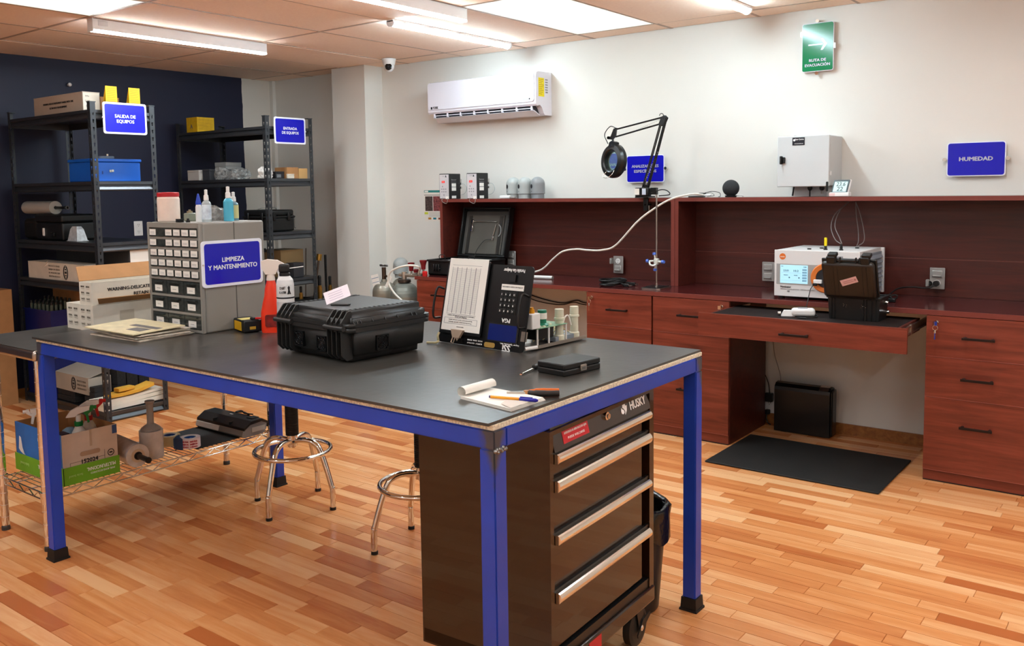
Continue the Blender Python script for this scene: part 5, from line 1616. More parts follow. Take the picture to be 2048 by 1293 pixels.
# fourth level
b = thing('long_carton', 'long white carton with a round stamp on the fourth level of the left shelf', 'box', (2.955, 5.83, L1[3]), 0)
MB().box(0, 0.13, 0, 0.80, 0, 0.115).build('body', M_WHITECARD, b)
MB().box(-0.001, 0.131, -0.001, 0.801, 0.115, 0.118).build('flap', M_WHITECARD, b)
def stamp(par, x, y, z, r):
    q = MB()
    for k in (1.0, 0.82):
        q.tube([(x, y + r * 0.62 * k * math.cos(a), z + r * k * math.sin(a)) for a in [2 * PI * i / 24 for i in range(24)]], r * 0.05, 5, closed=True)
    q.box(x - 0.0006, x, y - r * 0.3, y + r * 0.3, z - r * 0.15, z + r * 0.15).box(x - 0.0006, x, y - r * 0.2, y + r * 0.2, z + r * 0.35, z + r * 0.55).box(x - 0.0006, x, y - r * 0.25, y + r * 0.25, z - r * 0.5, z - r * 0.36)
    q.build('round_stamp', M_INK, par)
stamp(b, -0.0008, 0.255, 0.057, 0.048)
for k, s in enumerate(('PRODUCTO FRAGIL', 'MANEJAR CON CUIDADO', 'NO APILAR MAS CAJAS', 'MANTENGASE SECO')):
    text(s, 0.016, b, M_INKGREY, (-0.001, 0.415, 0.095 - k * 0.024), frame=SIDE_L, width=0.16)
q = MB()
q.add([(-0.02, 0.46, 0.135), (-0.001, 0.50, 0.118), (-0.012, 0.54, 0.085), (-0.004, 0.49, 0.105)], [(0, 1, 2), (1, 2, 3)])
q.build('torn_tape', M_PAPER, b)
b = thing('grey_roll_board', 'long grey wrapped board with a white end, behind the stamped carton on the left shelf', 'board', (3.17, 5.64, L1[3]))
MB().rbox(0, 0.16, 0, 1.02, 0, 0.225, r=0.01, seg=2).build('body', mat('grey wrap', '#4a4b4c', 0.45, var=0.15), b)
MB().box(0.004, 0.156, -0.003, 0.0, 0.004, 0.221).build('end_label', M_PAPER, b)
# lowest level
b = thing('bottle_bin', 'dark blue bin of black capped vials at the bottom of the left shelf', 'bin', (2.955, 6.34, L1[4]))
M_BIN = mat('dark blue bin', '#131c5c', 0.35, var=0.1)
for a in ((0, 0.19, 0, 0.004, 0, 0.62), (0, 0.19, 0.386, 0.39, 0, 0.62), (0, 0.004, 0.004, 0.386, 0, 0.62), (0.186, 0.19, 0.004, 0.386, 0, 0.62)):
    MB().box(*a).build('wall', M_BIN, b)
MB().box(0.004, 0.186, 0.004, 0.386, 0, 0.006).build('bottom', M_BIN, b)
MB().box(-0.006, 0.196, -0.006, 0.0, 0.612, 0.625).box(-0.006, 0.0, 0, 0.396, 0.612, 0.625).build('rim', M_BIN, b)
MB().box(0.004, 0.186, 0.004, 0.386, 0.60, 0.606).build('vial_tray', M_BLACKPL, b)
MB().lathe([(0.012, 0), (0.012, 0.004), (0, 0.004)], (-0.001, 0.17, 0.52), 12, axis='x').build('round_hole', M_INK, b)
vb = MB().lathe([(0, 0), (0.011, 0), (0.011, 0.05), (0.007, 0.056)], n=10).mesh('vial_glass', mat('vial glass', '#5d675c', 0.1, trans=0.3))
vc = MB().lathe([(0.0085, 0.054), (0.0085, 0.072), (0, 0.073)], n=10).mesh('vial_cap', M_BLACKPL)
for i in range(5):
    for j in range(6):
        v = thing('vial', 'black capped vial in the blue bin, %s from the left side in the %s row' % (('first', 'second', 'third', 'fourth', 'last')[i], ('nearest', 'second', 'third', 'fourth', 'fifth', 'farthest')[j]), 'vial', (2.955 + 0.03 + i * 0.032, 6.34 + 0.04 + j * 0.06, L1[4] + 0.607 + (0.02 if i > 2 else 0)), 0, 'vials in the blue bin')
        for me, nm in ((vb, 'glass'), (vc, 'cap')):
            o = bpy.data.objects.new(nm, me)
            COL.objects.link(o)
            o.parent = v
        if i > 2:
            o = bpy.data.objects.new('rack_step', bpy.data.meshes.get('rack_step') or MB().box(-0.013, 0.013, -0.013, 0.013, -0.02, 0.0).mesh('rack_step', M_BLACKPL))
            COL.objects.link(o)
            o.parent = v
carton('large_carton', 'large brown carton against the navy wall left of the shelf', (2.27, 6.70, 0), (0.59, 0.17, 0.835), M_CARD, cat='box', tape=mat('brown tape', '#94683c', 0.4))
carton('large_carton', 'large brown carton at the back of the lowest level of the left shelf', (3.16, 6.30, L1[4]), (0.20, 0.42, 0.75), M_CARD, tape=mat('brown tape', '#94683c', 0.4))
b = thing('stamped_carton', 'low white carton with a round stamp on the lowest level of the left shelf', 'box', (2.96, 5.875, L1[4] + 0.08), 0)
MB().box(0, 0.16, 0, 0.455, 0, 0.115).build('body', mat('greyed carton', '#a8a094', 0.85, var=0.06), b)
q = MB()
q.t = Matrix.Translation((0, 0, 0.115)) @ Matrix.Rotation(math.radians(-14), 4, 'Y')
q.box(0, 0.165, 0, 0.455, 0, 0.003)
q.build('flap', mat('greyed carton', '#a8a094', 0.85), b)
stamp(b, -0.0008, 0.20, 0.06, 0.045)
for k, s in enumerate(('PRODUCTO FRAGIL', 'MANEJAR CON CUIDADO', 'MANTENGASE SECO')):
    text(s, 0.018, b, M_INKGREY, (-0.001, 0.09, 0.085 - k * 0.026), frame=SIDE_L, width=0.12)
M_FOAM = mat('charcoal foam', '#242426', 0.95, var=0.25, scale=90, bump=1.0, bscale=160)
b = thing('foam_block', 'charcoal foam board lying under the low stamped carton', 'foam', (2.965, 6.08, L1[4]))
MB().rbox(0, 0.16, 0, 0.25, 0, 0.038, r=0.003, seg=1).rbox(0.004, 0.156, 0.004, 0.25, 0.039, 0.079, r=0.003, seg=1).build('layer', M_FOAM, b)
for name_, lab, x, y, z, s in (('foam_block', 'stepped charcoal foam block at the near left corner of the lowest shelf level', 2.96, 5.80, L1[4], (0.12, 0.14, 0.07)),
                        ('foam_block', 'charcoal foam block on the stepped block at the near left corner', 2.962, 5.80, L1[4] + 0.0705, (0.11, 0.07, 0.07)),
                        ('foam_block', 'charcoal foam block behind the yellow foam, left one', 3.13, 5.812, L1[4], (0.068, 0.17, 0.24)),
                        ('foam_block', 'charcoal foam block behind the yellow foam, middle one', 3.20, 5.812, L1[4], (0.085, 0.18, 0.205)),
                        ('foam_block', 'charcoal foam block behind the yellow foam, right one', 3.29, 5.812, L1[4], (0.08, 0.18, 0.185))):
    t = thing(name_, lab, 'foam', (x, y, z), 0, 'charcoal foam blocks')
    h2 = s[2] * 0.52
    MB().rbox(0, s[0], 0, s[1], 0, h2 - 0.001, r=0.003, seg=1).build('lower_layer', M_FOAM, t)
    MB().rbox(0.002, s[0] - 0.002, 0.002, s[1], h2, s[2], r=0.003, seg=1).build('upper_layer', M_FOAM, t)
t = thing('packing_foam', 'stack of white packing foam sheets on the lowest level of the left shelf', 'foam', (2.945, 5.652, L1[4]))
M_WFOAM = mat('white foam sheet', '#e6dfd0', 0.8, var=0.05)
q = MB()
for k, (z0, z1) in enumerate(((0, 0.028), (0.029, 0.052), (0.053, 0.07))):
    xs = [0.0 - 0.02 * (k == 2), 0.1, 0.2, 0.32, 0.43]
    zz = [0.0, 0.003, 0.004, 0.006 + 0.004 * k, 0.008 + 0.006 * k]
    poly = [(x, z0 + z) for x, z in zip(xs, zz)] + [(x, z1 + z) for x, z in zip(xs[::-1], zz[::-1])]
    MB().prism(poly, 'xz', 0.0 + 0.004 * k, 0.155).build('sheet', M_WFOAM, t)
M_YFOAM = mat('yellow foam', '#e0a93c', 0.85, var=0.08, bump=0.6, bscale=200)
t = thing('yellow_foam', 'bent strip of yellow foam on the white packing foam', 'foam', (3.0, 5.655, L1[4] + 0.083))
MB().prism([(0, 0), (0.1, -0.001), (0.2, 0.006), (0.31, 0.03), (0.31, 0.052), (0.2, 0.026), (0.1, 0.018), (0, 0.02)], 'xz', 0, 0.10).build('strip', M_YFOAM, t)
t2 = thing('yellow_foam', 'small yellow foam block lying on the bent yellow strip', 'foam', (3.06, 5.665, L1[4] + 0.1105), math.radians(5))
MB().rbox(0, 0.12, 0, 0.06, 0, 0.024, r=0.003, seg=1).build('block', M_YFOAM, t2)
tag(MB().sphere((0, 0, 0.04), 0.04, 16, 10).build('blue_ball', mat('shiny blue ball', '#1a3fb4', 0.15), loc=(2.80, 5.86, 0.0)), 'shiny blue ball on the floor beside the left shelf', 'ball')

# right shelf
b = thing('yellow_box', 'yellow box with printed labels on the top level of the right shelf', 'box', (4.29, 6.49, L2[0]))
MB().box(0, 0.16, 0, 0.15, 0, 0.118).build('body', mat('yellow box print', '#d6a90f', 0.6, var=0.12, scale=30), b)
MB().box(-0.001, 0.161, -0.001, 0.151, 0.118, 0.121).build('flap', mat('yellow box print', '#d6a90f', 0.6), b)
text('A', 0.05, b, M_INKGREY, (-0.0008, 0.08, 0.045), frame=SIDE_L, bold=0.03)
q = MB()
for k in range(9):
    q.box(0.012, 0.148, -0.0008, 0, 0.1 - k * 0.01, 0.1025 - k * 0.01)
q.build('printed_lines', mat('dark yellow print', '#a8790c', 0.6), b, kind='stuff')
def plain_box(name, label, loc, size, m, cat='box', lab=None, rz=0.0, group=None):
    t = thing(name, label, cat, loc, rz, group)
    a, b_, c = size
    MB().rbox(0, a, 0, b_, 0, c * 0.78, r=0.002, seg=1).build('body', m, t)
    MB().rbox(-0.001, a + 0.001, -0.001, b_ + 0.001, c * 0.78 + 0.0005, c, r=0.002, seg=1).build('lid', m, t)
    if lab:
        MB().box(0.1 * a, 0.6 * a, -0.0018, -0.001, c * 0.15, c * 0.6).build('box_label', lab, t)
    return t
plain_box('small_box', 'white box with a black printed end on the second level of the right shelf', (4.285, 6.49, L2[1]), (0.18, 0.16, 0.085), mat('white box card', '#c9c3bb', 0.8), lab=M_PAPER)
plain_box('small_box', 'grey box standing behind the clear bags on the second level of the right shelf', (4.40, 6.28, L2[1]), (0.15, 0.15, 0.145), mat('grey box card', '#9a9a98', 0.8), lab=mat('dark label', '#4a4a4c', 0.7))
plain_box('small_box', 'dark grey box on the second level of the right shelf between two bags', (4.30, 6.36, L2[1]), (0.07, 0.10, 0.09), mat('dark grey card', '#3d3f44', 0.6))
bag('plastic_bag', 'clear bag of parts in the middle of the second level of the right shelf', (4.36, 6.05, L2[1]), (0.07, 0.11, 0.085), M_CLEARBAG, 5, 'clear bags on the right shelf')
bag('plastic_bag', 'clear bag in front of the grey box on the right shelf', (4.34, 6.25, L2[1]), (0.05, 0.08, 0.10), M_CLEARBAG, 8, 'clear bags on the right shelf')
bag('plastic_bag', 'pale crumpled bag beside the near left post of the right shelf', (4.345, 5.70, L2[1]), (0.06, 0.05, 0.09), mat('white bag', '#cfcac4', 0.4, var=0.25, scale=60), 11, 'clear bags on the right shelf')
bag('plastic_bag', 'clear crumpled bag behind the bottles on the third level of the right shelf', (4.38, 6.33, L2[2]), (0.08, 0.13, 0.13), M_CLEARBAG, 14, 'clear bags on the right shelf')
plain_box('small_box', 'black flat box beside the brown cartons on the second level of the right shelf', (4.415, 5.66, L2[1]), (0.08, 0.10, 0.055), mat('black card', '#26262a', 0.6), lab=mat('grey speckle label', '#7e7e80', 0.7, var=0.4, scale=200))
carton('small_carton', 'brown carton with a white label on the second level of the right shelf', (4.50, 5.63, L2[1]), (0.11, 0.15, 0.088), M_CARD)
plain_box('small_box', 'small white packet leaning on the brown carton of the right shelf', (4.49, 5.605, L2[1]), (0.06, 0.02, 0.035), M_WHITECARD)
carton('small_carton', 'plain brown carton beside the right post on the second level of the right shelf', (4.613, 5.625, L2[1]), (0.085, 0.14, 0.08), mat('pale cardboard', '#c39a63', 0.85, var=0.05))
b = thing('rugged_case', 'small black rugged case on the third level of the right shelf', 'case', (4.33, 5.66, L2[2]), 0)
MB().rbox(0, 0.25, 0, 0.32, 0.0, 0.11, r=0.014, seg=3).build('base_shell', M_BLACKPL, b)
MB().rbox(-0.008, 0.258, -0.008, 0.328, 0.104, 0.122, r=0.008, seg=2).build('rim', M_BLACKPL, b)
MB().rbox(0, 0.25, 0, 0.32, 0.122, 0.17, r=0.016, seg=3).build('lid', M_BLACKPL, b)
for x in (0.05, 0.19):
    MB().rbox(x - 0.014, x + 0.014, -0.016, -0.002, 0.085, 0.15, r=0.004, seg=1).build('latch', M_BLACKSAT, b)
for y in (0.07, 0.25):
    MB().rbox(-0.016, -0.002, y - 0.014, y + 0.014, 0.085, 0.15, r=0.004, seg=1).build('latch', M_BLACKSAT, b)
MB().tube(spline([(0.252, 0.05, 0.13), (0.27, 0.03, 0.12), (0.272, 0.03, 0.03), (0.285, 0.03, 0.02)], 6), 0.004, 6).build('wire_handle', M_GREYMETAL, b)
MB().tube(spline([(0.02, 0.18, 0.172), (0.06, 0.12, 0.19), (0.14, 0.1, 0.185), (0.2, 0.16, 0.173)], 6), 0.004, 6).build('strap', mat('grey strap', '#8b877f', 0.6), b)
carton('brown_carton', 'brown carton with pale tape on the fourth level of the right shelf', (4.48, 5.72, L2[3]), (0.225, 0.24, 0.215), mat('dull cardboard', '#7d6340', 0.85, var=0.1), tape=mat('pale tape', '#9d8f77', 0.5))
carton('brown_carton', 'darker brown carton at the left on the fourth level of the right shelf', (4.30, 5.84, L2[3]), (0.16, 0.2, 0.20), mat('dark cardboard', '#5b472f', 0.85, var=0.1))
plain_box('small_box', 'black cube shaped box before the cartons on the right shelf', (4.52, 5.615, L2[3]), (0.10, 0.09, 0.115), mat('black card', '#26262a', 0.6))
plain_box('small_box', 'flat black tray on top of the dark brown carton of the right shelf', (4.31, 5.86, L2[3] + 0.2005), (0.14, 0.14, 0.03), mat('black card', '#26262a', 0.6))
carton('brown_carton', 'large dull brown carton on the lowest level of the right shelf', (4.30, 5.78, L2[4]), (0.38, 0.5, 0.56), mat('dull cardboard', '#7d6340', 0.85, var=0.1))
M_BRASS = mat('brass', '#a8803c', 0.3, metal=0.9, var=0.15)
def fitting(name, label, x, y, z0, h, r, group, m2=None):
    t = thing(name, label, 'fitting', (x, y, z0), 0, group)
    MB().lathe([(0, 0), (r, 0), (r, h * 0.5), (r * 0.8, h * 0.52), (r * 0.8, h * 0.58), (0, h * 0.58)], n=14).build('brass_body', M_BRASS, t)
    MB().lathe([(r * 0.7, h * 0.57), (r * 0.7, h * 0.95), (r * 0.5, h), (0, h)], n=14).build('black_cap', m2 or M_BLACKPL, t)
    return t
pb_ = thing('parts_crate', 'low dark crate holding brass fittings in front of the lowest carton of the right shelf', 'crate', (4.32, 5.612, L2[4]))
MB().box(0, 0.40, 0, 0.16, 0.0, 0.02).box(0, 0.40, 0.0, 0.008, 0.02, 0.58).box(0, 0.40, 0.152, 0.16, 0.02, 0.58).box(0, 0.008, 0.008, 0.152, 0.02, 0.58).box(0.392, 0.40, 0.008, 0.152, 0.02, 0.58).box(0.008, 0.392, 0.008, 0.152, 0.55, 0.56).build('body', M_BLACKPL, pb_)
fitting('brass_fitting', 'brass fitting with a black cap in the dark crate, right one', 4.50, 5.68, L2[4] + 0.56, 0.14, 0.022, 'brass fittings in the crate')
fitting('brass_fitting', 'slim brass fitting in the dark crate, left one', 4.40, 5.68, L2[4] + 0.56, 0.08, 0.010, 'brass fittings in the crate')
fitting('brass_fitting', 'black capped fitting in the dark crate next to the shelf post', 4.62, 5.66, L2[4] + 0.56, 0.12, 0.016, 'brass fittings in the crate', M_BLACKPL)

# probes standing in a rack between the right shelf and the column
rk = thing('probe_rack', 'low steel rack holding tall probes between the right shelf and the column', 'rack', (4.86, 5.79, 0))
for z in (0.2, 0.58):
    MB().box(0, 0.30, 0, 0.30, z, z + 0.012).build('rack_plate', M_SHELFDK, rk)
for x in (0.005, 0.275):
    for y in (0.005, 0.275):
        MB().box(x, x + 0.02, y, y + 0.02, 0, 0.60).build('rack_leg', M_SHELFDK, rk)
def probe(label, x, y, h, r, m, tipm=None, lean=(0, 0)):
    t = thing('tall_probe', label, 'probe', (x, y, 0.593), 0, 'probes beside the right shelf')
    top = Vector((lean[0], lean[1], h))
    MB().cyl((0, 0, 0), top, r, n=10).build('tube', m, t)
    if tipm:
        d = top.normalized()
        MB().cyl(top - d * 0.01, top + d * 0.045, r * 2.6, n=12).build('brass_head', tipm, t)
    else:
        MB().cyl(top, top * 1.01, r * 0.7, n=8).build('end_tip', M_STEEL, t)
    return t
M_ROD = mat('bronze steel tube', '#5d4a3e', 0.3, metal=0.8, var=0.1)
probe('leaning steel probe with a wide brass head beside the right shelf', 4.90, 5.84, 0.34, 0.009, M_ROD, M_BRASS, (0.06, -0.01))
probe('tall dark straight probe nearest the column', 5.075, 5.88, 0.37, 0.011, M_BLACKSAT, None, (0.0, 0.0))
probe('thin bronze rod behind the leaning probe', 4.93, 5.98, 0.43, 0.004, M_ROD, None, (0.02, 0))
probe('short steel tube in front of the leaning probe', 4.915, 5.815, 0.1, 0.006, M_STEEL)
probe('short pale steel tube between the two tall probes', 5.03, 5.85, 0.1, 0.006, M_STEEL)
probe('short steel tube beside the column', 5.11, 5.84, 0.1, 0.006, M_STEEL)
t = fitting('brass_fitting', 'large brass valve body with a dark top standing among the probes', 4.985, 5.86, 0.593, 0.20, 0.022, 'probes beside the right shelf')
t = fitting('brass_fitting', 'dark valve with a looped handle beside the column', 5.135, 5.90, 0.593, 0.18, 0.018, 'probes beside the right shelf')

# navy wall fittings
def outlet(name, label, loc, rz, covers=False, plug=False, cat='outlet', plate=None):
    t = thing(name, label, cat, loc, rz, 'wall outlets')
    m = plate or M_WHITEPL
    MB().rbox(-0.038, 0.038, -0.006, 0, -0.06, 0.06, r=0.003, seg=1).build('plate', m, t)
    for z in (-0.028, 0.028):
        s = MB().prism(circ(0, z, 0.018, 16), 'xz', -0.0085, -0.006).build('socket', M_WHITEPL, t)
        q = MB()
        for x in (-0.006, 0.006):
            q.box(x - 0.0012, x + 0.0012, -0.0088, -0.0084, z - 0.002, z + 0.008)
        q.cyl((0, -0.0084, z - 0.009), (0, -0.0088, z - 0.009), 0.0025, n=8)
        q.build('socket_slots', M_INK, s)
    return t
outlet('wall_outlet', 'white duplex outlet on the navy wall behind the parts cabinet', (3.966, YB - 0.0005, 1.222), 0)
kb = thing('ceiling_sensor', 'tiny white round sensor high on the navy wall', 'sensor', (3.452, YB - 0.0005, 2.35))
MB().cyl((0, 0, 0), (0, -0.02, 0), 0.008, n=10).build('stem', M_WHITEPL, kb)
MB().sphere((0, -0.026, 0), 0.015, 14, 8).build('ball', M_WHITEPL, kb)
# ---------------------------------------------------------------- white wall: air conditioner, camera, signs
ac = wall_thing('air_conditioner', 'white split air conditioner with a yellow label, high on the white wall', 'air conditioner', 5.18, 4.745, 2.03)
AW = 1.033
M_ACW = mat('air conditioner white', '#e6e3ec', 0.25, var=0.01)
D_ = XW - 5.18 - 0.001
prof = [(D_, 0.0), (D_, 0.308), (0.03, 0.306), (0.008, 0.295), (0.001, 0.27), (0.0, 0.075), (0.012, 0.062), (0.02, 0.062), (0.05, 0.07), (0.075, 0.055), (0.10, 0.012), (0.115, 0.0)]
MB().prism(prof, 'yz', 0.0, AW).build('body', M_ACW, ac)
MB().prism(rrect(0.006, AW - 0.012, 0.092, 0.298, 0.02), 'xz', -0.007, 0.002).build('front_panel', M_ACW, ac)
MB().prism([(0.022, 0.058), (0.05, 0.066), (0.074, 0.05), (0.096, 0.012), (0.09, 0.006), (0.03, 0.035)], 'yz', 0.045, AW - 0.04).build('outlet_cavity', mat('dark outlet', '#26262c', 0.6), ac)
MB().prism([(0.012, 0.03), (0.03, 0.034), (0.10, 0.004), (0.10, -0.001), (0.03, 0.026)], 'yz', 0.04, AW - 0.035).build('lower_louver', M_ACW, ac)
for k in range(8):
    x = 0.05 + k * (AW - 0.10) / 7
    MB().prism([(0.014, 0.062), (0.02, 0.062), (0.05, 0.03), (0.05, 0.022), (0.02, 0.033), (0.014, 0.035)], 'yz', x - 0.006, x + 0.006).build('outlet_vane', M_ACW, ac)
MB().box(0.05, AW - 0.045, 0.016, 0.021, 0.044, 0.049).build('vane_bar', M_ACW, ac)
for x in (0.30, 0.55):
    MB().box(x, x + 0.05, 0.018, 0.03, 0.04, 0.06).build('vane_motor_clip', mat('dark outlet', '#26262c', 0.6), ac)
YL = MB().box(AW + 0.0002, AW + 0.0012, 0.035, 0.105, 0.13, 0.262).build('yellow_label', mat('energy label', '#ecd90c', 0.5), ac)
q = MB()
for k in range(9):
    q.box(AW + 0.001, AW + 0.0016, 0.042, 0.098 - (k % 3) * 0.01, 0.25 - k * 0.013, 0.253 - k * 0.013)
q.build('label_print', mat('dark yellow print', '#a8790c', 0.6), YL, kind='stuff')
q = MB()
for k in range(5):
    q.box(AW + 0.0002, AW + 0.001, 0.118, 0.15, 0.248 - k * 0.018, 0.256 - k * 0.018)
q.box(AW + 0.0002, AW + 0.001, 0.122, 0.15, 0.158, 0.168)
q.build('rating_print', mat('grey print', '#8d8a8c', 0.7), ac, kind='stuff')
text('YORK', 0.026, ac, M_INK, (0.085, -0.0078, 0.106), bold=0.04, width=0.055)
q = MB().box(0.035, 0.052, -0.0082, -0.007, 0.097, 0.115)
q.build('brand_mark', M_INK, ac)
text('inverter', 0.014, ac, mat('grey print', '#8d8a8c', 0.7), (AW - 0.085, -0.0078, 0.112), width=0.05)
MB().prism(circ(AW - 0.05, 0.112, 0.006, 12), 'xz', -0.008, -0.007).build('badge_dot', M_INK, ac)

dc = thing('security_camera', 'white dome security camera on the ceiling beside the column', 'camera', (5.07, 5.05, ZC - 0.004), math.radians(-50))
MB().lathe([(0, 0), (0.055, 0), (0.056, -0.006), (0.045, -0.048), (0.04, -0.052)], n=28).build('mount', M_WHITEPL, dc)
MB().sphere((0, 0, -0.06), 0.042, 22, 14).build('ball', M_WHITEPL, dc)
MB().lathe([(0.026, -0.034), (0.027, -0.0405), (0.02, -0.043), (0.0, -0.044)], (0, -0.003, -0.066), 20, axis='y').build('lens', mat('camera lens', '#08080a', 0.12), dc)
MB().lathe([(0.009, -0.0445), (0.007, -0.0465), (0.0, -0.0465)], (0, -0.003, -0.066), 14, axis='y').build('lens_glass', mat('lens glass', '#2a2c30', 0.08), dc)

M_SILVER = mat('mirror silver print', '#b9bac8', 0.35, metal=0.35, var=0.03)
def standoff(t, x, z, y0=-0.02):
    q = MB().cyl((x, -0.004, z), (x, 0.025, z), 0.007, n=12).cyl((x, -0.012, z), (x, -0.004, z), 0.0105, n=14)
    q.build('standoff', M_CHROME, t)
gs_ = wall_thing('evacuation_sign', 'green sign with an arrow reading RUTA DE EVACUACIÓN, high on the white wall', 'sign', 5.353, 1.7785, 2.3135)
MB().prism(rrect(-0.093, 0.093, -0.141, 0.141, 0.012), 'xz', -0.004, 0).build('plate', M_SIGNWHITE, gs_)
MB().prism(rrect(-0.090, 0.090, -0.138, 0.138, 0.010), 'xz', -0.0055, -0.0035).build('green_field', mat('green sign print', '#0f7a4a', 0.15, var=0.02), gs_)
text('RUTA DE', 0.022, gs_, M_SILVER, (0, -0.0062, -0.076), bold=0.025, width=0.10)
text('EVACUACIÓN', 0.022, gs_, M_SILVER, (0, -0.0062, -0.104), bold=0.025, width=0.148)
q = MB().box(-0.055, 0.03, -0.0064, -0.0052, 0.012, 0.019)
for s in (1, -1):
    q.prism([(0.056, 0.0155), (0.03, 0.0155 + s * 0.034), (0.018, 0.0155 + s * 0.034), (0.036, 0.0155)], 'xz', -0.0064, -0.0052)
q.build('arrow', M_SILVER, gs_)
standoff(gs_, -0.002, 0.152)
standoff(gs_, -0.002, -0.152)
for x, z in ((-0.097, 0.082), (0.097, 0.0)):
    MB().box(x - 0.006, x + 0.006, -0.006, 0.006, z - 0.015, z + 0.015).build('edge_clip', M_SIGNWHITE, gs_)
for nm, yc, zc, lns, lab in (('a', 0.918, 1.629, (('HUMEDAD', 0.0, 0.03, 0.165),), 'blue sign reading HUMEDAD on the white wall at the far right'),
                             ('b', 2.929, 1.6265, (('ANALIZADORES', 0.017, 0.026, 0.205), ('ESPECÍFICOS', -0.017, 0.026, 0.17)), 'blue sign reading ANALIZADORES ESPECÍFICOS behind the magnifier lamp')):
    t = wall_thing('wall_sign', lab, 'sign', 5.353, yc, zc, 'blue lettered signs')
    MB().prism(rrect(-0.143, 0.143, -0.092, 0.092, 0.014), 'xz', -0.004, 0).build('plate', M_SIGNWHITE, t)
    MB().prism(rrect(-0.138, 0.138, -0.087, 0.087, 0.012), 'xz', -0.0055, -0.0035).build('blue_field', M_SIGNBLUE, t)
    for s, z, sz, w_ in lns:
        text(s, sz, t, M_SILVER, (0, -0.0062, z), bold=0.042, width=w_)
    standoff(t, -0.154, 0.0)
    standoff(t, 0.154, 0.0)

# grey enclosure
TOPZ = 1.4327 + 0.0014
en = wall_thing('control_box', 'grey metal control box with a black latch, fixed to the white wall', 'box', 5.14, 1.936, 1.494)
M_ENC = mat('grey enclosure paint', '#c6c8c8', 0.45, var=0.015)
EW, EH, ED = 0.302, 0.291, XW - 5.14 - 0.001
MB().rbox(0.002, EW, 0.018, ED, 0.0, EH, r=0.006, seg=2).build('body', M_ENC, en)
dr = MB().rbox(0, EW + 0.001, -0.002, 0.0165, -0.002, EH + 0.001, r=0.004, seg=2).build('door', M_ENC, en)
lt = MB().rbox(0.024, 0.034, -0.03, -0.002, 0.13, 0.178, r=0.003, seg=1).rbox(0.034, 0.05, -0.014, -0.002, 0.135, 0.172, r=0.003, seg=1).build('latch', M_BLACKPL, dr)
MB().box(0.09, 0.162, -0.0035, -0.002, 0.238, 0.283).build('nameplate', mat('navy nameplate', '#15151f', 0.4), dr)
text('Super Systems', 0.012, dr, M_WHITEINK, (0.132, -0.0042, 0.272), width=0.05, bold=0.02)
text('www.supersystems.com', 0.008, dr, M_WHITEINK, (0.128, -0.0042, 0.248), width=0.05)
MB().prism(circ(0.101, 0.268, 0.0065, 14), 'xz', -0.0042, -0.0034).build('round_logo', M_WHITEINK, dr)
MB().cyl((EW + 0.004, 0.018, 0.06), (EW + 0.004, 0.018, 0.085), 0.005, n=8).build('hinge_pin', M_WHITEPL, en)
MB().cyl((0.07, 0.1, EH), (0.07, 0.1, EH + 0.008), 0.009, n=12).build('top_plug', M_GREYMETAL, en)
MB().box(0.07, 0.262, 0.10, ED, TOPZ - 1.494 + 0.001, -0.002).build('wall_bracket', M_ENC, en)
for x in (0.175, 0.245):
    q = MB().lathe([(0, 0), (0.014, 0), (0.014, -0.014), (0.008, -0.024), (0, -0.024)], (x, 0.06, -0.001), 14)
    q.build('cable_gland', M_BLACKPL, en)
MB().cyl((0.175, 0.06, -0.024), (0.175, 0.06, TOPZ - 1.494 + 0.001), 0.0045, n=8).build('power_cable', M_BLACKPL, en)
MB().cyl((0.245, 0.06, -0.024), (0.245, 0.06, -0.044), 0.006, n=8).build('connector', M_GREYMETAL, en)
MB().tube(spline([(0.066, 0.10, -0.002), (0.062, 0.10, -0.03), (0.058, 0.10, TOPZ - 1.494 + 0.004)], 5), 0.005, 8).build('power_cable', M_BLACKPL, en)

hy_ = wall_thing('hygrometer', 'small digital hygrometer showing 23.6 and 22, beside the grey control box', 'hygrometer', 5.10, 1.618, TOPZ)
MB().rbox(0.0, 0.108, 0.0, 0.05, 0.0, 0.024, r=0.004, seg=2).build('base', M_WHITEPL, hy_)
MB().box(-0.0, 0.032, -0.0008, 0.0, 0.004, 0.02).build('rating_label', mat('red white label', '#e7c8c6', 0.6), hy_)
HTL = Matrix.Translation((0.006, 0.012, 0.02)) @ Matrix.Rotation(math.radians(-16), 4, 'X') @ Matrix(((1, 0, 0.14, 0), (0, 1, 0, 0), (0, 0, 1, 0), (0, 0, 0, 1)))
def hp_(name, m, fn, parent=None):
    q = MB()
    q.t = HTL
    fn(q)
    return q.build(name, m, parent or hy_)
bd = hp_('bezel', mat('grey bezel', '#56666a', 0.4), lambda q: q.rbox(0, 0.088, 0, 0.008, 0, 0.078, r=0.003, seg=1))
hp_('rear_shell', M_WHITEPL, lambda q: q.rbox(0.002, 0.094, 0.008, 0.02, 0, 0.08, r=0.003, seg=1))
hp_('display', mat('pale display', '#c4e4e6', 0.2, emit='#cdeff0', estr=0.12), lambda q: q.box(0.008, 0.08, -0.0008, 0.0, 0.008, 0.066), bd)
for s, z, x in (('23.6', 0.05, 0.045), ('22', 0.022, 0.045)):
    text(s, 0.034, bd, mat('lcd digits', '#4b5f60', 0.5), HTL @ Vector((x, -0.0012, z)), frame=HTL.to_3x3().to_4x4() @ FRONT, bold=0.015, width=0.05 if len(s) > 2 else 0.034)
MB().rbox(-0.02, -0.008, 0.0, 0.012, 0.03, 0.085, r=0.003, seg=1).build('probe_holder', M_BLACKPL, hy_)

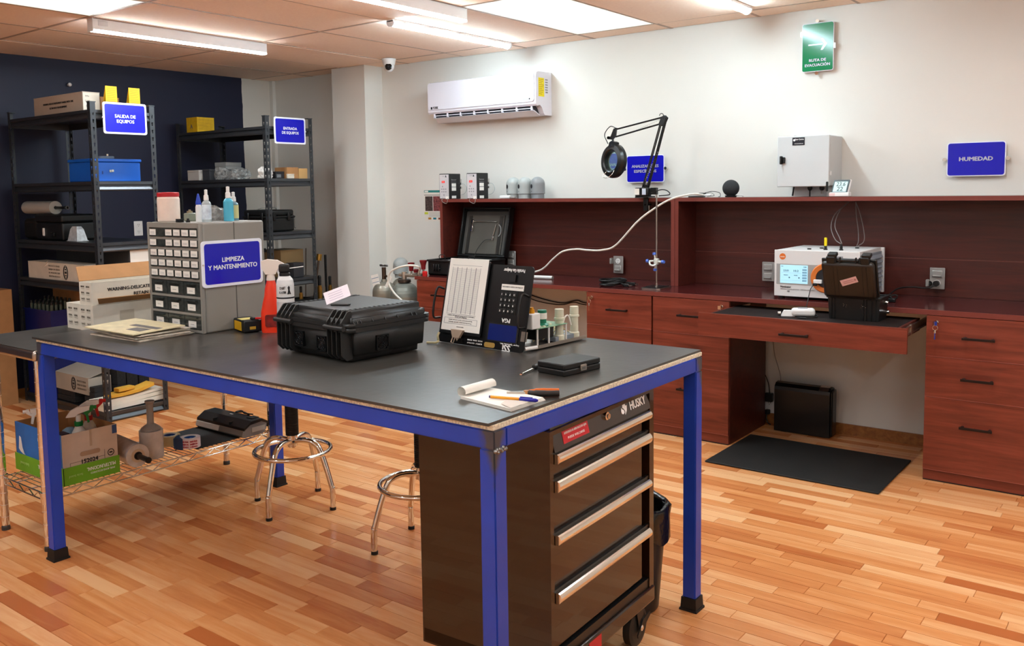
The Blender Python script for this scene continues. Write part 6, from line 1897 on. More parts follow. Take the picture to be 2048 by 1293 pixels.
# poster
po = wall_thing('poster', 'printed poster with a teal header on the white wall, partly behind the left hutch', 'poster', XW - 0.0015, 4.99, 1.248)
M_POSTER = mat('poster paper', '#e3dcd2', 0.6, var=0.02)
MB().box(0, 0.32, 0, 0.0012, 0, 0.262).build('sheet', M_POSTER, po)
MB().box(0.0, 0.32, -0.0004, 0.0002, 0.236, 0.254).build('teal_header', mat('teal print', '#2c7f7a', 0.6), po)
MB().box(0.006, 0.045, -0.0007, -0.0003, 0.239, 0.25).build('header_logo', M_PAPER, po)
for k, (x, c) in enumerate(((0.01, '#4a3a36'), (0.098, '#7a3c3c'))):
    MB().box(x, x + 0.082, -0.0004, 0.0002, 0.085, 0.205).build('printed_photo', mat('poster photo %d' % k, c, 0.6, var=0.85, scale=70), po)
MB().box(0.0, 0.3, -0.0004, 0.0002, 0.213, 0.217).build('printed_rule', M_INK, po)
MB().box(0.0, 0.04, -0.0004, 0.0002, 0.058, 0.076).build('yellow_patch', mat('lime print', '#c4cc3a', 0.6), po)
for x, c in ((0.04, '#b5782a'), (0.095, '#1f6f80'), (0.15, '#8a4a2a')):
    MB().box(x, x + 0.033, -0.0004, 0.0002, 0.016, 0.032).build('colour_chip', mat('chip ' + c, c, 0.6), po)
q = MB()
for k in range(5):
    q.box(0.05, 0.30 - 0.03 * (k % 2), -0.0004, 0.0002, 0.075 - k * 0.009, 0.0775 - k * 0.009)
q.build('printed_lines', mat('grey print', '#8d8a8c', 0.7), po, kind='stuff')

# ---------------------------------------------------------------- things on top of the hutches
def detector(label, yl, loop):
    t = wall_thing('gas_detector', label, 'detector', 5.098, yl, TOPZ, 'gas detectors on the left hutch')
    W_, D2, H_ = 0.100, 0.135, 0.192
    MB().rbox(0, W_, 0, D2, 0, H_, r=0.003, seg=1).build('case', M_BLACKPL, t)
    fp = MB().box(0.006, W_ - 0.003, -0.0015, 0.0, 0.004, H_ - 0.006).build('front_panel', mat('detector panel', '#c8c4c6', 0.5), t)
    dp = MB().box(0.028, 0.058, -0.0025, -0.0015, 0.122, 0.138).build('red_display', mat('red display', '#7a0d10', 0.3, emit='#e01818', estr=0.5), fp)
    text('0.0', 0.012, dp, mat('led digits', '#ff6a5a', 0.5, emit='#ff5a4a', estr=1.0), (0.043, -0.0028, 0.13), bold=0.02)
    q = MB()
    for x, z in ((0.035, 0.095), (0.028, 0.075), (0.048, 0.075), (0.068, 0.075), (0.028, 0.055), (0.048, 0.055), (0.068, 0.055), (0.048, 0.03)):
        MB().prism(circ(x, z, 0.0055, 12), 'xz', -0.0025, -0.0014).build('button', mat('grey button', '#8f8c90', 0.5), fp)
    MB().prism([(0.062, 0.165), (0.078, 0.165), (0.07, 0.182)], 'xz', -0.0022, -0.0014).build('black_mark', M_INK, fp)
    text('CO2', 0.012, fp, mat('grey print', '#8d8a8c', 0.7), (0.045, -0.002, 0.172))
    MB().box(0.065, 0.097, -0.003, -0.0014, -0.0, 0.02).build('corner_label', M_PAPER, fp)
    for z, h in ((0.092, 0.026), (0.062, 0.026), (0.004, 0.02)):
        MB().box(W_ + 0.0002, W_ + 0.001, 0.03, 0.08, z, z + h).build('side_label', M_PAPER, t)
    text('Sensor', 0.016, t, mat('grey print', '#8d8a8c', 0.7), (W_ + 0.0008, 0.055, 0.145), frame=SIDE_R, width=0.06)
    text('detector', 0.01, t, mat('grey print', '#8d8a8c', 0.7), (W_ + 0.0008, 0.055, 0.128), frame=SIDE_R, width=0.06)
    vx = W_
    for z in (0.115, 0.085):
        MB().cyl((vx, 0.118, z), (vx + 0.014, 0.118, z), 0.006, n=10).cyl((vx + 0.014, 0.118, z), (vx + 0.026, 0.118, z), 0.009, n=6).build('gas_fitting', M_CHROME, t)
    MB().cyl((vx + 0.02, 0.118, 0.124), (vx + 0.02, 0.118, 0.15), 0.004, n=8).build('fitting_stem', M_STEEL, t)
    MB().tube(spline([(vx + 0.026, 0.118, 0.115), (vx + 0.06, 0.112, 0.11), (vx + 0.082, 0.11, 0.075), (vx + 0.06, 0.11, 0.04), (vx + 0.01, 0.12, 0.028)], 8), 0.0016, 6).build('sample_tube', mat('grey tube', '#9aa0a0', 0.4), t)
    MB().tube(spline([(0.035, -0.001, -0.003 + 0.012), (0.034, -0.012, -0.012), (0.05, -0.014, -0.026), (0.08, -0.013, -0.034), (0.09, -0.012, -0.02), (0.088, -0.004, 0.004)], 6), 0.0022, 6).build('cable_loop', mat('grey cable', '#8a7f78', 0.5), t)
    return t
detector('black and white gas detector at the left end of the hutch top', 4.572, True)
detector('black and white gas detector beside the grey domes', 4.298, True)
def cap(name, label, x, y, z, m, h=0.155, r=0.053, cat='dome', group=None):
    t = thing(name, label, cat, (x, y, z), FX, group)
    MB().lathe([(0.047 / 0.053 * r, 0), (0.047 / 0.053 * r, 0.03), (r, 0.034), (r, h - r)] + [(r * math.cos(a), h - r + r * math.sin(a)) for a in [PI / 2 * i / 8 for i in range(1, 8)]] + [(0, h)], n=28).build('shell', m, t)
    a = math.radians(-112)
    q = MB()
    q.t = Matrix.Rotation(a + PI / 2, 4, 'Z')
    q.prism([(0.011 * math.cos(t_), 0.086 + 0.016 * math.sin(t_)) for t_ in [2 * PI * i / 16 for i in range(16)]], 'xz', -r - 0.0008, -r + 0.006)
    q.build('oval_hole', M_INK, t)
    q = MB()
    q.t = Matrix.Rotation(a + PI / 2, 4, 'Z')
    q.prism(circ(0.0, 0.05, 0.003, 8), 'xz', -r - 0.0006, -r + 0.004)
    q.build('small_hole', M_INK, t)
    return t
M_DOME = mat('grey dome enamel', '#a3a7a5', 0.35, var=0.03)
M_DOME2 = mat('darker dome enamel', '#878a8c', 0.35, var=0.03)
cap('valve_cap', 'left of the three grey dome caps on the hutch', 5.22, 3.952, TOPZ, M_DOME, group='grey dome caps')
cap('valve_cap', 'middle of the three grey dome caps on the hutch', 5.215, 3.843, TOPZ, M_DOME, group='grey dome caps')
cap('valve_cap', 'right and darkest of the three grey dome caps on the hutch', 5.22, 3.732, TOPZ, M_DOME2, group='grey dome caps')
wa = wall_thing('white_adapter', 'small white adapter lying in front of the grey dome caps', 'adapter', 5.125, 4.01, TOPZ)
MB().rbox(0, 0.085, 0, 0.03, 0, 0.022, r=0.006, seg=2).build('body', M_WHITEPL, wa)
MB().rbox(0.06, 0.13, 0.012, 0.03, 0, 0.012, r=0.004, seg=1).build('cord_end', mat('grey cable', '#8a7f78', 0.5), wa)
sp = wall_thing('smart_speaker', 'round dark speaker ball on the right hutch', 'speaker', 5.2, 2.25, TOPZ)
MB().lathe([(0, 0), (0.034, 0), (0.036, 0.006), (0.036, 0.01)], n=24).build('base_ring', M_BLACKSAT, sp)
MB().sphere((0, 0, 0.055), 0.0515, 28, 18).build('fabric_ball', mat('charcoal speaker fabric', '#2c2d2f', 0.95, var=0.2, scale=300), sp)
MB().tube(spline([(0.03, 0.02, 0.006), (0.06, 0.025, 0.01), (0.068, 0.03, 0.004), (0.05, 0.06, 0.004)], 6), 0.003, 6).build('power_cable', M_WHITEPL, sp)
dv = wall_thing('probe_module', 'small flat module with a looped cable at the end of the white hose', 'instrument', 5.12, 2.50, TOPZ)
MB().rbox(0, 0.10, 0, 0.04, 0, 0.008, r=0.002, seg=1).build('base', M_BLACKPL, dv)
MB().rbox(0.02, 0.15, 0.006, 0.022, 0.009, 0.02, r=0.004, seg=2).build('white_probe', M_WHITEPL, dv)
MB().rbox(0.07, 0.11, 0.002, 0.03, 0.02, 0.028, r=0.002, seg=1).build('clip', M_BLACKPL, dv)
MB().tube(spline([(0.10, 0.02, 0.026), (0.15, 0.02, 0.036), (0.20, 0.022, 0.028), (0.205, 0.024, 0.006), (0.19, 0.03, 0.003)], 8), 0.002, 6).build('cable', M_BLACKPL, dv)
MB().tube(spline([(0.115, 0.015, 0.022), (0.15, 0.01, 0.028), (0.17, 0.012, 0.012), (0.14, 0.014, 0.006), (0.12, 0.015, 0.003)], 8), 0.002, 6).build('cable', M_GREYMETAL, dv)

# magnifier lamp clamped to the hutch (built in world coordinates round its clamp)
ml = thing('magnifier_lamp', 'black articulated magnifier lamp clamped to the hutch edge', 'lamp', (5.085, 2.785, TOPZ))
O = Vector((5.085, 2.785, TOPZ))
def wl_(p):
    return Vector(p) - O
M_LAMP = mat('lamp black enamel', '#111112', 0.3, var=0.05)
MB().rbox(-0.05, 0.04, -0.052, 0.048, 0.001, 0.012, r=0.003, seg=1).build('clamp_plate', M_LAMP, ml)
MB().rbox(-0.055, -0.02, -0.05, 0.048, 0.012, 0.066, r=0.008, seg=2).rbox(-0.02, 0.03, -0.03, 0.03, 0.012, 0.06, r=0.004, seg=1).build('base_block', M_LAMP, ml)
for a, b_ in ((0.012, 0.046), (-0.035, -0.008)):
    MB().box(-0.0562, -0.0552, a, b_, 0.02, 0.06).build('paper_label', M_PAPER if a > 0 else mat('pale blue label', '#cdd8ea', 0.6), ml)
MB().rbox(-0.03, 0.0, -0.095, -0.05, 0.02, 0.065, r=0.003, seg=1).build('switch_box', M_LAMP, ml)
MB().rbox(-0.016, 0.0, -0.026, 0.006, -0.085, 0.012, r=0.003, seg=1).rbox(-0.016, 0.05, -0.02, 0.0, -0.05, -0.038, r=0.002, seg=1).build('clamp_jaw', M_LAMP, ml)
MB().cyl((0.03, -0.01, -0.1), (0.03, -0.01, -0.05), 0.005, n=8).build('clamp_screw', M_CHROME, ml)
MB().tube(spline([(-0.03, -0.06, 0.03), (-0.02, -0.12, 0.05), (-0.01, -0.16, 0.045), (-0.01, -0.18, 0.02), (0.0, -0.10, 0.012)], 6), 0.0035, 6).build('power_cable', M_LAMP, ml)
MB().cyl((0.0, 0.0, 0.06), (0.0, 0.0, 0.085), 0.012, n=12).build('pivot_post', M_LAMP, ml)
e1a, e1b = wl_((5.085, 2.80, 1.50)), wl_((5.085, 2.672, 1.925))
e2a, e2b = wl_((5.085, 2.765, 1.50)), wl_((5.085, 2.635, 1.915))
def rod(name, a, b, r, m=M_LAMP):
    return MB().cyl(a, b, r, n=8).build(name, m, ml)
for off in (-0.009, 0.009):
    rod('lower_arm_rod', e1a + Vector((off, 0, 0)), e1b + Vector((off, 0.0, -0.02)), 0.0042)
    rod('lower_arm_rod', e2a + Vector((off, 0, 0)), e2b + Vector((off, 0, 0.02)), 0.0055)
for k in (0.2, 0.75):
    a = e1a.lerp(e1b, k * 0.55)
    pts = [a.lerp(e2a.lerp(e2b, 0.55), t) + Vector((0, 0, 0)) for t in (0, 1)]
hs = [e1a.lerp(e1b, 0.08), e2a.lerp(e2b, 0.55)]
pts = []
for i in range(60):
    p = hs[0].lerp(hs[1], i / 59)
    pts.append(p + Vector((0.004 * math.cos(i * 1.3), 0.004 * math.sin(i * 1.3), 0)))
MB().tube(pts, 0.0012, 5).build('spring', M_STEEL, ml)
el = wl_((5.085, 2.655, 1.935))
MB().prism([(el.y - 0.03, el.z + 0.0), (el.y - 0.012, el.z + 0.018), (el.y + 0.01, el.z + 0.008), (el.y + 0.03, el.z - 0.04), (el.y + 0.015, el.z - 0.05), (el.y - 0.015, el.z - 0.03)], 'yz', el.x - 0.012, el.x - 0.009).prism([(el.y - 0.03, el.z + 0.0), (el.y - 0.012, el.z + 0.018), (el.y + 0.01, el.z + 0.008), (el.y + 0.03, el.z - 0.04), (el.y + 0.015, el.z - 0.05), (el.y - 0.015, el.z - 0.03)], 'yz', el.x + 0.009, el.x + 0.012).build('elbow_plate', M_LAMP, ml)
MB().lathe([(0.011, -0.014), (0.011, 0.014), (0, 0.014)], el, 12, axis='x').build('elbow_knob', M_LAMP, ml)
MB().tube([(el.x, el.y + 0.013 + 0.014 * math.cos(a), el.z + 0.016 + 0.014 * math.sin(a)) for a in [PI * i / 10 for i in range(11)]], 0.0025, 6).build('cable_arch', M_LAMP, ml)
hj = wl_((4.985, 2.955, 1.845))
u1a, u1b = el + Vector((0, 0.01, 0.005)), hj + Vector((0.0, -0.015, 0.03))
u2a, u2b = el + Vector((0, 0.028, -0.036)), hj + Vector((0.0, -0.008, -0.018))
for off in (-0.008, 0.008):
    rod('upper_arm_rod', u1a + Vector((off, 0, 0)), u1b + Vector((off, 0, 0)), 0.004)
    rod('upper_arm_rod', u2a + Vector((off, 0, 0)), u2b + Vector((off, 0, 0)), 0.004)
pts = []
for i in range(60):
    p = (el + Vector((0, 0.004, 0.0))).lerp(u2a.lerp(u2b, 0.55), i / 59)
    pts.append(p + Vector((0.004 * math.cos(i * 1.3), 0, 0.004 * math.sin(i * 1.3))))
MB().tube(pts, 0.0013, 5).build('spring', M_STEEL, ml)
MB().prism([(hj.y - 0.02, hj.z + 0.04), (hj.y + 0.0, hj.z + 0.035), (hj.y + 0.03, hj.z - 0.03), (hj.y + 0.012, hj.z - 0.035), (hj.y - 0.012, hj.z - 0.015)], 'yz', hj.x - 0.008, hj.x + 0.008).build('head_bracket', M_LAMP, ml)
MB().cyl(hj + Vector((0, 0.01, -0.03)), hj + Vector((-0.005, 0.004, -0.075)), 0.007, n=10).build('head_neck', M_LAMP, ml)
MB().lathe([(0.010, -0.016), (0.010, 0.016), (0, 0.016)], hj + Vector((0, 0.035, -0.022)), 10, axis='x').build('tilt_knob', M_LAMP, ml)
MB().tube(spline([hj + Vector((0, -0.01, 0.04)), hj + Vector((0, 0.03, 0.05)), hj + Vector((-0.01, 0.065, 0.0)), hj + Vector((-0.01, 0.04, -0.06))], 7), 0.003, 6).build('cable_arch', M_LAMP, ml)
# ring head: axis n, built along local z then turned
hc = wl_((4.955, 2.935, 1.672))
nrm = Vector((-0.93, 0.36, 0.06)).normalized()
up_ = (Vector((0, 0, 1)) - nrm * nrm.z).normalized()
rt_ = up_.cross(nrm)
HM = Matrix((rt_, up_, nrm)).transposed().to_4x4()
HM.translation = hc
def head(name, m, fn):
    q = MB()
    q.t = HM
    fn(q)
    return q.build(name, m, ml)
hd_ = head('ring_housing', M_LAMP, lambda q: q.lathe([(0.061, -0.02), (0.098, -0.024), (0.108, -0.012), (0.11, 0.012), (0.102, 0.03), (0.074, 0.036), (0.066, 0.03), (0.061, 0.0), (0.061, -0.02)], n=40))
head('housing_tab', M_LAMP, lambda q: q.prism([(-0.03, 0.085), (0.03, 0.085), (0.022, 0.118), (0.0, 0.126), (-0.022, 0.118)], 'xy', -0.012, 0.033))
head('tab_screw', M_CHROME, lambda q: q.cyl((-0.002, 0.094, 0.033), (-0.002, 0.094, 0.037), 0.009, n=12))
gm = mat('magnifier glass', '#bfe0d6', 0.04, trans=0.85, ior=1.3)
head('magnifier_lens', gm, lambda q: q.lathe([(0, -0.006), (0.062, -0.003), (0.062, 0.003), (0, 0.008)], n=36))
head('ring_tube', mat('white lamp tube', '#dfe8e4', 0.4), lambda q: q.tube([(0.078 * math.cos(a), 0.078 * math.sin(a), -0.026) for a in [2 * PI * i / 36 for i in range(36)]], 0.007, 8, closed=True))
head('lens_clip', M_CHROME, lambda q: q.tube(spline([(-0.035, -0.07, 0.034), (-0.05, -0.098, 0.05), (0.0, -0.112, 0.06), (0.04, -0.09, 0.05), (0.045, -0.062, 0.034)], 6), 0.002, 6))

# ---------------------------------------------------------------- things on the worktop
# lab stand with a boss clamp
ls = wall_thing('lab_stand', 'steel laboratory stand with a blue knobbed boss clamp on the worktop', 'stand', 4.915, 2.628, CNT)
MB().prism([(-0.066, -0.05), (-0.05, -0.065), (0.05, -0.065), (0.066, -0.05), (0.066, 0.10), (-0.066, 0.10)], 'xy', 0.0, 0.008).build('base_plate', M_STEEL, ls)
MB().prism([(-0.05, -0.05), (0.05, -0.05), (0.058, 0.09), (-0.058, 0.09)], 'xy', 0.008, 0.012).build('base_top', M_BLACKSAT, ls)
MB().cyl((0.005, 0.02, 0.012), (0.005, 0.02, 0.585), 0.0055, n=12).build('rod', M_STEEL, ls)
MB().cyl((0.005, 0.02, 0.012), (0.005, 0.02, 0.03), 0.009, n=12).build('rod_nut', M_CHROME, ls)
CZ = 0.167
q = MB().rbox(-0.008, 0.018, 0.004, 0.036, CZ - 0.02, CZ + 0.02, r=0.004, seg=1).cyl((0.018, 0.02, CZ), (0.048, 0.012, CZ), 0.008, n=10).cyl((-0.008, 0.02, CZ + 0.004), (-0.04, 0.01, CZ + 0.002), 0.006, n=10)
q.tube(spline([(-0.04, 0.01, CZ), (-0.03, 0.0, CZ - 0.018), (-0.01, 0.0, CZ - 0.024), (0.01, 0.004, CZ - 0.018)], 5), 0.006, 8).cyl((0.0, 0.012, CZ + 0.015), (-0.006, 0.012, CZ + 0.045), 0.005, n=8).cyl((0.003, 0.012, CZ - 0.015), (-0.001, 0.012, CZ - 0.045), 0.005, n=8)
bc = q.build('boss_clamp', mat('white clamp casting', '#d6d8d2', 0.4, metal=0.3), ls)
for p0, p1 in (((-0.006, 0.012, CZ + 0.043), (-0.008, 0.012, CZ + 0.058)), ((-0.001, 0.012, CZ - 0.043), (-0.002, 0.012, CZ - 0.058)), ((-0.046, 0.008, CZ + 0.003), (-0.06, 0.004, CZ + 0.003)), ((0.048, 0.012, CZ), (0.064, 0.008, CZ + 0.001))):
    MB().cyl(p0, p1, 0.012, 0.010, n=14).build('blue_knob', mat('blue knob', '#4c6cc4', 0.35), bc)

co = wall_thing('cable_coil', 'coil of black cable with two plugs on the worktop', 'cable', 4.93, 2.935, CNT)
pts = []
for i in range(150):
    a = 2 * PI * i / 30
    rr = 0.072 + 0.008 * math.sin(i * 0.37)
    pts.append((rr * 1.0 * math.cos(a), rr * 1.3 * math.sin(a), 0.007 + 0.007 * (i / 30) + 0.002 * math.sin(i * 0.7)))
MB().tube(pts, 0.0058, 7).build('coil', M_BLACKPL, co)
for y, sz in ((0.05, 1), (-0.03, 1)):
    q = MB().tube(spline([(0.06, y * 0.8, 0.02), (0.085, y, 0.018), (0.10, y, 0.014)], 4), 0.006, 7)
    q.rbox(0.10, 0.135, y - 0.011, y + 0.011, 0.001, 0.022, r=0.003, seg=1)
    pg = q.build('plug', M_BLACKPL, co)
    MB().box(0.135, 0.155, y - 0.007, y - 0.005, 0.008, 0.014).box(0.135, 0.155, y + 0.005, y + 0.007, 0.008, 0.014).build('plug_blades', M_STEEL, pg)

# open black case at the left end of the worktop
oc2 = wall_thing('open_case', 'large open black case with a lined lid, at the left end of the worktop', 'case', 4.86, 4.485, CNT)
OW2, OD2, OHb = 0.46, 0.34, 0.118
q = MB()
for a in ((0, OW2, 0, 0.008), (0, OW2, OD2 - 0.008, OD2), (0, 0.008, 0.008, OD2 - 0.008), (OW2 - 0.008, OW2, 0.008, OD2 - 0.008)):
    q.box(*a, 0.006, OHb)
q.rbox(0, OW2, 0, OD2, 0.0, 0.02, r=0.006, seg=1)
q.build('base_shell', M_BLACKPL, oc2)
MB().rbox(-0.01, OW2 + 0.01, -0.01, 0.008, OHb - 0.014, OHb, r=0.004, seg=1).rbox(-0.01, 0.008, 0.008, OD2, OHb - 0.014, OHb, r=0.004, seg=1).rbox(OW2 - 0.008, OW2 + 0.01, 0.008, OD2, OHb - 0.014, OHb, r=0.004, seg=1).build('rim', M_BLACKPL, oc2)
MB().box(0.008, OW2 - 0.008, 0.008, OD2 - 0.008, 0.098, 0.105).build('instrument_panel', mat('grey black panel', '#2a2a2c', 0.4), oc2)
MB().box(0.10, 0.42, 0.06, 0.30, 0.1055, 0.1075).build('white_sheet', M_PAPER, oc2)
q = MB()
for k in range(3):
    q.rbox(0.055 + 0.024 * k, 0.07 + 0.024 * k, -0.016, 0.0, 0.035, 0.085, r=0.003, seg=1)
q.rbox(0.05, 0.125, -0.012, 0.0, 0.05, 0.058, r=0.002, seg=1)
q.build('latch', M_BLACKSAT, oc2)
for x in (0.10, 0.38):
    MB().tube(spline([(x, 0.02, 0.104), (x, 0.016, 0.15), (x + 0.05, 0.016, 0.152), (x + 0.05, 0.02, 0.104)], 5), 0.003, 6).build('panel_handle', M_BLACKSAT, oc2)
q = MB().rbox(-0.018, 0.0, 0.02, 0.06, 0.05, 0.10, r=0.004, seg=1)
q.build('side_latch', M_BLACKSAT, oc2)
LID = Matrix.Translation((0, OD2 - 0.01, OHb)) @ Matrix.Rotation(math.radians(-10), 4, 'X') @ Matrix(((1, 0, 0.05, 0), (0, 1, 0, 0), (0, 0, 1, 0), (0, 0, 0, 1)))
def lid_(name, m, fn, parent=None):
    q = MB()
    q.t = LID
    fn(q)
    return q.build(name, m, parent or oc2)
LH = 0.385
def shell(q):
    q.rbox(0, OW2, 0.045, 0.055, 0.01, LH, r=0.004, seg=1)
    q.rbox(0, OW2, -0.005, 0.05, 0.006, 0.022, r=0.004, seg=1).rbox(0, OW2, -0.005, 0.05, LH - 0.014, LH, r=0.004, seg=1)
    q.rbox(0, 0.016, -0.005, 0.05, 0.02, LH - 0.01, r=0.004, seg=1).rbox(OW2 - 0.016, OW2, -0.005, 0.05, 0.02, LH - 0.01, r=0.004, seg=1)
ld2 = lid_('lid', M_BLACKPL, shell)
lid_('lid_gasket', mat('lid gasket grey', '#4a4a48', 0.5), lambda q: q.box(0.02, OW2 - 0.02, 0.028, 0.03, 0.026, LH - 0.03), ld2)
pl2 = lid_('lid_plate', mat('dark lid plate', '#55524c', 0.4, var=0.15), lambda q: q.box(0.05, OW2 - 0.06, 0.018, 0.028, 0.03, LH - 0.06))
for x in (0.06, OW2 - 0.1):
    lid_('lid_strap', mat('steel strap', '#4c4a46', 0.3, metal=0.7), lambda q: q.box(x, x + 0.03, 0.014, 0.018, 0.032, LH - 0.065))
lid_('lid_bar', M_STEEL, lambda q: q.cyl((0.10, 0.010, 0.275), (0.34, 0.010, 0.275), 0.004, n=8))
lid_('lid_bracket', M_CHROME, lambda q: q.rbox(0.098, 0.12, -0.004, 0.014, 0.26, 0.29, r=0.003, seg=1).rbox(0.10, 0.118, -0.004, 0.014, 0.20, 0.25, r=0.003, seg=1))
lid_('lid_bracket', M_STEEL, lambda q: q.cyl((0.335, 0.010, 0.255), (0.318, 0.010, 0.17), 0.004, n=8).rbox(0.31, 0.326, 0.004, 0.016, 0.135, 0.165, r=0.002, seg=1))
lid_('lid_cable', M_BLACKPL, lambda q: q.tube(spline([(0.318, 0.01, 0.14), (0.25, 0.0, 0.13), (0.2, -0.01, 0.06), (0.19, -0.02, 0.0)], 6), 0.0025, 6))
lid_('hose_loop', mat('grey tube', '#9aa0a0', 0.4), lambda q: q.tube(spline([(0.36, 0.012, 0.255), (0.385, 0.008, 0.23), (0.39, 0.008, 0.19), (0.37, 0.012, 0.165)], 6), 0.004, 6))

# hose and rod
M_HOSE = mat('white hose', '#d9d5cc', 0.4)
ho = MB().tube(spline([(5.02, 3.92, 0.90), (5.0, 3.759, 0.902), (4.99, 3.60, 0.925), (4.985, 3.52, 0.955), (4.98, 3.44, 1.02), (4.975, 3.353, 1.076), (4.97, 3.24, 1.095), (4.965, 3.153, 1.092), (4.96, 3.04, 1.095), (4.955, 2.93, 1.13), (4.955, 2.775, 1.28), (4.97, 2.67, 1.36), (5.0, 2.56, 1.425), (5.06, 2.45, 1.455), (5.125, 2.40, 1.4505)], 10), 0.0065, 8).build('gas_hose', M_HOSE, loc=(0, 0, 0))
tag(ho, 'white hose curving from the worktop up to the top of the right hutch', 'hose')
rd = thing('white_tube', 'short straight white tube lying on the worktop in front of the left hutch', 'tube', (5.02, 3.72, CNT + 0.0125))
MB().cyl((0, 0, 0), (0.04, -0.22, 0), 0.012, n=14).build('pipe', M_WHITEPL, rd)
MB().cyl((0.04, -0.22, 0), (0.0405, -0.224, 0), 0.0125, n=14).build('end_plug', mat('grey cable', '#8a7f78', 0.5), rd)
# outlets on the hutch back
M_OUTG = mat('grey outlet box', '#a6a39f', 0.35, metal=0.4, var=0.04)
HB = 5.331
def cover_outlet(label, y, z, open_top, open_bot):
    t = wall_thing('hutch_outlet', label, 'outlet', HB - 0.0125, y, z, 'grey outlets on the hutch backs')
    MB().rbox(-0.039, 0.039, -0.008, 0, -0.06, 0.06, r=0.003, seg=1).build('plate', M_OUTG, t)
    for zc, op in ((0.026, open_top), (-0.026, open_bot)):
        if op:
            s = MB().prism(circ(0, zc, 0.018, 16), 'xz', -0.0115, -0.008).build('socket', M_WHITEPL, t)
            q = MB()
            for x in (-0.006, 0.006):
                q.box(x - 0.0013, x + 0.0013, -0.0119, -0.0114, zc - 0.001, zc + 0.009)
            q.cyl((0, -0.0114, zc - 0.009), (0, -0.0119, zc - 0.009), 0.0028, n=8)
            q.build('socket_slots', M_INK, s)
            MB().rbox(-0.054, -0.038, -0.036, -0.004, zc - 0.02, zc + 0.02, r=0.003, seg=1).build('open_flap', M_OUTG, t)
        else:
            MB().rbox(-0.027, 0.027, -0.018, -0.008, zc - 0.02, zc + 0.02, r=0.005, seg=2).build('cover_flap', M_OUTG, t)
            MB().rbox(-0.022, 0.022, -0.026, -0.018, zc - 0.016, zc - 0.006, r=0.003, seg=1).build('flap_grip', M_OUTG, t)
    return t
cover_outlet('grey outlet with one flap open, in the left hutch above the coiled cable', 3.12, 0.97, True, False)
cover_outlet('grey outlet with both flaps shut, half hidden by the white generator', 2.05, 0.97, False, False)
o3 = cover_outlet('grey outlet with the generator plug in it, at the right of the right hutch', 1.085, 0.975, False, True)
cover_outlet('grey outlet in the left hutch behind the open case lid', 4.05, 0.977, False, False)

# humidity generator
hg = wall_thing('humidity_generator', 'white bench humidity generator with a blue touch screen and orange ring, on the worktop', 'instrument', 4.835, 1.828, CNT)
GW, GD, GZ0, GZ1 = 0.462, 0.465, 0.014, 0.271
for x in (0.03, GW - 0.03):
    for y in (0.03, GD - 0.05):
        MB().cyl((x, y, 0), (x, y, GZ0), 0.018, n=14).build('rubber_foot', M_RUBBER, hg)
M_GEN = mat('generator white', '#dfdcda', 0.4, var=0.01)
MB().rbox(0, GW - 0.012, 0.004, GD, GZ0, GZ1, r=0.004, seg=2).build('housing', M_GEN, hg)
fp = MB().rbox(-0.001, GW, -0.004, 0.003, GZ0, GZ1 + 0.001, r=0.002, seg=1).build('front_panel', M_GEN, hg)
MB().box(0.012, 0.40, -0.0055, -0.004, 0.082, 0.195).build('grey_band', mat('generator grey band', '#a5a29f', 0.4), fp)
scn = MB().box(0.034, 0.188, -0.0068, -0.0055, 0.088, 0.19).build('touch_screen', mat('touch screen', '#a5d3e6', 0.2, emit='#aee0f4', estr=0.22), fp)
M_SCR = mat('screen ink', '#55788a', 0.5)
for s, x, z, sz, w_ in (('23.01', 0.068, 0.158, 0.014, 0.03), ('10.2', 0.122, 0.158, 0.014, 0.028), ('temperature', 0.066, 0.134, 0.007, 0.024), ('humidity', 0.122, 0.134, 0.007, 0.02), ('12:08', 0.172, 0.181, 0.008, 0.016), ('menu', 0.045, 0.182, 0.007, 0.012)):
    text(s, sz, scn, M_SCR, (x, -0.0072, z), width=w_, bold=0.02)
q = MB()
for k in range(5):
    q.box(0.158, 0.183, -0.0071, -0.0067, 0.16 - k * 0.015, 0.17 - k * 0.015)
q.box(0.04, 0.15, -0.0071, -0.0067, 0.146, 0.147).box(0.04, 0.15, -0.0071, -0.0067, 0.104, 0.105)
q.build('screen_button', mat('screen buttons', '#8cc0dc', 0.3), scn, kind='stuff')
for x in (0.086, 0.14):
    MB().prism(circ(x, 0.12, 0.004, 12), 'xz', -0.0072, -0.0067).build('screen_dot', M_SCR, scn)
MB().prism(circ(0.046, 0.236, 0.0175, 24), 'xz', -0.0052, -0.004).build('round_logo', mat('orange logo', '#e2742c', 0.4, var=0.1), fp)
text('testo', 0.012, fp, mat('logo pale', '#f7e8dc', 0.5), (0.046, -0.0056, 0.235), bold=0.02)
text('Huminator', 0.017, fp, M_INK, (0.065, -0.0046, 0.067), width=0.06, bold=0.02)
text('stationary humidity generator  calibration laboratory', 0.01, fp, mat('grey print', '#8d8a8c', 0.7), (0.13, -0.0046, 0.055), width=0.19)
text('CE', 0.012, fp, M_INK, (0.08, -0.0046, 0.042), bold=0.03)
MB().box(0.325, 0.375, -0.0046, -0.004, 0.235, 0.246).build('type_print', mat('grey print', '#8d8a8c', 0.7), fp)
MB().lathe([(0.05, 0.0), (0.052, -0.008), (0.075, -0.010), (0.08, -0.006), (0.08, 0.0)], (0.285, -0.004, 0.125), 36, axis='y').build('orange_ring', mat('orange ring', '#e07a34', 0.35), fp)
MB().lathe([(0.05, 0.0), (0.048, -0.012), (0, -0.012)], (0.285, -0.004, 0.125), 32, axis='y').build('chamber_door', mat('dark chamber door', '#24262a', 0.3), fp)
M_LOUV = mat('generator louvre grey', '#8f96a0', 0.4)
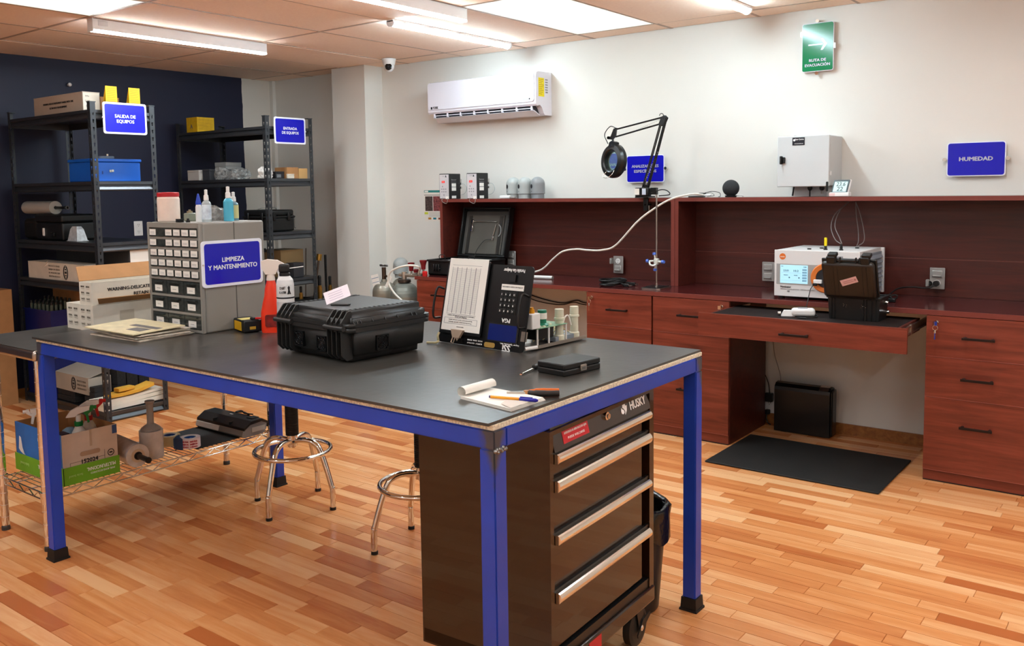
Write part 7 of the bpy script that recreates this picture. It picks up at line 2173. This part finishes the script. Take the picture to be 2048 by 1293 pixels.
MB().box(GW - 0.012, GW - 0.006, 0.012, GD - 0.02, GZ0 + 0.006, GZ1 - 0.02).build('side_panel', M_LOUV, hg)
for k in range(8):
    z = GZ0 + 0.012 + k * 0.027
    MB().prism([(0.0, 0.0), (0.011, 0.002), (0.0, 0.022)], 'xz', 0.02, GD - 0.03).build('louvre', M_LOUV, hg, loc=(GW - 0.006, 0, z))
MB().rbox(GW - 0.014, GW + 0.006, GD - 0.022, GD, GZ0, GZ1, r=0.003, seg=1).build('rear_frame', M_GEN, hg)
for x, y in ((0.155, 0.11), (0.195, 0.20), (0.245, 0.11), (0.33, 0.11), (0.36, 0.30)):
    MB().cyl((x, y, GZ1), (x, y, GZ1 + 0.006), 0.011, n=14).build('port_cap', M_BLACKPL, hg)
for x, y in ((0.245, 0.11), (0.33, 0.11)):
    MB().cyl((x, y, GZ1 + 0.006), (x, y, GZ1 + 0.022), 0.008, n=12).build('port_gland', M_BLACKPL, hg)
MB().lathe([(0.007, 0), (0.008, 0.002), (0.008, 0.042), (0.0065, 0.046), (0, 0.046)], (0.245, 0.11, GZ1 + 0.022), 12).build('yellow_probe_cap', mat('yellow cap', '#e6cf12', 0.4), hg)
MB().cyl((0.33, 0.11, GZ1 + 0.022), (0.33, 0.11, GZ1 + 0.034), 0.005, n=10).build('probe_stem', M_BLACKPL, hg)
def world_cable(name, label, pts, r, m, cat='cable', k=8, group=None):
    o = MB().tube(spline(pts, k), r, 6).build(name, m)
    return tag(o, label, cat, group)
M_GCABLE = mat('grey brown cable', '#7d7674', 0.45)
def hgw(x, y, z):       # generator local -> world
    return (4.835 + y, 1.828 - x, CNT + z)
p1, p2 = hgw(0.33, 0.11, GZ1 + 0.036), hgw(0.36, 0.30, GZ1 + 0.012)
hole = (5.325, 1.555, 1.398)
for lab, dy, strands, end in (('left pair of thin cables hanging from the hutch into the generator', 0.02, (((5.22, 1.62, 1.33), (5.12, 1.61, 1.26), (5.0, 1.55, 1.20)), ((5.24, 1.60, 1.35), (5.14, 1.595, 1.27), (5.02, 1.53, 1.205))), p1),
                              ('right pair of thin cables hanging from the hutch to the generator back', -0.02, (((5.29, 1.52, 1.32), (5.26, 1.50, 1.24), (5.18, 1.475, 1.18)), ((5.30, 1.505, 1.34), (5.28, 1.475, 1.24), (5.20, 1.45, 1.18))), p2)):
    t = thing('sensor_cable', lab, 'cable', (0, 0, 0), group='sensor cables of the generator')
    for k_, mid in enumerate(strands):
        MB().tube(spline([(hole[0], hole[1] + dy, hole[2])] + list(mid) + [(end[0], end[1] + 0.003 * (1 - 2 * k_), end[2])], 8), 0.0024, 6).build('strand', M_GCABLE, t)
us = wall_thing('usb_adapter', 'white plug on a black lead held in front of the orange ring', 'plug', 4.80, 1.60, 0.955)
MB().rbox(0, 0.045, 0, 0.014, 0.012, 0.034, r=0.003, seg=1).build('white_body', M_WHITEPL, us)
MB().rbox(-0.004, 0.02, -0.002, 0.012, 0.0, 0.014, r=0.003, seg=1).build('black_plug', M_BLACKPL, us)
MB().tube(spline([(0.0, 0.005, 0.004), (-0.008, -0.02, -0.02), (-0.002, -0.08, -0.08), (0.0, -0.12, -0.115), (-0.02, -0.16, -0.138)], 8), 0.0025, 6).build('lead', M_BLACKPL, us)

# open case and probe on the pulled out drawer
TZ_ = 0.69 + 0.1235
ec = wall_thing('probe_case', 'open black rugged case with a pink sticker on its lid, on the pulled out drawer', 'case', 4.595, 1.455, TZ_)
EW_, ED_, EB = 0.258, 0.155, 0.122
q = MB()
q.frus((0.008, EW_ - 0.008, 0.006, ED_ - 0.006), (0, EW_, 0, ED_), 0.0, EB - 0.012)
q.build('base_shell', M_BLACKPL, ec)
for x in (0.018, 0.032, 0.175, 0.189, 0.215, 0.235):
    MB().prism([(0.0, 0.005), (0.006, 0.0), (0.002, EB - 0.014), (-0.007, EB - 0.014)], 'yz', x, x + 0.004).build('shell_rib', M_BLACKPL, ec)
for a in ((-0.006, EW_ + 0.006, -0.006, 0.006), (-0.006, EW_ + 0.006, ED_ - 0.006, ED_ + 0.006), (-0.006, 0.006, 0.006, ED_ - 0.006), (EW_ - 0.006, EW_ + 0.006, 0.006, ED_ - 0.006)):
    MB().rbox(*a, EB - 0.012, EB, r=0.002, seg=1).build('rim_bar', M_BLACKPL, ec)
MB().box(0.006, EW_ - 0.006, 0.006, ED_ - 0.006, EB - 0.011, EB - 0.008).build('inner_panel', M_BLACKMAT, ec)
q = MB()
for cx in (0.088, 0.178):
    for k in range(5):
        q.sphere((cx + rnd.uniform(-.012, .012), -0.0045, 0.072 + rnd.uniform(-.008, .012)), 0.0022, 6, 4)
q.build('silver_screws', M_CHROME, ec, kind='stuff')
MB().cyl((EW_ - 0.003, 0.10, 0.09), (EW_ + 0.012, 0.10, 0.085), 0.010, n=12).build('connector', M_STEEL, ec)
MB().cyl((EW_ - 0.003, 0.08, 0.045), (EW_ + 0.02, 0.08, 0.045), 0.008, n=12).cyl((EW_ + 0.012, 0.08, 0.045), (EW_ + 0.024, 0.08, 0.045), 0.010, n=12).build('connector', M_CHROME, ec)
ELID = Matrix.Translation((-0.008, -0.004, EB + 0.004)) @ Matrix.Rotation(math.radians(19), 4, 'X')
def el_(name, m, fn, parent=None):
    q = MB()
    q.t = ELID
    fn(q)
    return q.build(name, m, parent or ec)
M_LIDB = mat('brown black lid', '#231c17', 0.35, var=0.08)
LH2 = 0.195
l2 = el_('lid', M_LIDB, lambda q: q.rbox(0.0, EW_, -0.04, 0.0, 0.0, LH2, r=0.018, seg=3))
el_('lid_rim', M_BLACKPL, lambda q: q.rbox(-0.006, EW_ + 0.006, -0.002, 0.012, -0.004, LH2 + 0.006, r=0.005, seg=2), l2)
for x in (0.06, 0.08, 0.20, 0.22):
    el_('lid_groove', M_BLACKPL, lambda q: q.box(x, x + 0.0025, -0.0412, -0.0395, 0.02, LH2 - 0.02), l2)
for x in (0.05, 0.215):
    el_('latch', M_BLACKPL, lambda q: (q.rbox(x - 0.022, x + 0.022, -0.036, -0.004, LH2 - 0.012, LH2 + 0.03, r=0.006, seg=2), q.rbox(x - 0.016, x + 0.028, -0.03, 0.01, LH2 + 0.022, LH2 + 0.042, r=0.005, seg=2)), l2)
el_('carry_handle', M_BLACKPL, lambda q: q.rbox(0.078, 0.185, -0.03, -0.018, LH2 + 0.002, LH2 + 0.014, r=0.004, seg=2), l2)
for x in (0.075, 0.095, 0.172, 0.19):
    el_('handle_lug', M_BLACKPL, lambda q: q.prism([(-0.034, LH2 - 0.005), (-0.012, LH2 - 0.005), (-0.018, LH2 + 0.024), (-0.028, LH2 + 0.024)], 'yz', x - 0.003, x + 0.003), l2)
st2 = MB()
st2.t = ELID @ Matrix.Translation((0.135, -0.041, 0.098)) @ Matrix.Rotation(math.radians(-20), 4, 'Y')
st2.box(-0.042, 0.042, -0.0006, 0.001, -0.016, 0.016)
st2.build('pink_sticker', mat('pink sticker', '#dfb2ae', 0.6), l2)
st2 = MB()
st2.t = ELID @ Matrix.Translation((0.135, -0.042, 0.098)) @ Matrix.Rotation(math.radians(-20), 4, 'Y')
for k in range(2):
    st2.box(-0.03, 0.022, -0.0006, 0.0, 0.003 - k * 0.009, 0.0055 - k * 0.009)
st2.prism(circ(0.032, 0.0, 0.006, 10), 'xz', -0.0006, 0)
st2.build('sticker_print', mat('faded red print', '#b87a78', 0.6), l2, kind='stuff')
world_cable('power_lead', 'black lead running from the hutch outlet to the open case on the drawer', [(5.29, 1.085, 0.945), (5.26, 1.12, 0.925), (5.22, 1.2, 0.93), (5.15, 1.25, 0.925), (5.06, 1.27, 0.90), (4.96, 1.26, 0.883), (4.86, 1.235, 0.8785), (4.79, 1.225, 0.885), (4.757, 1.23, 0.90)], 0.0045, M_BLACKPL)
kc = wall_thing('cable_knot', 'knot of black leads lying on the worktop beside the open case', 'cable', 4.98, 1.275, CNT)
pts = []
for i in range(60):
    a = i * 0.55
    pts.append((0.03 * math.cos(a) + 0.03 * math.sin(i * 0.11), 0.03 * math.sin(a * 1.3), 0.012 + 0.012 * (1 + math.sin(i * 0.8))))
MB().tube(pts, 0.0045, 6).build('lead', M_BLACKPL, kc)
MB().rbox(0.02, 0.06, -0.03, 0.0, 0.0, 0.022, r=0.005, seg=2).build('plug', M_BLACKPL, kc)
pg3 = wall_thing('outlet_plug', 'black and silver plug in the right hutch outlet', 'plug', 5.306, 1.085, 0.949)
MB().cyl((0, 0, 0), (0, -0.028, 0), 0.016, n=16).build('plug_body', M_BLACKPL, pg3)
MB().cyl((-0.032, -0.004, 0.0), (-0.032, -0.02, 0.0), 0.013, n=14).build('adapter', M_CHROME, pg3)
pb2 = wall_thing('handheld_probe', 'white handheld probe with a dark lead on the pulled out drawer', 'probe', 4.55, 1.668, TZ_)
q = MB()
q.t = Matrix.Rotation(math.radians(22), 4, 'Z') @ Matrix.Scale(1.25, 4)
q.rbox(0.03, 0.125, -0.022, 0.026, 0.003, 0.036, r=0.012, seg=3)
q.frus((-0.012, 0.045, -0.014, 0.018), (0.0, 0.05, -0.010, 0.014), 0.002, 0.026)
q.build('body', M_WHITEPL, pb2)
q = MB()
q.t = Matrix.Rotation(math.radians(22), 4, 'Z') @ Matrix.Scale(1.25, 4)
q.rbox(0.055, 0.095, -0.012, 0.016, 0.034, 0.038, r=0.002, seg=1)
q.build('dark_keys', mat('grey button', '#8f8c90', 0.5), pb2)
q = MB()
q.t = Matrix.Rotation(math.radians(22), 4, 'Z') @ Matrix.Scale(1.25, 4)
q.cyl((-0.012, 0, 0.012), (-0.024, 0, 0.011), 0.009, n=10)
q.build('sensor_tip', M_STEEL, pb2)
MB().tube(spline([(0.14, 0.06, 0.016), (0.165, 0.03, 0.006), (0.12, -0.02, 0.004), (0.08, -0.03, 0.004), (0.13, -0.035, 0.004)], 7), 0.003, 6).build('lead', M_BLACKPL, pb2)

# ---------------------------------------------------------------- under the worktop and on the floor
fmz = thing('floor_mat', 'black anti fatigue mat on the floor in front of the knee space', 'mat', (4.39, 1.13, 0))
MB().rbox(0.0, 0.64, 0.0, 0.91, 0.0006, 0.010, r=0.004, seg=1).build('pad', mat('black floor mat', '#1c1c1b', 0.75, var=0.12, bump=0.6, bscale=300), fmz)
hv = wall_thing('floor_heater', 'black slim appliance with a rounded top standing in the knee space', 'appliance', 5.215, 1.965, 0)
MB().prism([(0.0, 0.004), (0.10, 0.004), (0.105, 0.01), (0.105, 0.25), (0.09, 0.29), (0.06, 0.302), (0.025, 0.298), (0.004, 0.28), (0.0, 0.26)], 'yz', 0.0, 0.335).build('body', mat('black appliance', '#0e0d0d', 0.3, var=0.05), hv)
for x in (0.04, 0.28):
    MB().box(x, x + 0.03, 0.01, 0.095, 0.0, 0.005).build('foot', M_RUBBER, hv)
MB().prism([(0.06, 0.3025), (0.025, 0.2985), (0.005, 0.2815), (0.003, 0.283), (0.024, 0.301), (0.06, 0.305)], 'yz', 0.27, 0.325).build('silver_plate', M_STEEL, hv)
MB().rbox(0.335, 0.348, 0.012, 0.095, 0.01, 0.285, r=0.01, seg=2).build('end_cheek', mat('black appliance', '#0e0d0d', 0.3), hv)
fo_ = outlet('floor_outlet', 'white outlet with black plugs low on the wall beside the black appliance', (XW - 0.0005, 2.055, 0.10), FX)
pk = wall_thing('charger_block', 'black charger block plugged in beside the black appliance', 'charger', XW - 0.035, 2.078, 0.14)
MB().rbox(0, 0.05, 0.0, 0.033, 0.0, 0.055, r=0.005, seg=2).build('body', M_BLACKPL, pk)
MB().tube(spline([(0.03, 0.01, 0.055), (0.02, 0.012, 0.12), (-0.01, 0.014, 0.19), (-0.022, 0.018, 0.22)], 6), 0.0028, 6).build('lead', M_BLACKPL, pk)
pk2 = wall_thing('outlet_plug', 'black plug in the low outlet beside the black appliance', 'plug', XW - 0.042, 2.075, 0.06)
MB().rbox(0, 0.03, 0, 0.032, 0, 0.03, r=0.006, seg=2).build('plug_body', M_BLACKPL, pk2)
MB().tube(spline([(0.015, 0.004, 0.004), (0.016, -0.006, -0.02), (0.03, -0.01, -0.05), (0.05, -0.02, -0.054)], 6), 0.004, 6).build('lead', M_BLACKPL, pk2)
world_cable('thin_wire', 'thin dark wire hanging down the wall above the black appliance', [(5.374, 2.04, 0.66), (5.374, 2.035, 0.52), (5.374, 2.025, 0.44), (5.372, 2.0, 0.36), (5.37, 1.985, 0.31), (5.365, 1.982, 0.25)], 0.0016, M_GCABLE)
world_cable('wall_cable', 'upper black cable sagging along the wall under the left worktop', [(5.372, 4.02, 0.74), (5.372, 3.90, 0.70), (5.372, 3.75, 0.672), (5.372, 3.62, 0.663), (5.372, 3.50, 0.69), (5.372, 3.42, 0.676), (5.372, 3.1, 0.68)], 0.004, M_BLACKPL, group='cables under the left worktop')
world_cable('wall_cable', 'lower black cable sagging along the wall under the left worktop', [(5.362, 4.02, 0.73), (5.362, 3.90, 0.675), (5.362, 3.75, 0.652), (5.362, 3.62, 0.652), (5.362, 3.52, 0.676), (5.362, 3.42, 0.664), (5.362, 3.1, 0.66)], 0.004, M_BLACKPL, group='cables under the left worktop')

# gas cylinders
M_CYL = mat('worn steel cylinder', '#9a9486', 0.38, metal=0.55, var=0.15, scale=10)
M_CYLOL = mat('olive cylinder shoulder', '#7d8078', 0.4, metal=0.2, var=0.12, scale=10)
def gas_cylinder(label, x, y, r, hs_, ht, shoulder):
    t = thing('gas_cylinder', label, 'cylinder', (x, y, 0), FX, 'gas cylinders beside the column')
    MB().lathe([(0, 0), (r * 0.96, 0), (r, 0.01), (r, hs_)], n=28).build('body', M_CYL, t)
    MB().lathe([(r, hs_)] + [(r * (0.25 + 0.75 * math.cos(a)), hs_ + (ht - hs_) * math.sin(a)) for a in [PI / 2 * i / 6 for i in range(1, 7)]] + [(r * 0.25, ht), (r * 0.22, ht + 0.02), (0, ht + 0.02)], n=28).build('shoulder', shoulder, t)
    return t
c1 = gas_cylinder('gas cylinder with a paper tag and wing valve, nearest the column', 4.95, 5.045, 0.095, 0.70, 0.785, M_CYL)
MB().cyl((0, 0, 0.80), (0, 0, 0.90), 0.017, n=12).cyl((-0.0, 0, 0.83), (0.035, -0.01, 0.83), 0.01, n=10).build('valve', mat('dark valve', '#5a4638', 0.35, metal=0.7), c1)
q = MB()
for s in (-1, 1):
    q.rbox(min(0, s * 0.045), max(0, s * 0.045), -0.006, 0.006, 0.905, 0.922, r=0.004, seg=1)
q.build('wing_handle', M_GREYMETAL, c1)
q = MB()
q.t = Matrix.Translation((-0.035, -0.06, 0.80)) @ Matrix.Rotation(math.radians(-14), 4, 'Y')
q.box(-0.04, 0.04, -0.001, 0.001, -0.05, 0.045)
tg_ = q.build('paper_tag', M_PAPER, c1)
q = MB()
q.t = Matrix.Translation((-0.035, -0.0615, 0.80)) @ Matrix.Rotation(math.radians(-14), 4, 'Y')
q.box(-0.038, 0.038, -0.0006, 0.0003, 0.015, 0.02).box(-0.038, 0.038, -0.0006, 0.0003, -0.018, -0.014)
q.build('tag_stripes', mat('blue grey print', '#7f93b0', 0.6), tg_)
q = MB().lathe([(0.0955, 0.62), (0.096, 0.621), (0.096, 0.735), (0.0955, 0.736)], n=28)
c2 = gas_cylinder('wide gas cylinder with an olive shoulder and red knobs, beside the worktop end', 4.86, 4.735, 0.112, 0.70, 0.80, M_CYLOL)
MB().lathe([(0.035, 0.80), (0.05, 0.805), (0.05, 0.825), (0.035, 0.83), (0, 0.83)], n=20).build('collar', mat('dark collar', '#4a4038', 0.4, metal=0.6), c2)
MB().cyl((0, 0, 0.83), (0, 0, 0.885), 0.02, n=12).cyl((-0.05, 0, 0.86), (0.10, 0, 0.86), 0.013, n=10).cyl((0.10, 0, 0.865), (0.16, -0.01, 0.87), 0.017, n=12).build('regulator', mat('pale regulator metal', '#c2b6a6', 0.3, metal=0.7), c2)
M_DKRED = mat('dark red knob', '#6e0f18', 0.35)
for x, z, h in ((0.075, 0.895, 0.07),):
    MB().cyl((x, 0, 0.865), (x, 0, z), 0.008, n=8).build('knob_stem', M_CHROME, c2)
    MB().lathe([(0, 0), (0.016, 0), (0.018, 0.03), (0.026, 0.05), (0.026, 0.062), (0.02, 0.064), (0, 0.06)], (x, 0, z), 8).build('red_knob', M_DKRED, c2)
MB().lathe([(0, 0), (0.02, 0), (0.022, 0.02), (0.016, 0.026), (0, 0.026)], (0.145, -0.02, 0.888), 10).build('red_knob', M_DKRED, c2)
MB().tube(spline([(0.16, -0.01, 0.875), (0.20, -0.05, 0.935), (0.12, -0.11, 0.945), (0.0, -0.14, 0.9), (-0.03, -0.14, 0.82), (0.02, -0.135, 0.74), (0.10, -0.13, 0.68), (0.16, -0.12, 0.62)], 10), 0.0075, 8).build('white_hose', M_HOSE, c2)
q = MB()
q.t = Matrix.Translation((-0.07, -0.10, 0.815)) @ Matrix.Rotation(math.radians(35), 4, 'Y')
q.box(-0.012, 0.012, -0.001, 0.001, -0.05, 0.05)
q.build('paper_tag', M_PAPER, c2)
c3 = gas_cylinder('slim gas cylinder with a grey dome cap, standing behind the other two', 5.17, 5.075, 0.08, 0.70, 0.79, M_CYL)
cp = MB().lathe([(0.05, 0.80), (0.05, 0.825), (0.062, 0.83), (0.062, 0.90)] + [(0.062 * math.cos(a), 0.90 + 0.062 * math.sin(a)) for a in [PI / 2 * i / 7 for i in range(1, 7)]] + [(0, 0.962)], n=26).build('dome_cap', M_DOME, c3)
text('ULTRA', 0.03, c3, M_INKGREY, (0.0, -0.0625, 0.885), width=0.05)
cr2 = thing('cylinder_rack', 'low grey steel rack rail in front of the gas cylinders', 'rack', (4.688, 4.60, 0), 0)
MB().box(0, 0.012, 0, 0.60, 0.665, 0.69).build('rail', mat('grey rack steel', '#7a7570', 0.4, metal=0.5), cr2)
for y in (0.02, 0.24, 0.56):
    MB().box(0.0, 0.012, y, y + 0.03, 0, 0.665).build('rack_post', mat('dark rack steel', '#3a3734', 0.45, metal=0.4), cr2)
MB().box(-0.03, 0.03, 0, 0.60, 0.0, 0.012).build('rack_foot', mat('dark rack steel', '#3a3734', 0.45, metal=0.4), cr2)
rg3 = thing('regulator_parts', 'loose silver and red regulator parts at the left end of the worktop', 'regulator', (4.80, 4.50, CNT), 0)
MB().cyl((-0.02, 0.0, 0.012), (0.038, 0.0, 0.012), 0.011, n=12).build('brass_body', mat('pale regulator metal', '#c2b6a6', 0.3, metal=0.7), rg3)
MB().lathe([(0, 0), (0.018, 0), (0.02, 0.03), (0.014, 0.036), (0, 0.036)], (0.0, -0.035, 0.0), 10).build('red_knob', M_RED, rg3)
MB().lathe([(0, 0), (0.016, 0), (0.018, 0.03), (0.027, 0.06), (0.027, 0.07), (0, 0.068)], (0.022, 0.0, 0.045), 8).build('tall_red_knob', M_DKRED, rg3)
MB().cyl((0.022, 0.0, 0.012), (0.022, 0.0, 0.046), 0.008, n=8).build('knob_stem', M_CHROME, rg3)
